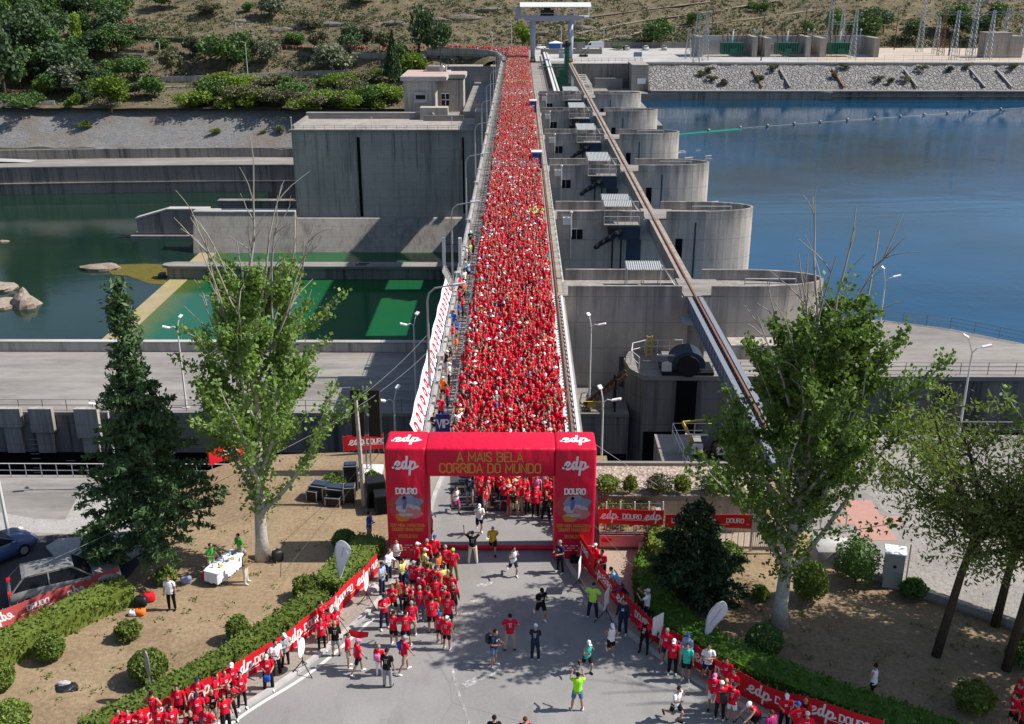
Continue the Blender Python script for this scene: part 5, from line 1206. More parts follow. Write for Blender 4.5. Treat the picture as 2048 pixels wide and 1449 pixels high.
# slender lamps on the far slope
for i, (x_, yt, yb) in enumerate(((312,119,165),(497,80,165),(488,55,108),(475,45,95),(125,122,150),(322,85,122),(985,68,102),(1023,50,100),(1122,52,100),(1207,60,98))):
    g_ = hit(x_, yb); h_ = max(6, min(13, atY(x_, yt, g_.y).z - g_.z))
    o = empty('street_lamp', g_); MB().tube([(0,0,0),(0,0,h_),(-.8,0,h_+.3)], [.13,.09,.06], 5).build('pole', M['whitesteel'], o); MB().box(-1.7,-.2,h_+.2,-.7,.2,h_+.4).build('lamp_head', M['whitesteel'], o)
    tag(o, f'pale street lamp on the far hillside ' + ['above the bright bush','below the runners road left of the olive','on the bare bank by the broad green tree','behind the broad green tree','among the dark left trees','beside the small terraces','at the far road bend with the crowd','where the crest road ends','behind the gantry crane legs','behind the white van'][i], 'street lamp', 'far street lamps')
# ================================================================ LETTERING (stroke glyphs laid on any surface)
GL = {'A':[[(0,0),(.3,1),(.6,0)],[(.1,.3),(.5,.3)]],'B':[[(0,0),(0,1),(.4,1),(.55,.88),(.55,.64),(.4,.53),(0,.53)],[(.4,.53),(.58,.4),(.58,.12),(.42,0),(0,0)]],
'C':[[(.55,.8),(.5,.94),(.38,1),(.18,1),(.05,.9),(0,.75),(0,.25),(.05,.1),(.18,0),(.38,0),(.5,.06),(.55,.2)]],'D':[[(0,0),(0,1),(.35,1),(.5,.92),(.57,.75),(.57,.25),(.5,.08),(.35,0),(0,0)]],
'E':[[(.5,1),(0,1),(0,0),(.5,0)],[(0,.52),(.4,.52)]],'H':[[(0,0),(0,1)],[(.55,0),(.55,1)],[(0,.5),(.55,.5)]],'I':[[(0,0),(0,1)]],'L':[[(0,1),(0,0),(.45,0)]],
'M':[[(0,0),(0,1),(.36,.3),(.72,1),(.72,0)]],'N':[[(0,0),(0,1),(.55,0),(.55,1)]],'O':[[(.28,1),(.15,1),(.04,.9),(0,.75),(0,.25),(.04,.1),(.15,0),(.41,0),(.52,.1),(.56,.25),(.56,.75),(.52,.9),(.41,1),(.28,1)]],
'P':[[(0,0),(0,1),(.4,1),(.56,.88),(.56,.6),(.4,.48),(0,.48)]],'R':[[(0,0),(0,1),(.4,1),(.56,.88),(.56,.62),(.4,.5),(0,.5)],[(.3,.5),(.58,0)]],'S':[[(.52,.82),(.45,.96),(.3,1),(.12,.97),(.02,.82),(.06,.62),(.46,.4),(.54,.2),(.45,.04),(.28,0),(.1,.04),(0,.2)]],
'T':[[(0,1),(.56,1)],[(.28,1),(.28,0)]],'U':[[(0,1),(0,.22),(.08,.05),(.2,0),(.36,0),(.48,.05),(.56,.22),(.56,1)]],'V':[[(0,1),(.3,0),(.6,1)]],
'0':[[(.28,1),(.12,.98),(0,.75),(0,.25),(.12,.02),(.4,.02),(.52,.25),(.52,.75),(.4,.98),(.28,1)]],'2':[[(.02,.8),(.1,.96),(.28,1),(.45,.94),(.5,.75),(.42,.55),(0,0),(.54,0)]],'5':[[(.5,1),(.06,1),(.03,.55),(.3,.6),(.48,.48),(.52,.26),(.42,.04),(.22,0),(.02,.1)]],
'9':[[(.5,.6),(.4,.45),(.2,.42),(.03,.55),(.03,.82),(.15,.98),(.35,1),(.5,.85),(.5,.5),(.4,.1),(.2,0),(.05,.06)]],'.':[[(.02,0),(.02,.1)]],'7':[[(0,1),(.5,1),(.2,0)]],'1':[[(.05,.8),(.2,1),(.2,0)]]}
EDP = [smooth(p, 2) for p in ([(-.12,.2),(.1,.32),(.42,.5),(.52,.72),(.38,.86),(.18,.78),(.06,.45),(.16,.12),(.38,.06),(.6,.22),(.8,.42)],
  [(1.12,.78),(.94,.84),(.78,.66),(.72,.3),(.84,.08),(1.0,.16),(1.12,.5),(1.22,1.35)],[(1.17,.9),(1.1,.4),(1.16,.1),(1.32,.16),(1.46,.4)],
  [(1.56,.86),(1.5,.4),(1.42,-.5)],[(1.5,.4),(1.66,.78),(1.86,.84),(1.98,.66),(1.94,.3),(1.76,.06),(1.6,.1),(1.5,.2)],[(1.92,.2),(2.06,.26),(2.2,.36)])]
def layout(text, gap=.2, space=.42):
    u = 0; out = []
    for ch in text:
        if ch == ' ': u += space; continue
        g_ = GL[ch]; w = max(p[0] for s in g_ for p in s)
        out += [[(p[0]+u, p[1]) for p in s] for s in g_]; u += w+gap
    return out, u-gap
def strokes(m, lines, f, w, ox, oy, sc, sx=1., base=.004):
    """ribbons of width w for polylines placed by f(u,v,off)"""
    for k, ln in enumerate(lines):
        q = [Vector((ox+p[0]*sc*sx, oy+p[1]*sc)) for p in ln]; closed = (q[0]-q[-1]).length < 1e-6
        q2 = [q[0]]
        for a in q[1:]:
            if (a-q2[-1]).length > 1e-5: q2.append(a)
        q = q2; n = len(q); L = []; R = []
        for i in range(n):
            t1 = (q[i]-q[i-1]).normalized() if i > 0 else ((q[0]-q[-2]).normalized() if closed else (q[1]-q[0]).normalized())
            t2 = (q[i+1]-q[i]).normalized() if i < n-1 else ((q[1]-q[0]).normalized() if closed else t1)
            t = (t1+t2); t = t.normalized() if t.length > .2 else t1; nrm = Vector((-t.y,t.x)); c_ = max(.45, nrm.dot(Vector((-t1.y,t1.x))))
            e = Vector((0,0)) if closed or 0 < i < n-1 else (t1*(-w*.4) if i == 0 else t1*(w*.4))
            L.append(q[i]+nrm*(w/2/c_)+e); R.append(q[i]-nrm*(w/2/c_)+e)
        o_ = base+.0009*k
        vs = [f(p.x,p.y,o_) for p in L]+[f(p.x,p.y,o_) for p in R]
        m.add(vs, [(n+i,n+i+1,i+1,i) for i in range(n-1)])
def text_on(m, text, f, cx, cy, h, w, sx=1., gap=.2, base=.004):
    ln, W = layout(text, gap); strokes(m, ln, f, w, cx-W*h*sx/2, cy-h/2, h, sx, base)
def logo_on(m, f, cx, cy, h, w, sx=1., base=.004): strokes(m, EDP, f, w, cx-1.05*h*sx, cy-.42*h, h, sx, base)
def bev(mb, name, mats, parent, w=.12, seg=3):
    o = mb.build(name, mats, parent); bm_ = bmesh.new(); bm_.from_mesh(o.data); bmesh.ops.remove_doubles(bm_, verts=bm_.verts, dist=1e-5)
    bmesh.ops.bevel(bm_, geom=bm_.edges[:], offset=w, segments=seg, affect='EDGES', profile=.5); bm_.to_mesh(o.data); bm_.free()
    o.data.polygons.foreach_set('use_smooth', [True]*len(o.data.polygons)); return o

# ================================================================ FINISH ARCH
for k_, c_ in (('p1',(.22,.28,.4)),('p2',(.5,.2,.19)),('p3',(.55,.2,.04)),('p4',(.12,.12,.3)),('p5',(.45,.42,.44)),('p6',(.5,.06,.06))): M[k_] = plain('print_'+k_, c_, .7, .2, 0, .35, 6)

A0 = at(778,1123); A1 = at(1187,1124); ax0, ax1, ay = A0.x, A1.x, 44.5
PW = 1.95; AD = 2.0; zt, zb = 6.05, 4.55
ar = empty('race_arch', ((ax0+ax1)/2, ay, 0)); tag(ar, 'big red inflatable race arch over the road with gold lettering', 'arch')
cx = ar.location.x
for s, x0 in ((-1, ax0), (1, ax1-PW)):
    p_ = bev(MB().box(x0-cx, 0, .0, x0+PW-cx, AD, zt), 'pillar', M['arch_red'], ar, .13)
    m = MB(); f = lambda u,v,o_: (u, -o_, v)
    c0 = x0-cx+PW/2; logo_on(m, f, c0, 5.15, .5, .105); part('logo', m, M['white'], p_); m = MB(); text_on(m, 'DOURO', f, c0, 3.82, .28, .065, .95, .2, .016)
    part('lettering', m, M['white'], p_); m = MB(); strokes(m, layout('2022')[0], lambda u,v,o_: (c0+.62-v*.3, -o_, 2.95+u*.28), .045, 0, 0, 1, 1., .016); part('year_lettering', m, M['p4'], p_)
    m = MB(); text_on(m, 'EDP MEIA MARATONA', f, c0, 1.98, .15, .026, .92); text_on(m, 'DOURO VINHATEIRO', f, c0, 1.75, .15, .026, .92); text_on(m, '29.05.2022', f, c0, 1.38, .15, .028, 1.)
    part('lettering', m, M['gold'], p_)
    # abstract colour patch with two simple runners
    def blotch(cx_, cz_, rx, rz, mat, seed, off_):
        q = []
        for k in range(28):
            a = 2*math.pi*k/28; r_ = 1+.32*mnoise.noise(Vector((math.cos(a)*1.7,math.sin(a)*1.7,seed)))+.14*mnoise.noise(Vector((math.cos(a)*5,math.sin(a)*5,seed+4)))
            q.append((cx_+rx*r_*math.cos(a), -off_, cz_+rz*r_*math.sin(a)))
        return MB().add(q, [tuple(range(28))]).build('printed_patch', M[mat], p_)
    blotch(c0,3.0,.86,.8,'p6',1,.0072); blotch(c0+.1,3.15,.62,.42,'p1',2,.0082); blotch(c0+.05,2.85,.6,.25,'p5',3,.0092); blotch(c0-.25,2.42,.34,.26,'p3',4,.0102)
    blotch(c0+.3,2.6,.45,.24,'p2',5,.0112); blotch(c0-.12,3.2,.13,.34,'p4',6,.0122); blotch(c0-.1,3.5,.1,.11,'p2',7,.0122); blotch(c0+.12,2.78,.17,.16,'p2',8,.0132); blotch(c0-.35,3.2,.17,.16,'p1',9,.0125); blotch(c0-.05,2.55,.4,.08,'p5',10,.0142)
    m = MB()
    for r_, k_ in ((0,6),(1,5),(2,4)):
        for q in range(k_):
            u = c0-.72+.27*q+.12*r_; m.box(u, -.005-.0004*q, .86-r_*.13, u+.1+.06*((q*7+r_)%3), -.0035, .89-r_*.13+.012*((q+r_)%2))
    part('sponsor_marks', m, M['white'], p_)
    m = MB(); logo_on(m, lambda u,v,o_: (u, v, zt+o_), c0, .95, .55, .13, 1.05); part('logo', m, M['white'], p_)
b_ = bev(MB().box(ax0+PW-cx-.02, .02, zb, ax1-PW-cx+.02, AD-.02, zt-.015), 'beam', M['arch_red'], ar, .11)
m = MB(); f2 = lambda u,v,o_: (u, .02-o_, v); text_on(m, 'A MAIS BELA', f2, -.02, 5.6, .46, .062, .95); text_on(m, 'CORRIDA DO MUNDO', f2, -.02, 5.02, .46, .062, .95, .19); part('lettering', m, M['gold'], b_)
part('foot_tube', MB().tube([(ax0+PW-cx, 1.1, .13),(ax1-PW-cx, 1.1, .13)], .12, 8), M['arch_red'], ar)
for i, (p, q) in enumerate((((ax0, ay+1, 5.8), (ax0-5, ay-1.5, 0)), ((ax1, ay+1, 5.8), (ax1+6.5, ay+4.0, 0)), ((ax0, ay+1.8, 6.0), (ax0-3.5, ay+7.5, 0)), ((ax1, ay, 2.0),(ax1+2.5,ay-2,0)))):
    tag(MB().tube([p,q], .012, 4).build('guy_rope', M['rail']), ['thin guy rope from the arch down to the left lawn','thin guy rope from the arch over the pebble roof','thin guy rope from the arch back towards the speaker tower','short guy rope at the right foot of the arch'][i], 'rope')

# ================================================================ BANNERS
def banner(label, path, h, items, mat='banner', zb_=.12, mirror=False, step=6, name='banner', thick=.02, wob=.05, posts=2.4, slope=0, side=1):
    """path: ground points seen left to right from the reading side; items: (position 0..1 or metres, 'edp'/'DOURO')"""
    o = empty(name, (*path[0],0)); tag(o, label, 'banner'); P0 = Vector(path[0][:2]); pp = [Vector(p[:2])-P0 for p in dens(path, .3)]
    S = [0]
    for a, b in zip(pp, pp[1:]): S.append(S[-1]+(b-a).length)
    T = S[-1]
    def f(u, v, o_):
        u = min(max(u,0),T); i = 0
        while i < len(S)-2 and S[i+1] < u: i += 1
        a, b = pp[i], pp[i+1]; t = (u-S[i])/(S[i+1]-S[i]+1e-9); p = a.lerp(b,t)
        i0 = max(i-1,0); i1 = min(i+2,len(pp)-1); d = (pp[i1]-pp[i0]).normalized(); n = Vector((d.y,-d.x))*side
        k = o_ + wob*math.sin(u*1.9+v*1.2)*.6 + slope*v
        return (p.x+n.x*k, p.y+n.y*k, zb_+v+ .03*math.sin(u*2.3))
    m = MB(); nu = max(6,int(T/.3)); nv = 4
    us = [T*i/nu for i in range(nu+1)]
    fr = [f(u, h*j/nv, 0) for j in range(nv+1) for u in us]; bk = [f(u, h*j/nv, -thick) for j in range(nv+1) for u in us]; N = len(fr); w = nu+1
    fs = [(j*w+i, j*w+i+1, (j+1)*w+i+1, (j+1)*w+i) for j in range(nv) for i in range(nu)]
    m.add(fr+bk, fs + [tuple(N+q for q in x)[::-1] for x in fs] + [(nv*w+i, nv*w+i+1, N+nv*w+i+1, N+nv*w+i) for i in range(nu)] + [(i+1,i,N+i,N+i+1) for i in range(nu)])
    part('fabric', m, M[mat], o)
    for u, kind in items:
        m = MB(); ff = (lambda a,v,o_: f(2*u-a, v, o_)) if mirror else f
        if kind == 'edp': logo_on(m, ff, u, h*.5, h*.42, h*.085, 1.05); 
        else:
            text_on(m, 'DOURO', ff, u, h*.55, h*.3, h*.06, 1.0, .2); m2 = MB(); strokes(m, [[(-.9,0),(.9,0)]], ff, h*.025, u, h*.3, h)
        for v in (m,): v.v = [tuple(x) for x in v.v]
        part('logo' if kind == 'edp' else 'lettering', m, M['white'], o)
    if posts:
        for p in [x for x in dens([tuple(q) for q in pp], posts)][:60]:
            pr = MB().tube([(0,0,0),(0,0,h+zb_)],.02,5); c = part('post', pr, M['steel'], o); q = Vector(p[:2]); c.location = (q.x, q.y, 0)
            # stand off behind the fabric
            i = min(range(len(pp)), key=lambda k: (pp[k]-q).length); d = (pp[min(i+1,len(pp)-1)]-pp[max(i-1,0)]).normalized(); c.location.x -= d.y*.1*side; c.location.y += d.x*.1*side
    return o
Lb = smooth(px([(250,1490),(330,1450),(420,1405),(490,1366),(540,1335),(603,1292),(680,1228),(756,1150)]), 1)
TL = sum(math.dist(a,b) for a,b in zip(Lb,Lb[1:]))
def ucoord(path, p):                                           # arc length of the point of path nearest to p
    d = dens(path,.1); i = min(range(len(d)), key=lambda k: math.dist(d[k],p)); return sum(math.dist(a,b) for a,b in zip(d[:i+1],d[1:i+1]))
items = [(ucoord(Lb, tuple(at(x,y)[:2])), k) for x,y,k in ((400,1412,'edp'),(488,1362,'edp'),(530,1335,'DOURO'),(590,1300,'edp'),(625,1268,'DOURO'),(668,1232,'edp'),(694,1212,'DOURO'),(722,1180,'edp'),(748,1155,'DOURO'),(310,1455,'DOURO'))]
banner('long red printed banner along the left sidewalk from the arch to the corner', Lb, 1.0, items)
Rb = smooth(px([(1160,1128),(1179,1150),(1222,1203),(1257,1243),(1297,1281),(1330,1301),(1410,1352),(1481,1398),(1545,1427),(1630,1450),(1760,1492)]), 1)
items = [(ucoord(Rb, tuple(at(x,y)[:2])), k) for x,y,k in ((1168,1138,'DOURO'),(1192,1166,'edp'),(1212,1191,'DOURO'),(1244,1228,'edp'),(1282,1266,'DOURO'),(1318,1296,'edp'),(1365,1322,'DOURO'),(1402,1348,'edp'),(1450,1380,'DOURO'),(1512,1414,'edp'),(1575,1436,'DOURO'),(1640,1456,'edp'),(1705,1478,'DOURO'))]
banner('long red printed banner curving along the right kerb from the arch', Rb, 1.0, items)
banner('short raised red banner board at the right foot of the arch', px([(1155,1118),(1186,1170)]), .95, [(1.,'DOURO')], zb_=.55, posts=0)
b1 = [(at(1194,1100).x,45.55),(at(1322,1100).x,45.4)]; W1 = b1[1][0]-b1[0][0]
banner('red banner on the wire fence of the planter beside the arch', b1, .82, [(W1*.17,'edp'),(W1*.52,'DOURO'),(W1*.84,'edp')], zb_=1.5, posts=0)
b2 = [(at(1326,1100).x,45.4),(at(1497,1100).x,45.4)]; W2 = b2[1][0]-b2[0][0]
banner('red banner on the gate fence half hidden by the dark conifer', b2, .75, [(W2*.17,'DOURO'),(W2*.5,'edp'),(W2*.8,'DOURO')], zb_=1.35, posts=2.2)
b3 = [tuple(at(688,912)[:2]), tuple(at(768,906)[:2])]; banner('red banner on the terrace edge behind the speaker tower', b3, .95, [(.8,'edp'),(1.9,'DOURO')], zb_=.3)
b4 = [tuple(at(420,935)[:2]), tuple(at(500,908)[:2])]; banner('red banner on the terrace edge seen between the fir and poplar', b4, .95, [(1.3,'edp')], zb_=.1)
b5 = px([(-60,1292),(0,1264),(87,1230),(243,1172)]); T5 = sum(math.dist(a,b) for a,b in zip(b5,b5[1:]))
banner('faded red banner seen from behind along the hedge by the dark car', b5, .85, [(T5-.5,'DOURO'),(T5-2.05,'edp'),(T5-3.7,'DOURO'),(T5-5.2,'edp'),(T5-6.6,'DOURO')], 'banner_back', .15, True, posts=3.6)
tag(MB().box(0,-.01,0,2.15,.01,.62).build('notice', plain('pink_notice', (.62,.2,.2), .7)), 'pale pink notice with a red badge on the low planter wall', 'notice').location = (at(1195,1085).x, 45.35, .35)
nt = bpy.data.objects['notice']; part('badge', MB().prism([(.35+.28*math.cos(t*.4), .36+.14*math.sin(t*.4)) for t in range(16)],0,.004), M['red'], nt)
nt.children[0].rotation_euler = (math.pi/2,0,0); nt.children[0].location = (0,-.012,0)
# white ring banner leaning outwards on the bridge parapet
wb = empty('ring_banner', (-5.9,57,.6)); tag(wb, 'long white banner with red rings leaning outwards on the near bridge railing', 'banner')
fw = lambda u,v,o_: (-.42*v+o_*.8+ .03*math.sin(u*1.3), u, v*.85+o_*.6)
m = MB(); us = [i*.5 for i in range(64)]; m.add([fw(u,v,0) for v in (0,1.35) for u in us], [(i+1,i,64+i,65+i) for i in range(63)]); m.add([fw(u,v,-.03) for v in (0,1.35) for u in us], [(i,i+1,65+i,64+i) for i in range(63)])
part('fabric', m, M['white_fabric'], wb)
for k in range(22):
    m = MB(); u0 = .8+k*1.42; out = [(u0+.36*math.cos(t*.37)*(1+.2*math.cos(t*.37)), .67+.4*math.sin(t*.37)) for t in range(17)]; inn = [(u0+.16*math.cos(t*.37), .67+.2*math.sin(t*.37)) for t in range(17)]
    m.add([fw(*p,.03) for p in out]+[fw(*p,.03) for p in inn], [(i,(i+1)%17,17+(i+1)%17,17+i) for i in range(17)]); part('red_ring', m, M['red'], wb)
sc_ = MB().add([fw(31.6,-.3,0),fw(34.4,-.3,0),fw(34.4,2.0,0),fw(31.6,2.0,0)],[(0,1,2,3)])
for k in range(6): sc_.bar(fw(31.6,k*.4,.03),fw(34.4,k*.4,.03),.06,.04)
o = sc_.build('mesh_screen', M['rail']); o.location = wb.location; tag(o, 'grey mesh screen at the far end of the white ring banner', 'screen')
vp = empty('vip_sign', (at(893,862).x, 57.2, .75)); tag(vp, 'dark blue sign reading VIP at the near end of the bridge walkway', 'sign')
part('panel', MB().box(-.42,-.03,.3,.42,.03,1.55), plain('vip_blue', (.02,.03,.2), .5), vp); part('leg', MB().box(-.4,-.02,-.55,-.35,.02,.3).box(.35,-.02,-.55,.4,.02,.3), M['steel'], vp)
m = MB(); text_on(m, 'VIP', lambda u,v,o_: (u,-.03-o_,v), 0, .95, .5, .09, .85); part('lettering', m, M['white'], vp)

# ================================================================ feather flags, tripods, road sign
def flag(label, base, top, seed, lean, z0):
    o = empty('feather_flag', base); tag(o, label, 'flag'); H = top
    q = [(0,.0),(-.06*H,.25*H),(-.12*H,.55*H),(-.13*H,.78*H),(-.08*H,.93*H),(.03*H,1.0*H),(.16*H,.95*H),(.27*H,.86*H),(.36*H,.72*H),(.26*H,.52*H),(.13*H,.25*H),(.03*H,0)]
    q = smooth(q, 1); f = lambda u,v,o_: (u*.78+lean*v*v/H, o_+.05*math.sin(v*2.6+u*3), v+z0)
    m = MB(); n = len(q); m.add([f(*p,.01) for p in q]+[f(*p,-.01) for p in q], [tuple(range(n)), tuple(range(n,2*n))[::-1]]+[(i,(i+1)%n,n+(i+1)%n,n+i)[::-1] for i in range(n)])
    part('sail', m, M['white_fabric'], o); part('pole', MB().tube([(0,0,0),f(-.06*H,.25*H,0),f(-.12*H,.6*H,0),f(-.08*H,.93*H,0)],.02,5), M['steel'], o)
    m = MB()
    for k in range(14):
        v = .2*H+k*.045*H; u = -.03*H+.012*H*k*.9; strokes(m, [[(0,0),(.03,.05)],[(.04,0),(.06,.06)]], lambda a,b,o_: f(a,b,-.012-o_), .014, u, v, 1)
    part('print', m, M['p4'], o); return o
flag('white feather flag on a bent pole behind the left hedge', at(682,1192), 2.05, 1, .05, .9)
flag('white feather flag leaning over the curved hedge on the right', at(1410,1302), 2.0, 2, .25, .5)
def tripod(label, base, shape, h, rz, mat='white'):
    o = empty('tripod_sign', base, rz); tag(o, label, 'sign')
    for k in range(3): part('leg', MB().tube([(0,0,h*.5),(math.cos(k*2.1)*.55,math.sin(k*2.1)*.55,0)],.022,5), M['black'], o)
    part('column', MB().tube([(0,0,h*.3),(0,0,h*.75)],.025,5), M['black'], o)
    m = MB().prism([(.36*math.cos(t*.3),.42*math.sin(t*.3)) for t in range(21)],-.012,.012) if shape == 'disc' else MB().box(-.32,-.42,-.012,.32,.42,.012)
    m.v = [(x,z,y+h) for x,y,z in m.v]; part('panel', m, M[mat], o); return o
tripod('round white panel on a black tripod beside the left banner near the arch', at(735,1212), 'disc', 1.25, 1.45); tripod('round white panel on a black tripod on the kerb behind the pink cap walker', at(607,1347), 'disc', 1.25, 1.4)
tripod('square white panel on a black tripod at the right kerb near the arch', at(1158,1182), 'rect', 1.25, 1.35); tripod('square pale panel on a black tripod behind the policeman', at(1212,1243), 'rect', 1.2, 1.2); tripod('square pale panel leaning above the right banner', at(1313,1302), 'rect', 1.35, .7)
o = empty('road_sign', at(305,1402)); tag(o, 'grey road sign seen edge on beside the round clipped bush', 'sign'); part('pole', MB().tube([(0,0,0),(0,0,2.3)],.03,6), M['steel'], o)
m = MB().prism([(.42*math.cos(t*.3),.6*math.sin(t*.3)) for t in range(21)],-.02,.02); m.v = [(z,x*.55,y+1.75) for x,y,z in m.v]; c = part('panel', m, M['rail'], o); c.rotation_euler.z = .75

# ================================================================ sound equipment, cases, table, bags
up = empty('utility_pole', at(729,1012)); tag(up, 'weathered wooden utility pole behind the flight cases', 'pole'); part('pole', MB().tube([(0,0,0),(-.2,.3,6.2)],[.15,.1],7), M['bark'], up)
for i, (p, q) in enumerate((((-6.05,65.6,3.2),(up.location.x-.2,up.location.y+.3,5.6)),((-6.05,65.6,4.4),(up.location.x-.2,up.location.y+.3,6.0)),((up.location.x,up.location.y,5.6),(-22,40,2.0)))):
    p = Vector(p); q = Vector(q); tag(MB().tube([p.lerp(q,t)+Vector((0,0,-.8*t*(1-t))) for t in np.linspace(0,1,8)],.012,4).build('overhead_wire', M['rail']), ['lower wire from the bridge lamp to the wooden pole','upper wire from the bridge lamp to the wooden pole','long wire from the wooden pole down over the left lawn'][i], 'wire')
la = empty('speaker_tower', at(737,946)); tag(la, 'tall black line array speaker tower left of the arch', 'speaker')
for x in (-.75,.2): part('speaker_column', MB().box(x,-.3,2.4,x+.65,.4,5.2), M['black'], la)
for x in (-.1,.15): part('mast', MB().tube([(x,.1,0),(x,.1,5.3)],.05,5), M['steel'], la)
part('base', MB().box(-.5,-.5,0,.8,.7,.2), M['whitesteel'], la)
def case(label, base, w, d, h, rz, lid=True):
    o = empty('flight_case', base, rz); tag(o, label, 'flight case', 'flight cases by the arch'); part('body', MB().box(-w/2,-d/2,.05,w/2,d/2,h), M['black'], o); m = MB()
    for x in (-w/2,w/2):
        for y in (-d/2,d/2): m.box(x-.025,y-.025,.05,x+.025,y+.025,h+.02)
    for y in (-d/2,d/2): m.box(-w/2,y-.025,h-.005,w/2,y+.025,h+.02)
    for x in (-w/2,w/2): m.box(x-.025,-d/2,h-.004,x+.025,d/2,h+.021)
    part('edging', m, M['steel'], o)
    if lid: part('mixer', MB().box(-w*.4,-d*.35,h+.01,w*.4,d*.35,h+.08), M['darkblue'], o)
    return o
for i, (x_,y_,w,d,h,rz,lb) in enumerate(((642,996,1.0,.8,.85,-.25,'open black flight case with a mixer, first in the row'),(672,1000,1.15,.8,.8,-.2,'black flight case with a wide mixing desk beside the first'),(668,1010,.8,.5,.5,-.15,'low black flight case standing in front of the mixing desk'),(700,1002,.6,.6,.9,.1,'narrow upright black flight case below the wooden pole'),(703,978,.75,.6,1.5,.1,'tall black case with a laptop screen beside the pole'),(628,1000,.6,.5,.6,-.3,'small black case at the left end of the sound equipment'))):
    case(lb, at(x_,y_), w, d, h, rz, i != 2)
for i, (x_,y_,w,h,lb) in enumerate(((753,1008,1.0,1.5,'large black loudspeaker box next to the left arch pillar'),(765,1022,.8,1.1,'smaller black loudspeaker in front of the large one'))):
    o = empty('loudspeaker', at(x_,y_), .25); tag(o, lb, 'loudspeaker'); part('cabinet', MB().box(-w/2,-.45,0,w/2,.45,h), M['black'], o); part('grille', MB().box(-w/2+.06,-.47,.08,w/2-.06,-.455,h-.08), M['void'], o)
o = tag(MB().box(-.25,-.2,0,.25,.2,.4).tube([(0,0,.4),(0,0,.7)],.03,5).build('generator', M['black']), 'small black floor box and cable at the right arch pillar', 'box'); o.location = at(1150,1128)
tb = empty('table', at(452,1150)); tag(tb, 'long folding table under a white cloth on the left lawn', 'table'); part('top', MB().box(-.42,-1.05,.7,.42,1.05,.74), M['whitesteel'], tb)
for x in (-.35,.35):
    for y in (-.9,.9): part('leg', MB().tube([(x,y,0),(x,y,.7)],.02,5), M['steel'], tb)
tb.rotation_euler.z = -.38
m = MB(); n = 40; rim = []
for k in range(n):
    a = 2*math.pi*k/n; cx_, sy_ = math.cos(a), math.sin(a); s = 1/max(abs(cx_)/.44, abs(sy_)/1.08); rim.append((cx_*s, sy_*s))
vs = [(x,y,.75) for x,y in rim]+[(x*(1.06+.05*math.sin(k*1.9)),y*(1.02+.02*math.sin(k*1.9)),.2+.05*math.sin(k*2.7)) for k,(x,y) in enumerate(rim)]
m.add(vs,[tuple(range(n))]+[(i,n+i,n+(i+1)%n,(i+1)%n) for i in range(n)]); o = m.build('tablecloth', M['white_fabric']); o.location = tb.location; o.rotation_euler.z = -.38; tag(o, 'white cloth draped over the table under the poplar', 'tablecloth')
for i in range(9):
    p = tb.matrix_basis @ Vector((rnd.uniform(-.3,.3), -.7+i*.2, .755)) if False else Matrix.Translation(tb.location) @ Matrix.Rotation(-.38,4,'Z') @ Vector((rnd.uniform(-.3,.3), -.7+i*.2, .755))
    b_ = MB().box(-.1,-.07,0,.1,.07,.06) if i % 3 else MB().tube([(0,0,0),(0,0,.16),(0,0,.2),(0,0,.25)],[.04,.04,.015,.015],8)
    o = b_.build('packet' if i % 3 else 'bottle', [M['p5'],M['yellow'],M['white'],M['p1']][i%4]); o.location = p; o.rotation_euler.z = i
    tag(o, 'small food packet on the white tablecloth' if i % 3 else 'small bottle standing on the white tablecloth', 'packet' if i % 3 else 'bottle', 'things on the lawn table')
def bag(label, base, s, mat, rz=0., name='bag', z=0):
    o = empty(name, base+Vector((0,0,z)), rz); tag(o, label, 'bag'); m = MB().ball((0,0,0),1,14,9); pw_ = lambda a: math.copysign(abs(a)**.55,a); m.v = [(pw_(x)*s[0]/2*(1+.12*mnoise.noise(Vector((x*2,y*2,z*2+len(label))))), pw_(y)*s[1]/2*(1-.2*max(0,z)), s[2]*(.5+pw_(z)*.5)*(1+.12*mnoise.noise(Vector((x*3,y*3,len(label)))))) for x,y,z in m.v]
    part('body', m, mat, o, True); part('strap', MB().tube([(-s[0]*.2,0,s[2]*.9),(0,0,s[2]*1.2),(s[0]*.2,0,s[2]*.9)],.02,5), M['black'], o); return o
bag('black rucksack on the ground among spectators bags on the lawn', at(283,1212), (.6,.45,.5), M['black']); bag('red sports bag beside the black rucksack on the lawn', at(299,1203), (.55,.4,.45), M['red'], .4); bag('bright orange bag lying in front of the rucksack', at(281,1230), (.5,.35,.3), plain('orange_fabric',(.8,.16,.02),.8)); bag('white plastic bag beside the orange one', at(267,1231), (.4,.3,.25), M['white'])
bag('red cool bag with a white lid at the end of the table', at(418,1160), (.6,.4,.45), M['red']); bag('pack of blue and white water bottles on the lawn', at(373,1166), (.5,.35,.35), M['p1'], .2, 'water_pack'); bag('black backpack leaning at the foot of the left poplar', at(556,1122), (.55,.45,.6), M['black'], .6); bag('clear and black equipment bags below the end of the left banner', at(745,1185), (.7,.5,.35), M['p5'], .8)
tag(rock('ash_heap', at(134,1376), (.5,.35,.12), 'burnt black ash heap on the dry lawn', 12, 'black'), None, 'ash heap'); rock('charred_wood', at(128,1372)+Vector((0,0,.1)), (.3,.14,.1), 'pale charred wood lying on the ash heap', 14, 'p5')['category'] = 'wood'

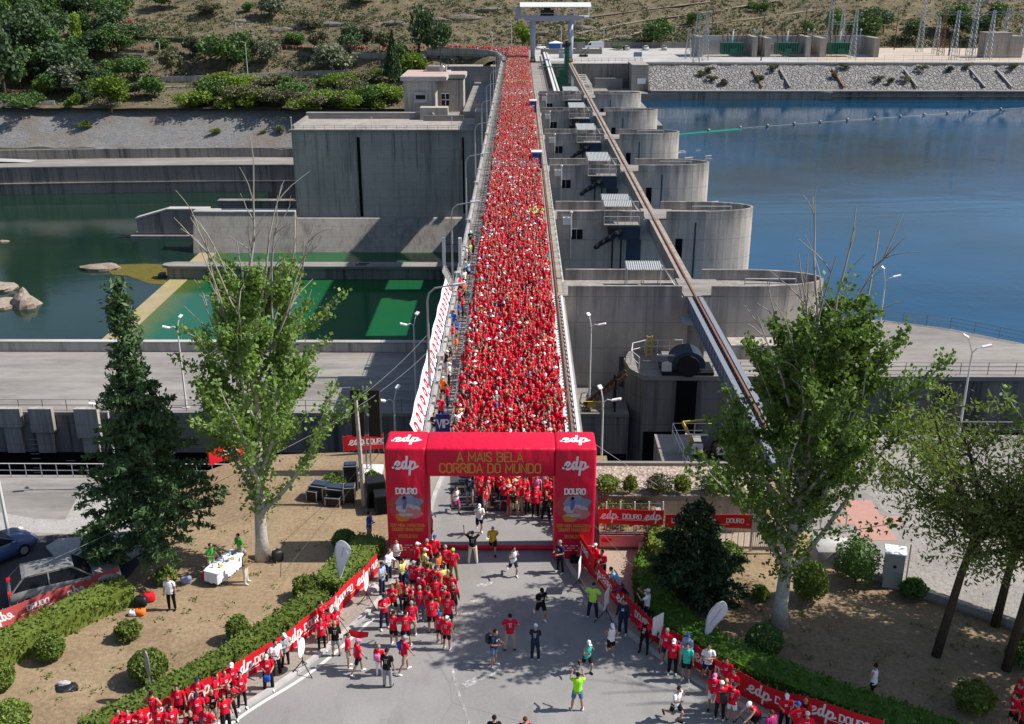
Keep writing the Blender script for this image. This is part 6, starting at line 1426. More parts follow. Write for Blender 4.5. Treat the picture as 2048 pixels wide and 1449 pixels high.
# ================================================================ lamps near the lock and along the bridge
def lamp(label, base, h, heads=((-.8,.3,.15),(.75,-.2,-.35)), group='lock lamps'):
    o = empty('street_lamp', base); tag(o, label, 'street lamp', group); part('pole', MB().tube([(0,0,0),(0,0,h*.45),(0,0,h-.8)],[.1,.08,.055],7), M['whitesteel'], o)
    for dx, dy, dz in heads:
        a = part('arm', MB().tube([(0,0,h-.85),(dx*.35,dy*.35,h-.45+dz*.3),(dx*.8,dy*.8,h-.2+dz)],.045,5), M['whitesteel'], o)
        part('lamp_head', MB().bar((dx*.75,dy*.75,h-.2+dz),(dx*1.5,dy*1.5,h-.02+dz),.3,.1), M['white'], a)
    part('foot', MB().box(-.3,-.3,0,.3,.3,.06), M['conc_light'], o)
V8 = ((.25,.3,.3),(-.75,-.2,-.5)); V9 = ((-.2,.3,.3),(.8,-.2,-.4))
lamp('twin headed lamp on the far lock wall between fir and poplar', at(373,815,ZL), 8.0, V8); lamp('twin headed lamp pole hidden in the fir tree branches', at(238,978,ZL), 7.4, V8)
lamp('lamp pole at the left edge by the blue car', at(20,1084,0), 7.6, V8); lamp('twin headed lamp on the far lock wall nearest the bridge', at(833,808,ZL), 8., V8)
lamp('twin headed lamp on the near lock wall behind the speaker tower', Vector((atY(787,783,68.2).x,68.2,ZL)), 7.8, V8); lamp('twin headed lamp on the floor right of the bridge in front of the pier door', at(1178,808,ZL), 7.9, V9)
lamp('twin headed lamp rising behind the pebble roof right of the arch', Vector((atY(1207,785,68).x,68,ZL)), 7.9, V9); lamp('twin headed lamp on the near right quay before the dark lock wall', at(1913,897,ZQ), 8.1, ((-.45,.2,.4),(.8,-.1,-.2)))
lamp('twin headed lamp on the lock head in front of the blue water', Vector((atY(1766,600,86.5).x,86.5,ZQ)), 7.9, ((-.25,.2,.45),(.8,-.1,-.2)))
for k in range(11):
    y = 65.4+25.7*k; o = empty('bridge_lamp', (-5.98,y,-.5)); tag(o, f'tall curved lamp on the downstream side of the bridge, {num[k]} counted from the arch', 'street lamp', 'bridge lamps')
    part('pole', MB().tube([(0,0,0),(0,0,4),(0,0,7.3),(.12,0,7.8),(.5,0,8.15),(1.9,0,8.4)],[.11,.09,.07,.065,.06,.05],7), M['steel'], o); part('lamp_head', MB().bar((1.7,0,8.36),(2.5,0,8.48),.24,.12), M['whitesteel'], o)
    if k == 1:
        for x in (-.75,.7): part('antenna_panel', MB().box(x-.14,-.2,2.6,x+.14,.1,5.2), M['whitesteel'], o)
        part('antenna_bracket', MB().bar((-.75,0,3.2),(.7,0,3.2),.06,.06).bar((-.75,0,4.6),(.7,0,4.6),.06,.06), M['black'], o)
for k, (x_, y_, lb) in enumerate(((1073,337,'blue portable toilet among the runners, nearer one on the bridge'),(1066,226,'blue portable toilet on the bridge, farther from the arch'))):
    g_ = at(x_, y_); o = empty('portable_toilet', (g_.x,g_.y,.02)); tag(o, lb, 'toilet'); s = 1.15
    part('cabin', MB().box(-.6*s,-.6*s,0,.6*s,.6*s,2.3), plain('toilet_blue',(.02,.07,.2),.5), o); part('roof', MB().box(-.66*s,-.66*s,2.3,.66*s,.66*s,2.5), M['white'], o); part('door_sign', MB().box(-.25,-.62*s-.01,1.3,.25,-.61*s,1.6), M['white'], o)

# ================================================================ right side: pebble roof building, planter, gate, cabinet
x0 = at(1188,1030).x; x1 = at(1512,1030).x
rb = empty('pebble_roof_building', (x0,47.2,0)); tag(rb, 'low concrete building with a pebble covered flat roof behind the arch', 'building')
part('wall', loc(MB().box(x0,47.2,-3,x1,50.9,1.95), rb), M['conc_wall'], rb); part('pebbles', loc(MB().box(x0,47.95,1.95,x1,50.7,2.12), rb), M['pebble'], rb)
part('roof_edge', loc(MB().box(x0,47.1,1.95,x1+.1,47.3,2.22).box(x0,50.7,1.95,x1+.1,50.95,2.3).box(x1-.15,47.3,1.95,x1+.1,50.7,2.22), rb), M['conc_floor'], rb); part('soil_strip', loc(MB().box(x0,47.3,1.95,x1-.15,47.95,2.08), rb), M['dry'], rb)
pe = at(1325,1100).x; pw = empty('planter_wall', (x0,45.5,0)); tag(pw, 'low reddish planter wall with a grassy slope beside the arch', 'planter')
part('wall', loc(MB().box(x0,45.45,0,pe,45.7,1.0), pw), plain('reddish_concrete', (.17,.12,.11), .9, .1), pw); part('side_wall', loc(MB().box(pe-.25,45.7,0,pe,47.19,1.6), pw), M['conc_light'], pw)
part('soil', loc(MB().add([(x0,45.7,.9),(pe-.25,45.7,.9),(pe-.25,47.19,1.75),(x0,47.19,1.75)],[(0,1,2,3)]), pw), M['dry'], pw)
cc = []
for _ in range(130):
    q = rng.normal(size=(rng.integers(5,12),3))*np.array([.12,.12,.12]); t = rng.random(); q[:,2] = abs(q[:,2])*1.6+.05; cc.append(q+np.array([rng.uniform(x0+.2,pe-.4), 45.8+1.3*t, .95+.85*t]))
V, F_ = cards(np.concatenate(cc), .1, rng, 1.8); tag(link('weeds', np_mesh('weeds', V, F_, LM['hedge'])), 'weeds on the planter slope', None, None, 'stuff')
fe = empty('wire_fence', (x0,45.6,1)); tag(fe, 'wire mesh fence on white posts above the planter wall', 'fence'); m = MB()
for k in range(9): m.tube([(0,0,.15+k*.18),(pe-x0,0,.15+k*.18)],.006,4)
for k in range(26): m.tube([(.1+k*(pe-x0)/26,0,0),(.1+k*(pe-x0)/26,0,1.6)],.006,4)
part('mesh', m, M['steel'], fe)
for k in range(5): part('post', MB().tube([(.3+k*(pe-x0-.4)/4,0,0),(.3+k*(pe-x0-.4)/4,0,1.7)],.035,6), M['whitesteel'], fe)
o = tag(bev(MB().box(0,0,0,1.45,.5,.55), 'stone_bench', M['conc'], None, .02, 1), 'plain concrete block bench at the foot of the planter wall', 'bench'); o.location = (at(1275,1105).x,44.75,.13)
gx0, gx1 = at(1497,1100).x, at(1562,1105).x; gt = empty('metal_gate', (gx0,45.3,.13)); tag(gt, 'grey barred metal gate between banner and poplar', 'gate'); m = MB()
for k in range(17): m.tube([((gx1-gx0)*k/16,0,.1),((gx1-gx0)*k/16,0,1.7)],.018,5)
part('bars', m, M['rail'], gt); part('frame', MB().tube([(0,0,1.75),(gx1-gx0,0,1.75)],.04,6).tube([(0,0,.1),(gx1-gx0,0,.1)],.04,6).tube([(0,0,0),(0,0,1.9)],.05,6).tube([(gx1-gx0,0,0),(gx1-gx0,0,1.9)],.05,6), M['steel'], gt)
cb = empty('electric_cabinet', at(1782,1172), -.25); tag(cb, 'tall grey electric cabinet with a white sloped cap at the lawn edge', 'cabinet'); part('body', MB().box(-.42,-.25,0,.42,.35,1.85), plain('cabinet_grey',(.36,.37,.36),.6), cb)
part('cap', MB().add([(-.47,-.3,1.86),(.47,-.3,1.86),(.47,.4,1.95),(-.47,.4,1.95),(-.47,-.3,1.8),(.47,-.3,1.8),(.47,.4,1.8),(-.47,.4,1.8)],[(0,1,2,3),(4,0,3,7),(5,6,2,1),(4,5,1,0),(7,3,2,6)]), M['white_fabric'], cb); part('lock', MB().box(-.06,-.27,1.1,.08,-.255,1.25), M['black'], cb); part('door_seam', MB().box(-.4,-.256,.82,.4,-.251,.84), M['rail'], cb)
o = tag(bev(MB().box(-.9,-.7,-2.2,.9,.7,.9), 'concrete_block', M['conc_light'], None, .03, 1), 'pale concrete box behind the right poplar trunk', 'box'); o.location = at(1662,1122)
o = tag(MB().tube([(0,0,0),(0,0,1.9)],.03,5).build('marker_post', M['rail']), 'thin dark post beside the electric cabinet', 'post'); o.location = at(1812,1160)
lw = px([(1640,1122),(1840,1190),(2048,1262),(2400,1400)]); m = MB()
for a, b in zip(lw, lw[1:]): m.bar((*a,.12),(*b,.12),.3,.5)
tag(m.build('low_wall', M['conc']), 'low grey kerb wall between lawn and gravel yard', 'wall')
m = MB(); c0 = at(1735,1040,-2.)
for a, b in (((-1.9,-.5),(1.9,.4)),((-.9,-2.3),(.9,2.3))): m.box(c0.x+a[0],c0.y+a[1],-1.995+.004*(a[0]>-1),c0.x+b[0],c0.y+b[1],-1.985+.004*(a[0]>-1))
struct(m.build('pink_cross_paving', plain('pink_paving',(.42,.24,.2),.9,.1,0,.2))); 
struct(MB().add([(*p,-1.992) for p in fix(px([(1500,945),(1690,945),(1760,1010),(1830,1120),(1700,1140),(1560,1030)],-2.))],[tuple(range(6))]).build('yard_pavement', M['conc_floor']))
o = tag(MB().tube([(0,0,0),(0,0,1.0),(.3,0,1.1),(1.2,0,1.1),(1.4,0,1.0),(1.4,0,0)],.04,6).build('bike_hoop', M['steel']), 'bent steel hoop beside the concrete box', 'hoop'); o.location = at(1640,1060,-2.)

# ================================================================ cars on the left
a = at(18,1222); b = at(225,1172); ang = math.atan2(b.y-a.y, b.x-a.x)
car('parked_car', 'dark grey estate car with red tail light parked behind the hedge', (a.x+(b.x-a.x)*.5,a.y+(b.y-a.y)*.5+.55,.015), ang, paintm['dark'], 4.8, 1.85, 1.6, rear=True)
c_ = at(-22,1125); car('parked_car', 'blue car cut by the left edge of the car park', (c_.x,c_.y,.015), .95, paintm['blue'], 4.4, 1.8, 1.45, 'sedan')
# ================================================================ PEOPLE
_dg = lambda: bpy.context.evaluated_depsgraph_get()
def remesh(mb, vox, mats, name, smooth_it=2):
    me = mb.mesh('tmp', mats[0]); o = bpy.data.objects.new('tmp', me); C.objects.link(o)
    r = o.modifiers.new('r', 'REMESH'); r.mode = 'VOXEL'; r.voxel_size = vox
    if smooth_it: s = o.modifiers.new('s', 'SMOOTH'); s.iterations = smooth_it; s.factor = .5
    out = bpy.data.meshes.new_from_object(o.evaluated_get(_dg())); out.name = name
    bpy.data.objects.remove(o); bpy.data.meshes.remove(me)
    out.materials.clear(); [out.materials.append(m) for m in mats]
    out.polygons.foreach_set('use_smooth', [True]*len(out.polygons)); return out
# arms: upper and fore directions for the side s=+1 (mirrored in x for s=-1); legs: thigh, shin
AD_ = ((.2,.02,-1),(.1,-.18,-1))
LD_ = ((.07,0,-1),(.03,.03,-1))
POSE = {'stand': (3,AD_,AD_,LD_,LD_), 'crossed': (2,((.3,-.15,-1),(-.95,-.55,.12)),((.3,-.2,-1),(-.95,-.6,.0)),LD_,((.14,-.03,-1),(.08,.05,-1))),
 'hips': (2,((.75,.15,-.85),(-.75,-.35,-.5)),((.75,.15,-.85),(-.75,-.35,-.5)),((.16,0,-1),(.1,.03,-1)),((.14,0,-1),(.1,.03,-1))),
 'phone': (-2,((.3,-.8,-.45),(-.3,-.6,.75)),((.3,-.8,-.4),(-.3,-.6,.8)),((.16,0,-1),(.12,.03,-1)),((.16,.03,-1),(.12,.05,-1))),
 'up': (-3,((.65,-.25,.65),(.15,-.15,1)),((.65,-.25,.6),(.1,-.2,1)),((.15,0,-1),(.1,0,-1)),((.12,0,-1),(.1,.03,-1))),
 'hold': (6,((.15,-.05,-1),(-.3,-.85,-.05)),((.18,0,-1),(-.35,-.8,.1)),LD_,((.1,-.08,-1),(.06,.08,-1))),
 'lean': (32,((.15,-.6,-.8),(-.2,-.7,-.3)),((.15,-.6,-.8),(-.2,-.7,-.3)),((.1,-.05,-1),(.05,.05,-1)),((.1,.1,-1),(.05,.12,-1))),
 'walk': (4,((.15,.4,-.9),(.02,.05,-1)),((.15,-.4,-.9),(.02,-.5,-.8)),((.05,-.38,-.92),(.02,-.05,-1)),((.05,.28,-.95),(.02,.5,-.85))),
 'run': (10,((.22,.65,-.7),(-.15,-.85,.25)),((.2,-.25,-.9),(-.35,-.8,.5)),((.05,-.6,-.8),(0,.3,-.95)),((.05,.28,-.96),(0,.93,-.3))),
 'runb': (9,((.2,-.3,-.9),(-.3,-.8,.5)),((.25,.6,-.75),(-.1,-.9,.2)),((.05,.12,-.99),(0,.22,-.97)),((.05,-.35,-.93),(0,.95,-.25))),
 'wave': (0,AD_,((.5,-.2,.75),(-.15,-.1,1)),LD_,LD_), 'ride': (38,((.1,-.75,-.65),(-.05,-.75,-.5)),((.1,-.75,-.65),(-.05,-.75,-.5)),((.08,-.75,-.6),(0,.25,-.95)),((.08,-.45,-.88),(0,.3,-.95)))}
class Sk:
    def __init__(s, pose):
        lean, a1, a2, l1, l2 = POSE[pose]; s.pose = pose; s.rot = Matrix.Rotation(math.radians(lean), 4, 'X'); s.hip = Vector((0,0,.93))
        s.T = lambda v: s.hip + s.rot @ (Vector(v)-s.hip)
        s.arm = {}; s.leg = {}
        for sg, a, l in ((1,a1,l1),(-1,a2,l2)):
            m_ = lambda d: Vector((d[0]*sg,d[1],d[2])).normalized(); sh = s.T((sg*.185,0,1.415)); el = sh + m_(a[0])*.285; wr = el + m_(a[1])*.25
            s.arm[sg] = (sh, el, wr, m_(a[1])); hp = Vector((sg*.095,0,.9)); kn = hp + m_(l[0])*.43; an = kn + m_(l[1])*.41
            fd = Vector((sg*.15,-1,0)).normalized(); sd = m_(l[1])
            if sd.y > .35: fd = (fd + Vector((0,sd.z*sd.y*-0-.2,-sd.y*1.6))).normalized()
            s.leg[sg] = (hp, kn, an, fd)
        s.dz = min(s.leg[k][2].z for k in (1,-1)) - .075 if pose != 'ride' else 0.
    def torso(s, m, prof, n=10):
        P_ = [s.T((0,y,z)) for z,_,_,y in prof]; vs = []
        for (z,rx,ry,y),p in zip(prof,P_):
            for j in range(n):
                a = 2*math.pi*j/n; vs.append(p + s.rot.to_3x3() @ Vector((rx*math.cos(a), ry*math.sin(a), 0)))
        k = len(prof); m.add(vs, [(i*n+j,i*n+(j+1)%n,(i+1)*n+(j+1)%n,(i+1)*n+j) for i in range(k-1) for j in range(n)]+[tuple(range(n))[::-1],tuple((k-1)*n+j for j in range(n))])
def body_mb(s, n=8, hands=True):
    m = MB(); s.torso(m, [(.82,.1,.08,0),(.88,.16,.11,.01),(.98,.165,.115,0),(1.1,.135,.1,0),(1.25,.16,.115,0),(1.38,.175,.1,.01),(1.45,.11,.075,.01),(1.49,.06,.058,.01)], max(8,n))
    m.tube([s.T((0,.01,1.44)), s.T((0,-.005,1.56))], [.06,.055], n)
    hd = Vector(s.T((0,-.01,1.635))); b = MB().ball((0,0,0), (.078,.098,.118), max(8,n), 7); b.v = [tuple(hd + s.rot.to_3x3() @ Vector(v)) for v in b.v]; m.add(b.v, b.f)
    if hands:
        for c_, r_ in (((0,-.105,1.62),.02),((0,-.09,1.575),.045),((.08,.0,1.63),.022),((-.08,.0,1.63),.022)): m.ball(s.T(c_), r_, 6, 4)
        m.tube([s.T((0,-.1,1.655)), s.T((0,-.117,1.615))], [.01,.017], 5)
    for sg in (1,-1):
        sh, el, wr, d = s.arm[sg]
        m.tube([sh+Vector((-sg*.03,0,.015)), sh.lerp(el,.3), el, el.lerp(wr,.35), wr], [.055,.052,.04,.043,.028], n)
        if hands:
            sd = d.cross(Vector((0,0,1))); sd = sd.normalized() if sd.length > .1 else Vector((1,0,0)); pm = wr + d*.085; nr = sd.cross(d)
            m.tube([wr-d*.01, wr+d*.05, pm], [.028,.038,.036], 6)
            for q in range(4):
                b0 = pm + nr*(q-1.5)*.02; cl = (sd*sg*-.35); L = (.07,.082,.078,.06)[q]; m.tube([b0-d*.02, b0+d*L*.5, b0+(d+cl).normalized()*L*.98], [.0105,.01,.008], 5)
            m.tube([wr+d*.03+nr*.03, wr+d*.07+nr*.055, wr+d*.1+nr*.05], [.013,.012,.009], 5)
        else: m.ball(wr+d*.08, .045, 5, 3)
        hp, kn, an, fd = s.leg[sg]
        m.tube([hp+Vector((0,0,.04)), hp.lerp(kn,.3), kn, kn.lerp(an,.3), an, an+Vector((0,0,-.04))], [.09,.083,.054,.058,.036,.036], n)
    return m
def tee_mb(s, kind='tee', n=10):
    m = MB(); k = 1.12; w = .0 if kind != 'vest' else -.035
    s.torso(m, [(.84,.18*k,.125*k,.005),(.98,.165*k,.12*k,0),(1.1,.15*k,.11*k,0),(1.25,.165*k,.12*k,0),(1.37,(.185+w)*k,.108*k,.01),(1.45,(.14+w)*k,.085*k,.01),(1.475,.085,.075,.01)], n)
    if kind != 'vest':
        for sg in (1,-1):
            sh, el, wr, d = s.arm[sg]
            if kind == 'tee': m.tube([sh+Vector((-sg*.05,0,.02)), sh, sh.lerp(el,.66)], [.07,.073,.07], 8)
            else: m.tube([sh+Vector((-sg*.05,0,.02)), sh, el, wr], [.07,.068,.055,.045], 8)
    return m
def bottom_mb(s, kind, n=8):
    m = MB(); k = 1.06 if kind == 'leggings' else 1.13
    s0 = Sk.__new__(Sk); s0.__dict__ = dict(s.__dict__); s0.rot = Matrix.Identity(4); s0.T = lambda v: Vector(v)
    s0.torso(m, [(.79,.13,.1,0),(.86,.17*k,.118*k,.01),(.94,.172*k,.12*k,.0),(1.0,.155*k,.112*k,0)], 10)
    for sg in (1,-1):
        hp, kn, an, fd = s.leg[sg]
        if kind == 'shorts': m.tube([hp+Vector((0,0,.03)), hp.lerp(kn,.35), hp.lerp(kn,.78)], [.098,.1,.094], n)
        elif kind == 'leggings': m.tube([hp+Vector((0,0,.03)), hp.lerp(kn,.3), kn, kn.lerp(an,.3), an], [.094,.089,.06,.064,.042], n)
        else: m.tube([hp+Vector((0,0,.03)), hp.lerp(kn,.35), kn, an+Vector((0,0,.0))], [.1,.098,.08,.065], n)
    return m
def hair_mb(s, kind, n=10):
    m = MB(); c = lambda *v: s.T(v)
    if kind == 'bald': return None
    def half(cen, r, zc):
        b = MB().ball((0,0,0), r, n, 8); vs = [Vector((x,y,max(z,zc))) for x,y,z in b.v]; m.add([s.T(Vector(cen)+v) for v in vs], b.f)
    if kind in ('short','long','tail'):
        half((0,.012,1.66), (.089,.1,.105), -.045)
        if kind == 'long': m.tube([c(0,.05,1.68), c(0,.1,1.55), c(0,.115,1.38)], [.07,.075,.05], 7)
        if kind == 'tail': m.tube([c(0,.09,1.69), c(0,.16,1.64), c(0,.16,1.45)], [.03,.035,.015], 6)
    elif kind == 'cap':
        half((0,.0,1.665), (.092,.11,.1), -.01)
        m.add([c(-.075,-.07,1.668), c(.075,-.07,1.668), c(.06,-.19,1.645), c(-.06,-.19,1.645), c(-.075,-.07,1.655), c(.075,-.07,1.655), c(.06,-.19,1.633), c(-.06,-.19,1.633)], [(0,3,2,1),(4,5,6,7),(0,1,5,4),(2,3,7,6),(1,2,6,5),(3,0,4,7)])
    elif kind == 'hat':
        half((0,.0,1.67), (.09,.105,.1), -.01); m.tube([c(0,0,1.665), c(0,0,1.675)], [.17,.165], 12)
    elif kind == 'helmet':
        half((0,.01,1.66), (.1,.13,.115), -.02)
    return m
def shoe_mb(s, sg):
    hp, kn, an, fd = s.leg[sg]; m = MB(); up_ = Vector((0,0,-1)); h = an + Vector((0,0,-.035)) - fd*.05; m.tube([h, h+fd*.12+up_*.006, h+fd*.2+up_*.012, h+fd*.235+up_*.012], [.042,.045,.04,.018], 7); return m
SKIN = [plain('skin_'+k, c, .6, .3, 0, .06) for k, c in (('light',(.5,.29,.21)),('tan',(.4,.22,.15)),('brown',(.24,.13,.085)))]
M['eye'] = plain('eye_dark', (.02,.015,.012), .4)
HAIR = {'dark':(.02,.014,.01),'brown':(.07,.04,.022),'grey':(.3,.29,.28),'blond':(.4,.27,.12)}
COL = {'red':(.7,.009,.036),'red2':(.58,.012,.04),'white':(.78,.78,.8),'black':(.012,.012,.014),'navy':(.018,.026,.06),'grey':(.3,.31,.32),'khaki':(.42,.35,.25),'beige':(.6,.5,.38),'blue':(.02,.09,.42),'lightblue':(.3,.45,.65),'teal':(.05,.5,.4),'lime':(.35,.85,.03),'yellow':(.72,.66,.22),
 'gold':(.65,.36,.03),'orange':(.85,.18,.02),'pink':(.7,.2,.4),'magenta':(.4,.02,.16),'green':(.05,.33,.05),'jeans':(.1,.17,.3),'hivis':(.5,.8,.1),'olive':(.2,.18,.06),'cream':(.7,.62,.5),'maroon':(.3,.02,.04)}
CM = {k: plain('cloth_'+k, c, .85, .15, 0, .1, 9) for k, c in {**COL, **{'hair_'+a: b for a, b in HAIR.items()}}.items()}
_sk = {}; _pm = {}
def sk(p):
    if p not in _sk: _sk[p] = Sk(p)
    return _sk[p]
def pmesh(pose, part_):
    key = (pose, part_)
    if key in _pm: return _pm[key]
    s = sk(pose)
    if part_ == 'body':
        me = remesh(body_mb(s), .0125, [SKIN[0], M['eye'], plain('lips',(.35,.12,.1),.5)] if 'lips' not in M else [SKIN[0], M['eye'], M['lips']], 'person')
        for p in me.polygons:
            c = s.rot.inverted().to_3x3() @ (Vector(p.center)-s.hip) + s.hip
            if c.y < -.07:
                if abs(abs(c.x)-.033) < .013 and abs(c.z-1.648) < .009: p.material_index = 1
                elif abs(c.x) < .022 and abs(c.z-1.582) < .007: p.material_index = 2
    elif part_ in ('tee','vest','long'):
        me = remesh(tee_mb(s, part_), .0165, [CM['red'], CM['white']], 'shirt', 3)
        for p in me.polygons:
            c = s.rot.inverted().to_3x3() @ (Vector(p.center)-s.hip) + s.hip
            if (c.y > .06 and .02 < abs(c.x) < .045 and 1.16 < c.z < 1.3) or (c.y > .06 and abs(c.x) < .09 and 1.335 < c.z < 1.352) or (c.y < -.06 and abs(c.x) < .06 and (1.3 < c.z < 1.325 or 1.22 < c.z < 1.27)) : p.material_index = 1
    elif part_ in ('shorts','trousers','leggings'): me = remesh(bottom_mb(s, part_), .0165, [CM['black']], part_, 3)
    elif part_.startswith('shoe'): me = remesh(shoe_mb(s, 1 if part_ == 'shoe1' else -1), .012, [CM['white']], 'shoe', 1)
    else: me = remesh(hair_mb(s, part_), .012, [CM['hair_dark']], 'hair', 1)
    me.transform(Matrix.Translation((0,0,-s.dz))); _pm[key] = me; return me
def slot(o, i, m): o.material_slots[i].link = 'OBJECT'; o.material_slots[i].material = m
npers = 0
def person(p, heading, pose, top, bot, head, h=1.72, label=None, group=None, seed=None, shoes='white', light=False):
    """top (kind, colour), bot (kind, colour), head (kind, colour)"""
    global npers; npers += 1; sd = npers*7+3
    o = link('person', pmesh(pose, 'body')); o.location = p; o.rotation_euler.z = math.radians(heading); k = h/1.745; o.scale = (k*(.97+.09*((sd*13) % 10)/10), k, k)
    slot(o, 0, SKIN[(0,1,0,1,0,2,1)[sd % 7]]); tag(o, label, 'person', group)
    def kid(nm, part_, m, pr=None):
        c = link(nm, pmesh(pose, part_), o); slot(c, 0, m)
        if len(c.material_slots) > 1: slot(c, 1, CM['white'] if pr is None else pr)
        return c
    kid('shirt', top[0], CM[top[1]], CM['white'] if top[1] in ('red','red2','black','navy') else CM[top[1]])
    kid(bot[0], bot[0], CM[bot[1]])
    if head[0] != 'bald': kid({'cap':'cap','hat':'hat','helmet':'helmet'}.get(head[0],'hair'), head[0], CM[head[1] if head[0] in ('cap','hat','helmet') else 'hair_'+head[1]])
    if not light:
        for q in ('shoe1','shoe2'): kid('shoe', q, CM[shoes])
    return o
T, S_, W = 'tee', 'shorts', 'trousers'
R_ = (T,'red')
cl_arch = 'in the red group beside the left arch pillar'
cl_bl = 'by the left banner near the bottom corner'
cl_br = 'by the right banner near the bottom edge'
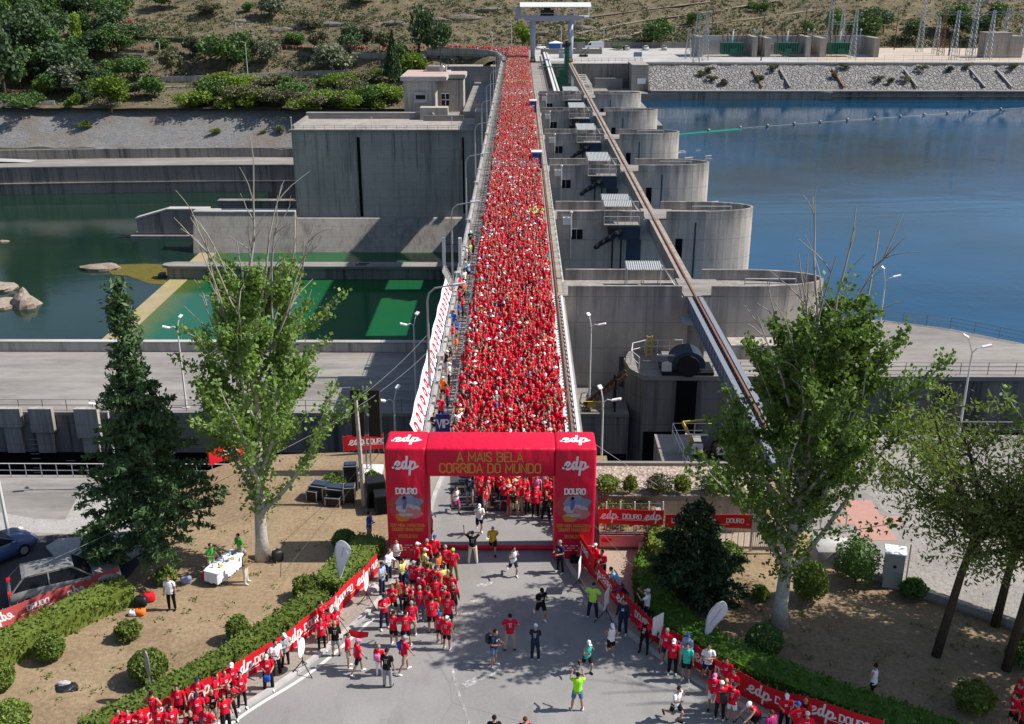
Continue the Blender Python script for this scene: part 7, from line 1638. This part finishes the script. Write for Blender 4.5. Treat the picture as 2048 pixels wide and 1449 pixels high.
FG = [ # px, py, heading, pose, top, bottom, head, height, label (None: made from the clothes), cluster
 (912,1026,25,'run',('vest','white'),(S_,'magenta'),('short','dark'),1.7,'runner in a white vest and pink shorts coming through the arch',0),
 (959,1068,5,'runb',(T,'white'),(S_,'black'),('cap','white'),1.75,'runner in white shirt and white cap just behind the arch line',0),
 (946,1127,180,'up',(T,'black'),(W,'cream'),('short','dark'),1.78,'photographer in black shirt and white trousers with both arms raised under the arch',0),
 (986,1110,0,'run',(T,'gold'),(S_,'black'),('bald','dark'),1.74,'bald runner in a golden yellow shirt under the arch',0),
 (1026,1152,20,'run',('vest','white'),(S_,'navy'),('short','dark'),1.72,'runner in white vest with pink number belt in front of the arch',0),
 (1121,1146,-50,'hold',(T,'navy'),(W,'black'),('short','grey'),1.76,'man in navy shirt standing at the right arch pillar',0),
 (1190,1150,-60,'stand',R_,(S_,'black'),('cap','white'),1.68,'person in white cap and red shirt behind the right end banner board',0),
 (1204,1164,-40,'hold',R_,(W,'black'),('short','dark'),1.7,'dark haired person in red shirt leaning by the right end banner board',0),
 (795,1142,0,'crossed',('vest','white'),(S_,'black'),('tail','dark'),1.7,'woman in white top and black shorts before the left arch pillar',0),
 (778,1164,60,'hold',('long','white'),(W,'navy'),('short','brown'),1.78,'man in white long sleeves and dark trousers left of the arch pillar',0),
 (765,1192,70,'crossed',(T,'lightblue'),(W,'navy'),('cap','navy'),1.76,'man in blue cap and light blue shirt with crossed arms at the banner end',0),
 (805,1178,55,'hold',(T,'yellow'),(W,'navy'),('short','dark'),1.62,'person in pale yellow shirt holding a blue bag near the arch pillar',0),
 (835,1150,120,'stand',R_,(S_,'black'),('cap','white'),1.72,None,cl_arch),(855,1144,150,'stand',R_,(W,'black'),('short','grey'),1.74,None,cl_arch),
 (870,1139,165,'hold',R_,(S_,'black'),('cap','blue'),1.8,None,cl_arch),(850,1162,100,'stand',('vest','hivis'),(S_,'black'),('cap','beige'),1.72,None,cl_arch),
 (877,1166,60,'hold',('vest','orange'),(S_,'lightblue'),('tail','brown'),1.64,None,cl_arch),(892,1156,180,'stand',R_,(W,'black'),('short','grey'),1.72,None,cl_arch),
 (907,1162,175,'crossed',R_,(W,'olive'),('cap','lime'),1.7,None,cl_arch),(828,1190,150,'stand',R_,(S_,'black'),('cap','grey'),1.74,None,cl_arch),
 (840,1193,200,'hold',(T,'red2'),(S_,'black'),('short','dark'),1.72,None,cl_arch),(856,1180,170,'stand',(T,'olive'),(S_,'black'),('short','grey'),1.7,None,cl_arch),
 (857,1194,160,'hips',('vest','red'),(S_,'black'),('short','dark'),1.7,None,cl_arch),(872,1199,150,'stand',R_,(W,'black'),('cap','navy'),1.7,None,cl_arch),
 (885,1196,190,'hold',(T,'yellow'),(S_,'black'),('short','dark'),1.66,None,cl_arch),(898,1204,200,'stand',R_,('leggings','black'),('long','blond'),1.64,None,cl_arch),
 (838,1212,40,'stand',R_,(S_,'red2'),('cap','pink'),1.45,None,cl_arch),(873,1224,180,'hips',R_,(S_,'orange'),('cap','navy'),1.78,None,cl_arch),
 (903,1216,170,'stand',R_,(S_,'khaki'),('short','brown'),1.76,None,cl_arch),(797,1220,10,'walk',R_,('leggings','black'),('long','blond'),1.66,None,cl_arch),
 (787,1234,-10,'phone',R_,(S_,'black'),('tail','dark'),1.66,None,cl_arch),(817,1233,150,'stand',R_,(W,'black'),('cap','black'),1.72,None,cl_arch),
 (841,1242,180,'stand',(T,'red2'),(W,'jeans'),('short','grey'),1.74,None,cl_arch),(815,1244,170,'hold',(T,'maroon'),('leggings','black'),('long','dark'),1.64,None,cl_arch),
 (770,1258,30,'crossed',R_,(W,'navy'),('cap','navy'),1.76,None,cl_arch),(858,1242,140,'stand',R_,(S_,'black'),('short','brown'),1.7,None,cl_arch),
 (865,1266,185,'stand',R_,(S_,'black'),('short','dark'),1.78,None,cl_arch),(907,1232,180,'stand',R_,(S_,'black'),('long','brown'),1.66,None,cl_arch),
 (890,1242,160,'hold',R_,(S_,'grey'),('short','grey'),1.72,None,cl_arch),(897,1260,170,'crossed',R_,(S_,'navy'),('short','dark'),1.74,None,cl_arch),
 (788,1292,150,'hold',R_,(S_,'black'),('tail','dark'),1.68,None,cl_arch),(813,1294,185,'hips',R_,(S_,'black'),('short','dark'),1.75,None,cl_arch),
 (880,1287,150,'stand',R_,(S_,'black'),('cap','blue'),1.5,None,cl_arch),(894,1300,160,'stand',R_,(S_,'black'),('cap','white'),1.62,None,cl_arch),
 (825,1272,180,'stand',R_,(S_,'khaki'),('short','grey'),1.7,None,cl_arch),(846,1216,120,'stand',(T,'red2'),(W,'grey'),('short','brown'),1.7,None,cl_arch),
 (810,1345,120,'walk',R_,(S_,'khaki'),('cap','grey'),1.76,'man with grey cap, khaki shorts and blue backpack walking on the left road',0),
 (760,1352,170,'stand',R_,('leggings','white'),('short','blond'),1.45,'curly haired child in red shirt with a pink backpack on the left road',0),
 (776,1374,165,'stand',(T,'black'),(W,'grey'),('cap','black'),1.74,'man in black cap, black shirt and grey trousers on the left road',0),
 (717,1348,110,'walk',R_,(S_,'black'),('cap','pink'),1.68,'woman in pink cap, red shirt and black shorts stepping off the left kerb',0),
 (698,1336,100,'stand',R_,(S_,'beige'),('tail','brown'),1.66,'brown haired person in red shirt half hidden behind the pink cap walker',0),
 (673,1313,185,'hold',('vest','black'),(S_,'grey'),('long','dark'),1.66,'long haired woman in black top and grey shorts facing the left banner',0),
 (645,1304,30,'stand',R_,('leggings','black'),('short','dark'),1.7,None,'standing close to the middle of the left banner'),(658,1287,80,'hold',R_,(S_,'black'),('tail','dark'),1.68,None,'standing close to the middle of the left banner'),
 (673,1282,60,'hold',R_,(S_,'black'),('cap','grey'),1.7,'person in grey cap and red shirt holding a red flag by the left banner',0),(646,1272,90,'phone',R_,(S_,'black'),('short','dark'),1.72,'person in red shirt taking a photo over the left banner',0),
 (573,1337,50,'crossed',('long','grey'),('leggings','black'),('cap','white'),1.68,'woman in white cap, grey top and black leggings against the left banner',0),(555,1354,40,'hold',(T,'white'),(W,'black'),('short','dark'),1.78,'man in white shirt and black trousers against the left banner',0),
 (539,1382,15,'hold',R_,(W,'black'),('cap','beige'),1.74,'person in beige cap and red shirt holding a blue bag on the kerb',0)]
for i, (x,y,hd,ps,bt,hh) in enumerate(((470,1397,20,'stand',(W,'black'),('cap','white')),(455,1414,50,'crossed',(S_,'black'),('short','brown')),(436,1422,80,'hold',(S_,'black'),('tail','dark')),(486,1419,30,'hold',('leggings','black'),('short','dark')),(402,1428,10,'crossed',(W,'black'),('cap','navy')),(429,1452,40,'hold',(S_,'khaki'),('long','dark')),(464,1443,15,'hips',('leggings','black'),('long','brown')),(401,1463,20,'stand',(S_,'black'),('cap','navy')),(363,1444,10,'stand',(S_,'black'),('short','dark')),(292,1494,0,'hold',(S_,'black'),('cap','red')),(245,1496,60,'hips',(S_,'black'),('short','dark')),(266,1498,20,'phone',(S_,'black'),('short','brown')),(326,1488,10,'stand',(W,'black'),('short','dark')),(349,1484,40,'hold',(S_,'black'),('tail','dark')),(389,1498,20,'stand',(S_,'navy'),('long','dark')),(421,1492,-20,'hips',(S_,'black'),('tail','brown')),(454,1462,30,'stand',(W,'black'),('short','brown')),(312,1458,170,'hips',('leggings','black'),('short','dark')))):
    FG.append((x,y,hd,ps,('vest','red') if i == 17 else R_,bt,hh,1.66+.03*(i%4),None,cl_bl))
FG += [(1081,1240,20,'run',(T,'black'),(S_,'black'),('cap','black'),1.78,'runner in black and yellow shirt with a black cap on the road',0),(1020,1301,185,'hips',(T,'red2'),(W,'khaki'),('short','dark'),1.76,'man in dark red polo and khaki trousers seen from behind mid road',0),
 (988,1333,60,'hold',(T,'navy'),(S_,'jeans'),('short','dark'),1.78,'photographer in dark shirt with black backpack and denim shorts',0),(1070,1321,170,'hold',(T,'navy'),(W,'navy'),('cap','lightblue'),1.7,'person in navy clothes and light blue cap mid road',0),
 (1173,1345,25,'run',('vest','teal'),(S_,'black'),('cap','white'),1.7,'runner in teal top and white cap in the dappled shade',0),(1221,1315,10,'runb',('vest','white'),(S_,'black'),('cap','white'),1.72,'runner in white vest and white cap near the right kerb',0),
 (1154,1421,180,'phone',(T,'lime'),(S_,'jeans'),('short','dark'),1.76,'man in bright lime shirt and denim shorts taking a photo',0),(1349,1443,40,'run',(T,'white'),(S_,'black'),('short','dark'),1.76,'runner in white shirt and black shorts at the lower right of the road',0),
 (1185,1237,160,'hips',(T,'hivis'),(W,'navy'),('cap','navy'),1.78,'police officer in a yellow green reflective vest at the right kerb',0),(1245,1269,-20,'stand',('long','navy'),(W,'navy'),('short','dark'),1.78,'man in a dark suit before the right banner',0),
 (1288,1306,-25,'crossed',R_,('leggings','black'),('long','dark'),1.68,'woman in red shirt and black leggings with crossed arms at the right kerb',0),(1331,1330,-30,'stand',R_,(S_,'navy'),('short','grey'),1.76,'tall man in red shirt beside the pale tripod panel',0),
 (1344,1349,-10,'stand',R_,(W,'black'),('cap','white'),1.7,'person in white cap and red shirt at the right kerb beside the teal shirt',0),(1373,1337,-30,'hold',('long','lightblue'),(S_,'grey'),('cap','blue'),1.7,'person in bright blue cap and pale blue top behind the teal shirt',0),
 (1371,1361,-15,'stand',(T,'teal'),(S_,'black'),('short','dark'),1.76,'man in teal shirt and black shorts at the right kerb',0),(1413,1363,-10,'crossed',(T,'white'),(S_,'navy'),('short','dark'),1.76,'man in white and blue shirt with crossed arms at the right banner',0),
 (1236,1200,-110,'lean',(T,'lightblue'),(W,'black'),('short','brown'),1.72,'person in light blue shirt leaning over the right banner from behind',0),(1250,1224,-110,'lean',(T,'magenta'),(W,'black'),('long','brown'),1.66,'person in magenta shirt leaning on the right banner from behind',0),
 (1292,1247,-105,'phone',(T,'white'),(W,'navy'),('cap','beige'),1.74,'photographer in white shirt and beige cap behind the right banner',0),
 (989,1512,180,'stand',(T,'black'),(W,'black'),('short','dark'),1.75,'dark haired person cut by the bottom edge, left of two',0),(1050,1514,180,'stand',R_,(S_,'black'),('short','brown'),1.72,'brown haired person cut by the bottom edge, right of two',0),
 (1742,1402,-130,'crossed',('vest','white'),(S_,'black'),('short','dark'),1.7,'person in white vest standing on the right lawn behind the hedge',0),
 (425,1152,60,'hold',(T,'green'),(W,'khaki'),('short','dark'),1.74,'man in green shirt left of the white table on the lawn',0),(484,1130,-30,'hold',(T,'green'),(S_,'khaki'),('short','dark'),1.72,'person in green shirt behind the table beside the poplar',0),
 (493,1167,80,'hold',('vest','olive'),(W,'cream'),('short','grey'),1.74,'man in olive waistcoat and cream trousers right of the white table',0),(345,1220,0,'stand',(T,'white'),(W,'black'),('short','brown'),1.74,'man in white shirt with a dark backpack strap standing on the left lawn',0),
 (740,1087,80,'crossed',(T,'blue'),(S_,'khaki'),('short','dark'),1.76,'man in bright blue shirt standing on the lawn left of the arch',0),(862,1086,100,'stand',('vest','red'),(S_,'red2'),('cap','white'),1.68,'person in white cap and red vest half hidden inside the left arch pillar',0),
 (940,1012,170,'stand',(T,'navy'),(S_,'grey'),('short','dark'),1.78,'man in navy shirt and grey shorts facing the crowd under the arch',0)]
for i, (x,y,hd,ps,tp,bt,hh) in enumerate(((1449,1387,-20,'stand',R_,(S_,'grey'),('short','dark')),(1463,1412,-40,'crossed',R_,(S_,'black'),('tail','dark')),(1424,1422,-10,'stand',R_,(S_,'white'),('cap','pink')),(1438,1441,170,'stand',R_,('leggings','black'),('cap','white')),(1447,1432,160,'stand',R_,(S_,'black'),('short','blond')),(1461,1443,150,'hold',R_,(S_,'white'),('cap','navy')),(1566,1462,-10,'hold',R_,(W,'black'),('cap','white')),(1589,1484,-170,'hips',R_,(S_,'black'),('cap','blue')),(1604,1468,-20,'hold',R_,(S_,'black'),('long','brown')),(1607,1502,170,'stand',R_,(S_,'black'),('cap','cream')),(1537,1500,-150,'stand',(T,'magenta'),(S_,'black'),('short','brown')))):
    FG.append((x,y,hd,ps,tp,bt,hh,1.66+.03*(i%4),None,cl_br))
for i, (x,y,hd,hh) in enumerate(((2038,1425,-60,('short','dark')),(2022,1462,-80,('tail','dark')),(2044,1480,-50,('cap','white')),(2030,1440,-70,('short','brown')))):
    FG.append((x,y,hd,'hold',R_,(S_,'black'),hh,1.7,None,'standing at the far right edge of the lawn'))
cname = {'red':'red','red2':'dark red','hivis':'yellow green','lightblue':'light blue','cream':'cream','jeans':'denim'}
def describe(tp, bt, hh, pose):
    c = lambda k: cname.get(k, k); hd_ = {'bald':'bald person','short':f'{hh[1]} haired person','long':f'long {hh[1]} haired person','tail':f'{hh[1]} ponytailed person','cap':f'{c(hh[1])} cap wearer','hat':'hat wearer','helmet':'helmet wearer'}[hh[0]]
    return f'{hd_} in {c(tp[1])} {"vest" if tp[0] == "vest" else "shirt"}, {c(bt[1])} {bt[0]},'
made = []
for e in FG:
    x,y,hd,ps,tp,bt,hh,h_,lb,cl = e
    base = at(x,y); base.z = .02
    o = person(base, hd, ps, tp, bt, hh, h_, lb, None, None, 'white' if npers % 3 else 'black'); made.append((o, x, lb, describe(tp,bt,hh,ps), cl))
short = {cl_arch:'by the left arch pillar', cl_bl:'at the lower left banner', cl_br:'at the lower right banner', 'standing close to the middle of the left banner':'at the left banner middle', 'standing at the far right edge of the lawn':'at the far right edge'}
gname = {}
for o, x, lb, d, cl in made:
    if lb: continue
    same = sorted([m_ for m_ in made if m_[2] is None and m_[3] == d and m_[4] == cl], key=lambda m_: m_[1]); k = [m_[0] for m_ in same].index(o)
    o['label'] = d + ' ' + short[cl] + ('' if len(same) == 1 else f', {num[k]} from left'); o['group'] = 'spectators ' + short[cl]
    if len(o['label'].split()) > 16: o['label'] = o['label'].replace(' person in', ' one in').replace('by the', 'by').replace('at the', 'at').replace(' haired one in', ' hair,').replace(' ponytailed one in', ' ponytail,')
    if len(o['label'].split()) > 16: o['label'] = ' '.join(o['label'].split()[:16])
# things people carry
bag('blue backpack worn by the man in grey cap on the left road', at(810,1345)+Vector((-.13,.1,0)), (.3,.26,.42), CM['blue'], .5, z=1.02)
bag('black backpack worn by the photographer in denim shorts', at(988,1333)+Vector((-.2,.12,0)), (.3,.26,.45), M['black'], .5, z=1.05)
bag('blue bag held by the person in pale yellow shirt', at(805,1178)+Vector((.28,-.05,0)), (.26,.2,.34), CM['blue'], 0, z=.6)
bag('blue bag held by the beige cap person on the kerb', at(539,1382)+Vector((.05,-.36,0)), (.28,.2,.32), CM['blue'], 0, z=.72)
bag('black and white backpack on the red shirt wearer by the right banner', at(1438,1441)+Vector((.05,-.2,0)), (.3,.24,.42), M['black'], 0, z=1.0)
bag('pink backpack worn by the curly haired child on the left road', at(760,1352)+Vector((-.05,-.16,0)), (.25,.2,.32), CM['pink'], 0, z=.85)
fl = MB(); fl.add([(0,0,0),(.45,.03,-.12),(.85,-.03,-.1),(.8,.05,-.4),(.4,.0,-.45),(.02,0,-.3)],[(0,1,4,5),(1,2,3,4)]); fl.add([(0,.012,0),(.45,.042,-.12),(.85,-.018,-.1),(.8,.062,-.4),(.4,.012,-.45),(.02,.012,-.3)],[(5,4,1,0),(4,3,2,1)])
o = empty('hand_flag', at(673,1282)+Vector((.3,-.35,1.1))); tag(o, 'red flag on a dark stick held by the grey cap person', 'flag'); part('cloth', fl, M['red'], o).location = (.35,-.2,-.15); part('stick', MB().tube([(0,0,.1),(.4,-.2,-.4)],.015,5), M['black'], o)
# cyclist
cp = at(1500,1474); o = empty('bicycle', cp, math.radians(-60)); tag(o, 'black road bicycle of the helmeted rider at the lower right', 'bicycle')
for y in (-.52,.5):
    w = MB(); q = [(0,y+.33*math.cos(t*.314),.34+.33*math.sin(t*.314)) for t in range(21)]; w.tube(q,.018,5); wh = part('wheel', w, M['black'], o)
    sp = MB()
    for k in range(8): sp.tube([(0,y,.34),(0,y+.32*math.cos(k*.785),.34+.32*math.sin(k*.785))],.004,3)
    part('spokes', sp, M['steel'], wh)
part('frame', MB().tube([(0,.5,.34),(0,.05,.3),(0,-.38,.8),(0,.2,.85),(0,.05,.3)],.02,5).tube([(0,.5,.34),(0,.2,.85)],.015,5).tube([(0,-.52,.34),(0,-.38,.9)],.018,5), M['black'], o)
part('handlebar', MB().tube([(-.22,-.52,.86),(-.22,-.42,.95),(.22,-.42,.95),(.22,-.52,.86)],.018,5), M['black'], o); part('saddle', MB().ball((0,.24,.93),(.07,.13,.035),7,4), M['black'], o)
s_ = sk('ride'); c = person(cp+Vector((.0,.0,0)), -60, 'ride', ('vest','red'), (S_,'black'), ('helmet','white'), 1.74, 'cyclist in red jersey and white helmet on the road bicycle at the lower right'); c.location += Matrix.Rotation(math.radians(-60),3,'Z') @ Vector((0,.24,.06))

# ---- individuals on the bridge: walkway spectators and the front ranks
wk = ['navy','red','red','orange','white','black','black','orange','red','blue','blue','blue','red','red','orange','red','white','lightblue','white','navy','white','yellow','red','black']
for i, c_ in enumerate(wk):
    y = 58.3 + i*2.0 + (i%3)*.4; lb = f'{cname.get(c_,c_)} shirted spectator on the bridge walkway, {num[i]} from the arch'
    person((-4.9+.25*((i*7)%5-2)/2, y, .22), rnd.choice([60,90,110,150,20]), rnd.choice(['stand','hold','crossed','phone','hips']), (T,c_), (S_ if i%2 else W, rnd.choice(['black','navy','grey','khaki'])), rnd.choice([('short','dark'),('cap','white'),('short','brown'),('tail','dark')]), rnd.uniform(1.62,1.8), lb, 'spectators on the bridge walkway', light=True)
crowd_pts = []
def front(x): return 51.2 if x < -2.2 else 48.9 - .35*max(0,x)
y = 46.5; sp = .57; row = 0
while y < 388:
    x = -3.75 + (row % 2)*sp*.5
    while x < 2.65:
        px_, py_ = x+rnd.uniform(-.17,.17), y+rnd.uniform(-.18,.18)
        if py_ > front(px_) and not (y < 56 and (px_ < -2.6)) and not (151.5 < py_ < 154.8 and px_ > 1.1) and not (214 < py_ < 217.5 and px_ > 1.1) and rnd.random() < (.97 if y < 300 else .99) - .55*max(0, mnoise.noise(Vector((px_*.35,py_*.22,2)))-.32): crowd_pts.append((px_, py_))
        x += sp
    y += sp*.98; row += 1
rr2 = random.Random(99)
def style():
    t = rr2.random()
    top = ('tee','red') if t < .8 else (('vest','red') if t < .86 else (('tee','red2') if t < .945 else (rr2.choice(['tee','vest']), rr2.choice(['white','white','navy','black','lightblue','yellow','orange','pink','blue','grey']))))
    b = rr2.random(); bot = ('shorts', rr2.choice(['black','black','navy','grey','khaki','jeans','red2'])) if b < .7 else (('leggings','black') if b < .85 else ('trousers', rr2.choice(['black','navy','jeans','khaki'])))
    hr = rr2.random(); hd_ = ('short', rr2.choice(['dark','dark','brown','grey'])) if hr < .42 else (('long', rr2.choice(['dark','brown','blond'])) if hr < .55 else (('tail', rr2.choice(['dark','brown'])) if hr < .66 else (('cap', rr2.choice(['white','white','red','red','red','red2','navy','black','grey'])) if hr < .95 else ('hat', rr2.choice(['beige','white'])))))
    return top, bot, hd_
poses = ['stand','hold','crossed','hips','phone','stand','hold','wave','up']
NIND = 300 - npers - 12
ind, rest = crowd_pts[:NIND], crowd_pts[NIND:]
for px_, py_ in ind:
    tp, bt, hh = style(); wd = describe(tp, bt, hh, '')
    ps = rr2.choice(poses[:7] if rr2.random() < .9 else poses)
    person((px_, py_, .02), rr2.choice([0,0,10,-15,25,-30,60,-70,180,150]), ps, tp, bt, hh, rr2.uniform(1.55,1.82), wd + ' in the packed front ranks', 'runners in the front ranks: ' + wd.strip(','), light=True)
# the rest of the crowd, one uncounted mass
CMATS = ['red','red2','white','black','navy','grey','khaki','jeans','hair_dark','hair_brown','hair_grey','hair_blond','yellow','orange','lightblue','blue','pink','beige']
CIDX = {k: i for i, k in enumerate(CMATS)}; SKI = len(CMATS); cm_list = [CM[k] for k in CMATS] + [SKIN[0], SKIN[1]]
tcache = {}
def tpl(pose, tk, bk, hk, lo):
    key = (pose, tk, bk, hk, lo)
    if key not in tcache:
        s = sk(pose); n = 5 if lo else 6; out = []
        for mb, which in ((body_mb(s, n, False),0),(tee_mb(s, tk, 6 if lo else 8),1),(bottom_mb(s, bk, n),2),(hair_mb(s, hk, 6 if lo else 8),3)):
            if mb is None: continue
            fs = []
            for f in mb.f:                                      # quads only
                if len(f) == 4: fs.append(f)
                elif len(f) == 3: fs.append((*f, f[2]))
                else: fs += [(f[0], f[i], f[i+1], f[min(i+2,len(f)-1)]) for i in range(1, len(f)-1, 2)]
            out.append((np.array(mb.v, np.float32)-np.array([0,0,s.dz],np.float32), np.array(fs, np.int32), which))
        tcache[key] = out
    return tcache[key]
VV, FF, MI = [], [], []; nv_ = 0
extra = []
for i in range(330):                                        # the line on the viaduct and road to the left at the far end
    t = rr2.random()
    if t < .45: a = arc[rr2.randint(0,4)]; k_ = rr2.randint(0,4); q = rr2.random(); A_, B_ = arc[k_], arc[k_+1]; x = A_[0]+(B_[0]-A_[0])*q+rr2.uniform(.8,6.5); yy = A_[1]+(B_[1]-A_[1])*q+rr2.uniform(.8,6.5); z = .03
    elif t < .9: x = rr2.uniform(-150,-30); yy = rr2.uniform(392.3,396.5); z = hill_z(x,yy)
    else: x = rr2.uniform(-172,-150); yy = 425.5+rr2.uniform(-1.5,1.5); z = hill_z(x,yy)
    extra.append((x,yy,z))
for j, P_ in enumerate([(a,b,.02) for a,b in rest] + extra):
    (tk,tc), (bk,bc), (hk,hc) = style(); yy = P_[1]
    if 116 < yy < 119.5 and P_[0] > .8: tc = 'yellow'
    if 262 < yy < 268 and rr2.random() < .6: tc = 'yellow'
    if 236 < yy < 246 and rr2.random() < .45: tc = 'white'
    if 145 < yy < 150 and rr2.random() < .3: tc = 'lightblue'
    ps = rr2.choice(['stand','hold','crossed','hips','phone','stand','wave']) if yy > 62 else rr2.choice(poses)
    if yy > 150 and hk in ('cap','hat') and hc in ('white','beige','grey') and rr2.random() < .5: hc = 'red'
    h = rr2.uniform(.88,1.05); a = math.radians(rr2.choice([0,0,0,15,-20,40,-50,180,90])); ca, sa = math.cos(a)*h, math.sin(a)*h
    Rm = np.array([[ca,-sa,0],[sa,ca,0],[0,0,h]], np.float32); tr = np.array(P_, np.float32); skn = SKI + (rr2.random() < .4)
    for v, f, wch in tpl(ps, tk, bk, hk, yy > 130):
        VV.append(v @ Rm.T + tr); FF.append(f + nv_); nv_ += len(v)
        mi = skn if wch == 0 else CIDX.get(tc if wch == 1 else (bc if wch == 2 else (hc if hk in ('cap','hat') else 'hair_'+hc)), 0); MI.append(np.full(len(f), mi, np.int32))
Fa = np.concatenate(FF)
cr = bpy.data.meshes.new('crowd'); Va = np.concatenate(VV); MIa = np.concatenate(MI)
tri = Fa[:,2] == Fa[:,3]; lens = np.where(tri, 3, 4); cr.vertices.add(len(Va)); cr.vertices.foreach_set('co', Va.ravel())
mask = np.ones(Fa.shape, bool); mask[tri,3] = False; fl_ = Fa[mask]
cr.loops.add(len(fl_)); cr.loops.foreach_set('vertex_index', fl_); cr.polygons.add(len(Fa)); cr.polygons.foreach_set('loop_start', np.concatenate([[0],np.cumsum(lens)[:-1]]).astype(np.int32))
for m_ in cm_list: cr.materials.append(m_)
cr.polygons.foreach_set('material_index', MIa); cr.polygons.foreach_set('use_smooth', np.ones(len(Fa), bool)); cr.update(calc_edges=True); cr.validate()
tag(link('crowd', cr), 'dense crowd of runners in red shirts filling the bridge road', None, None, 'stuff')
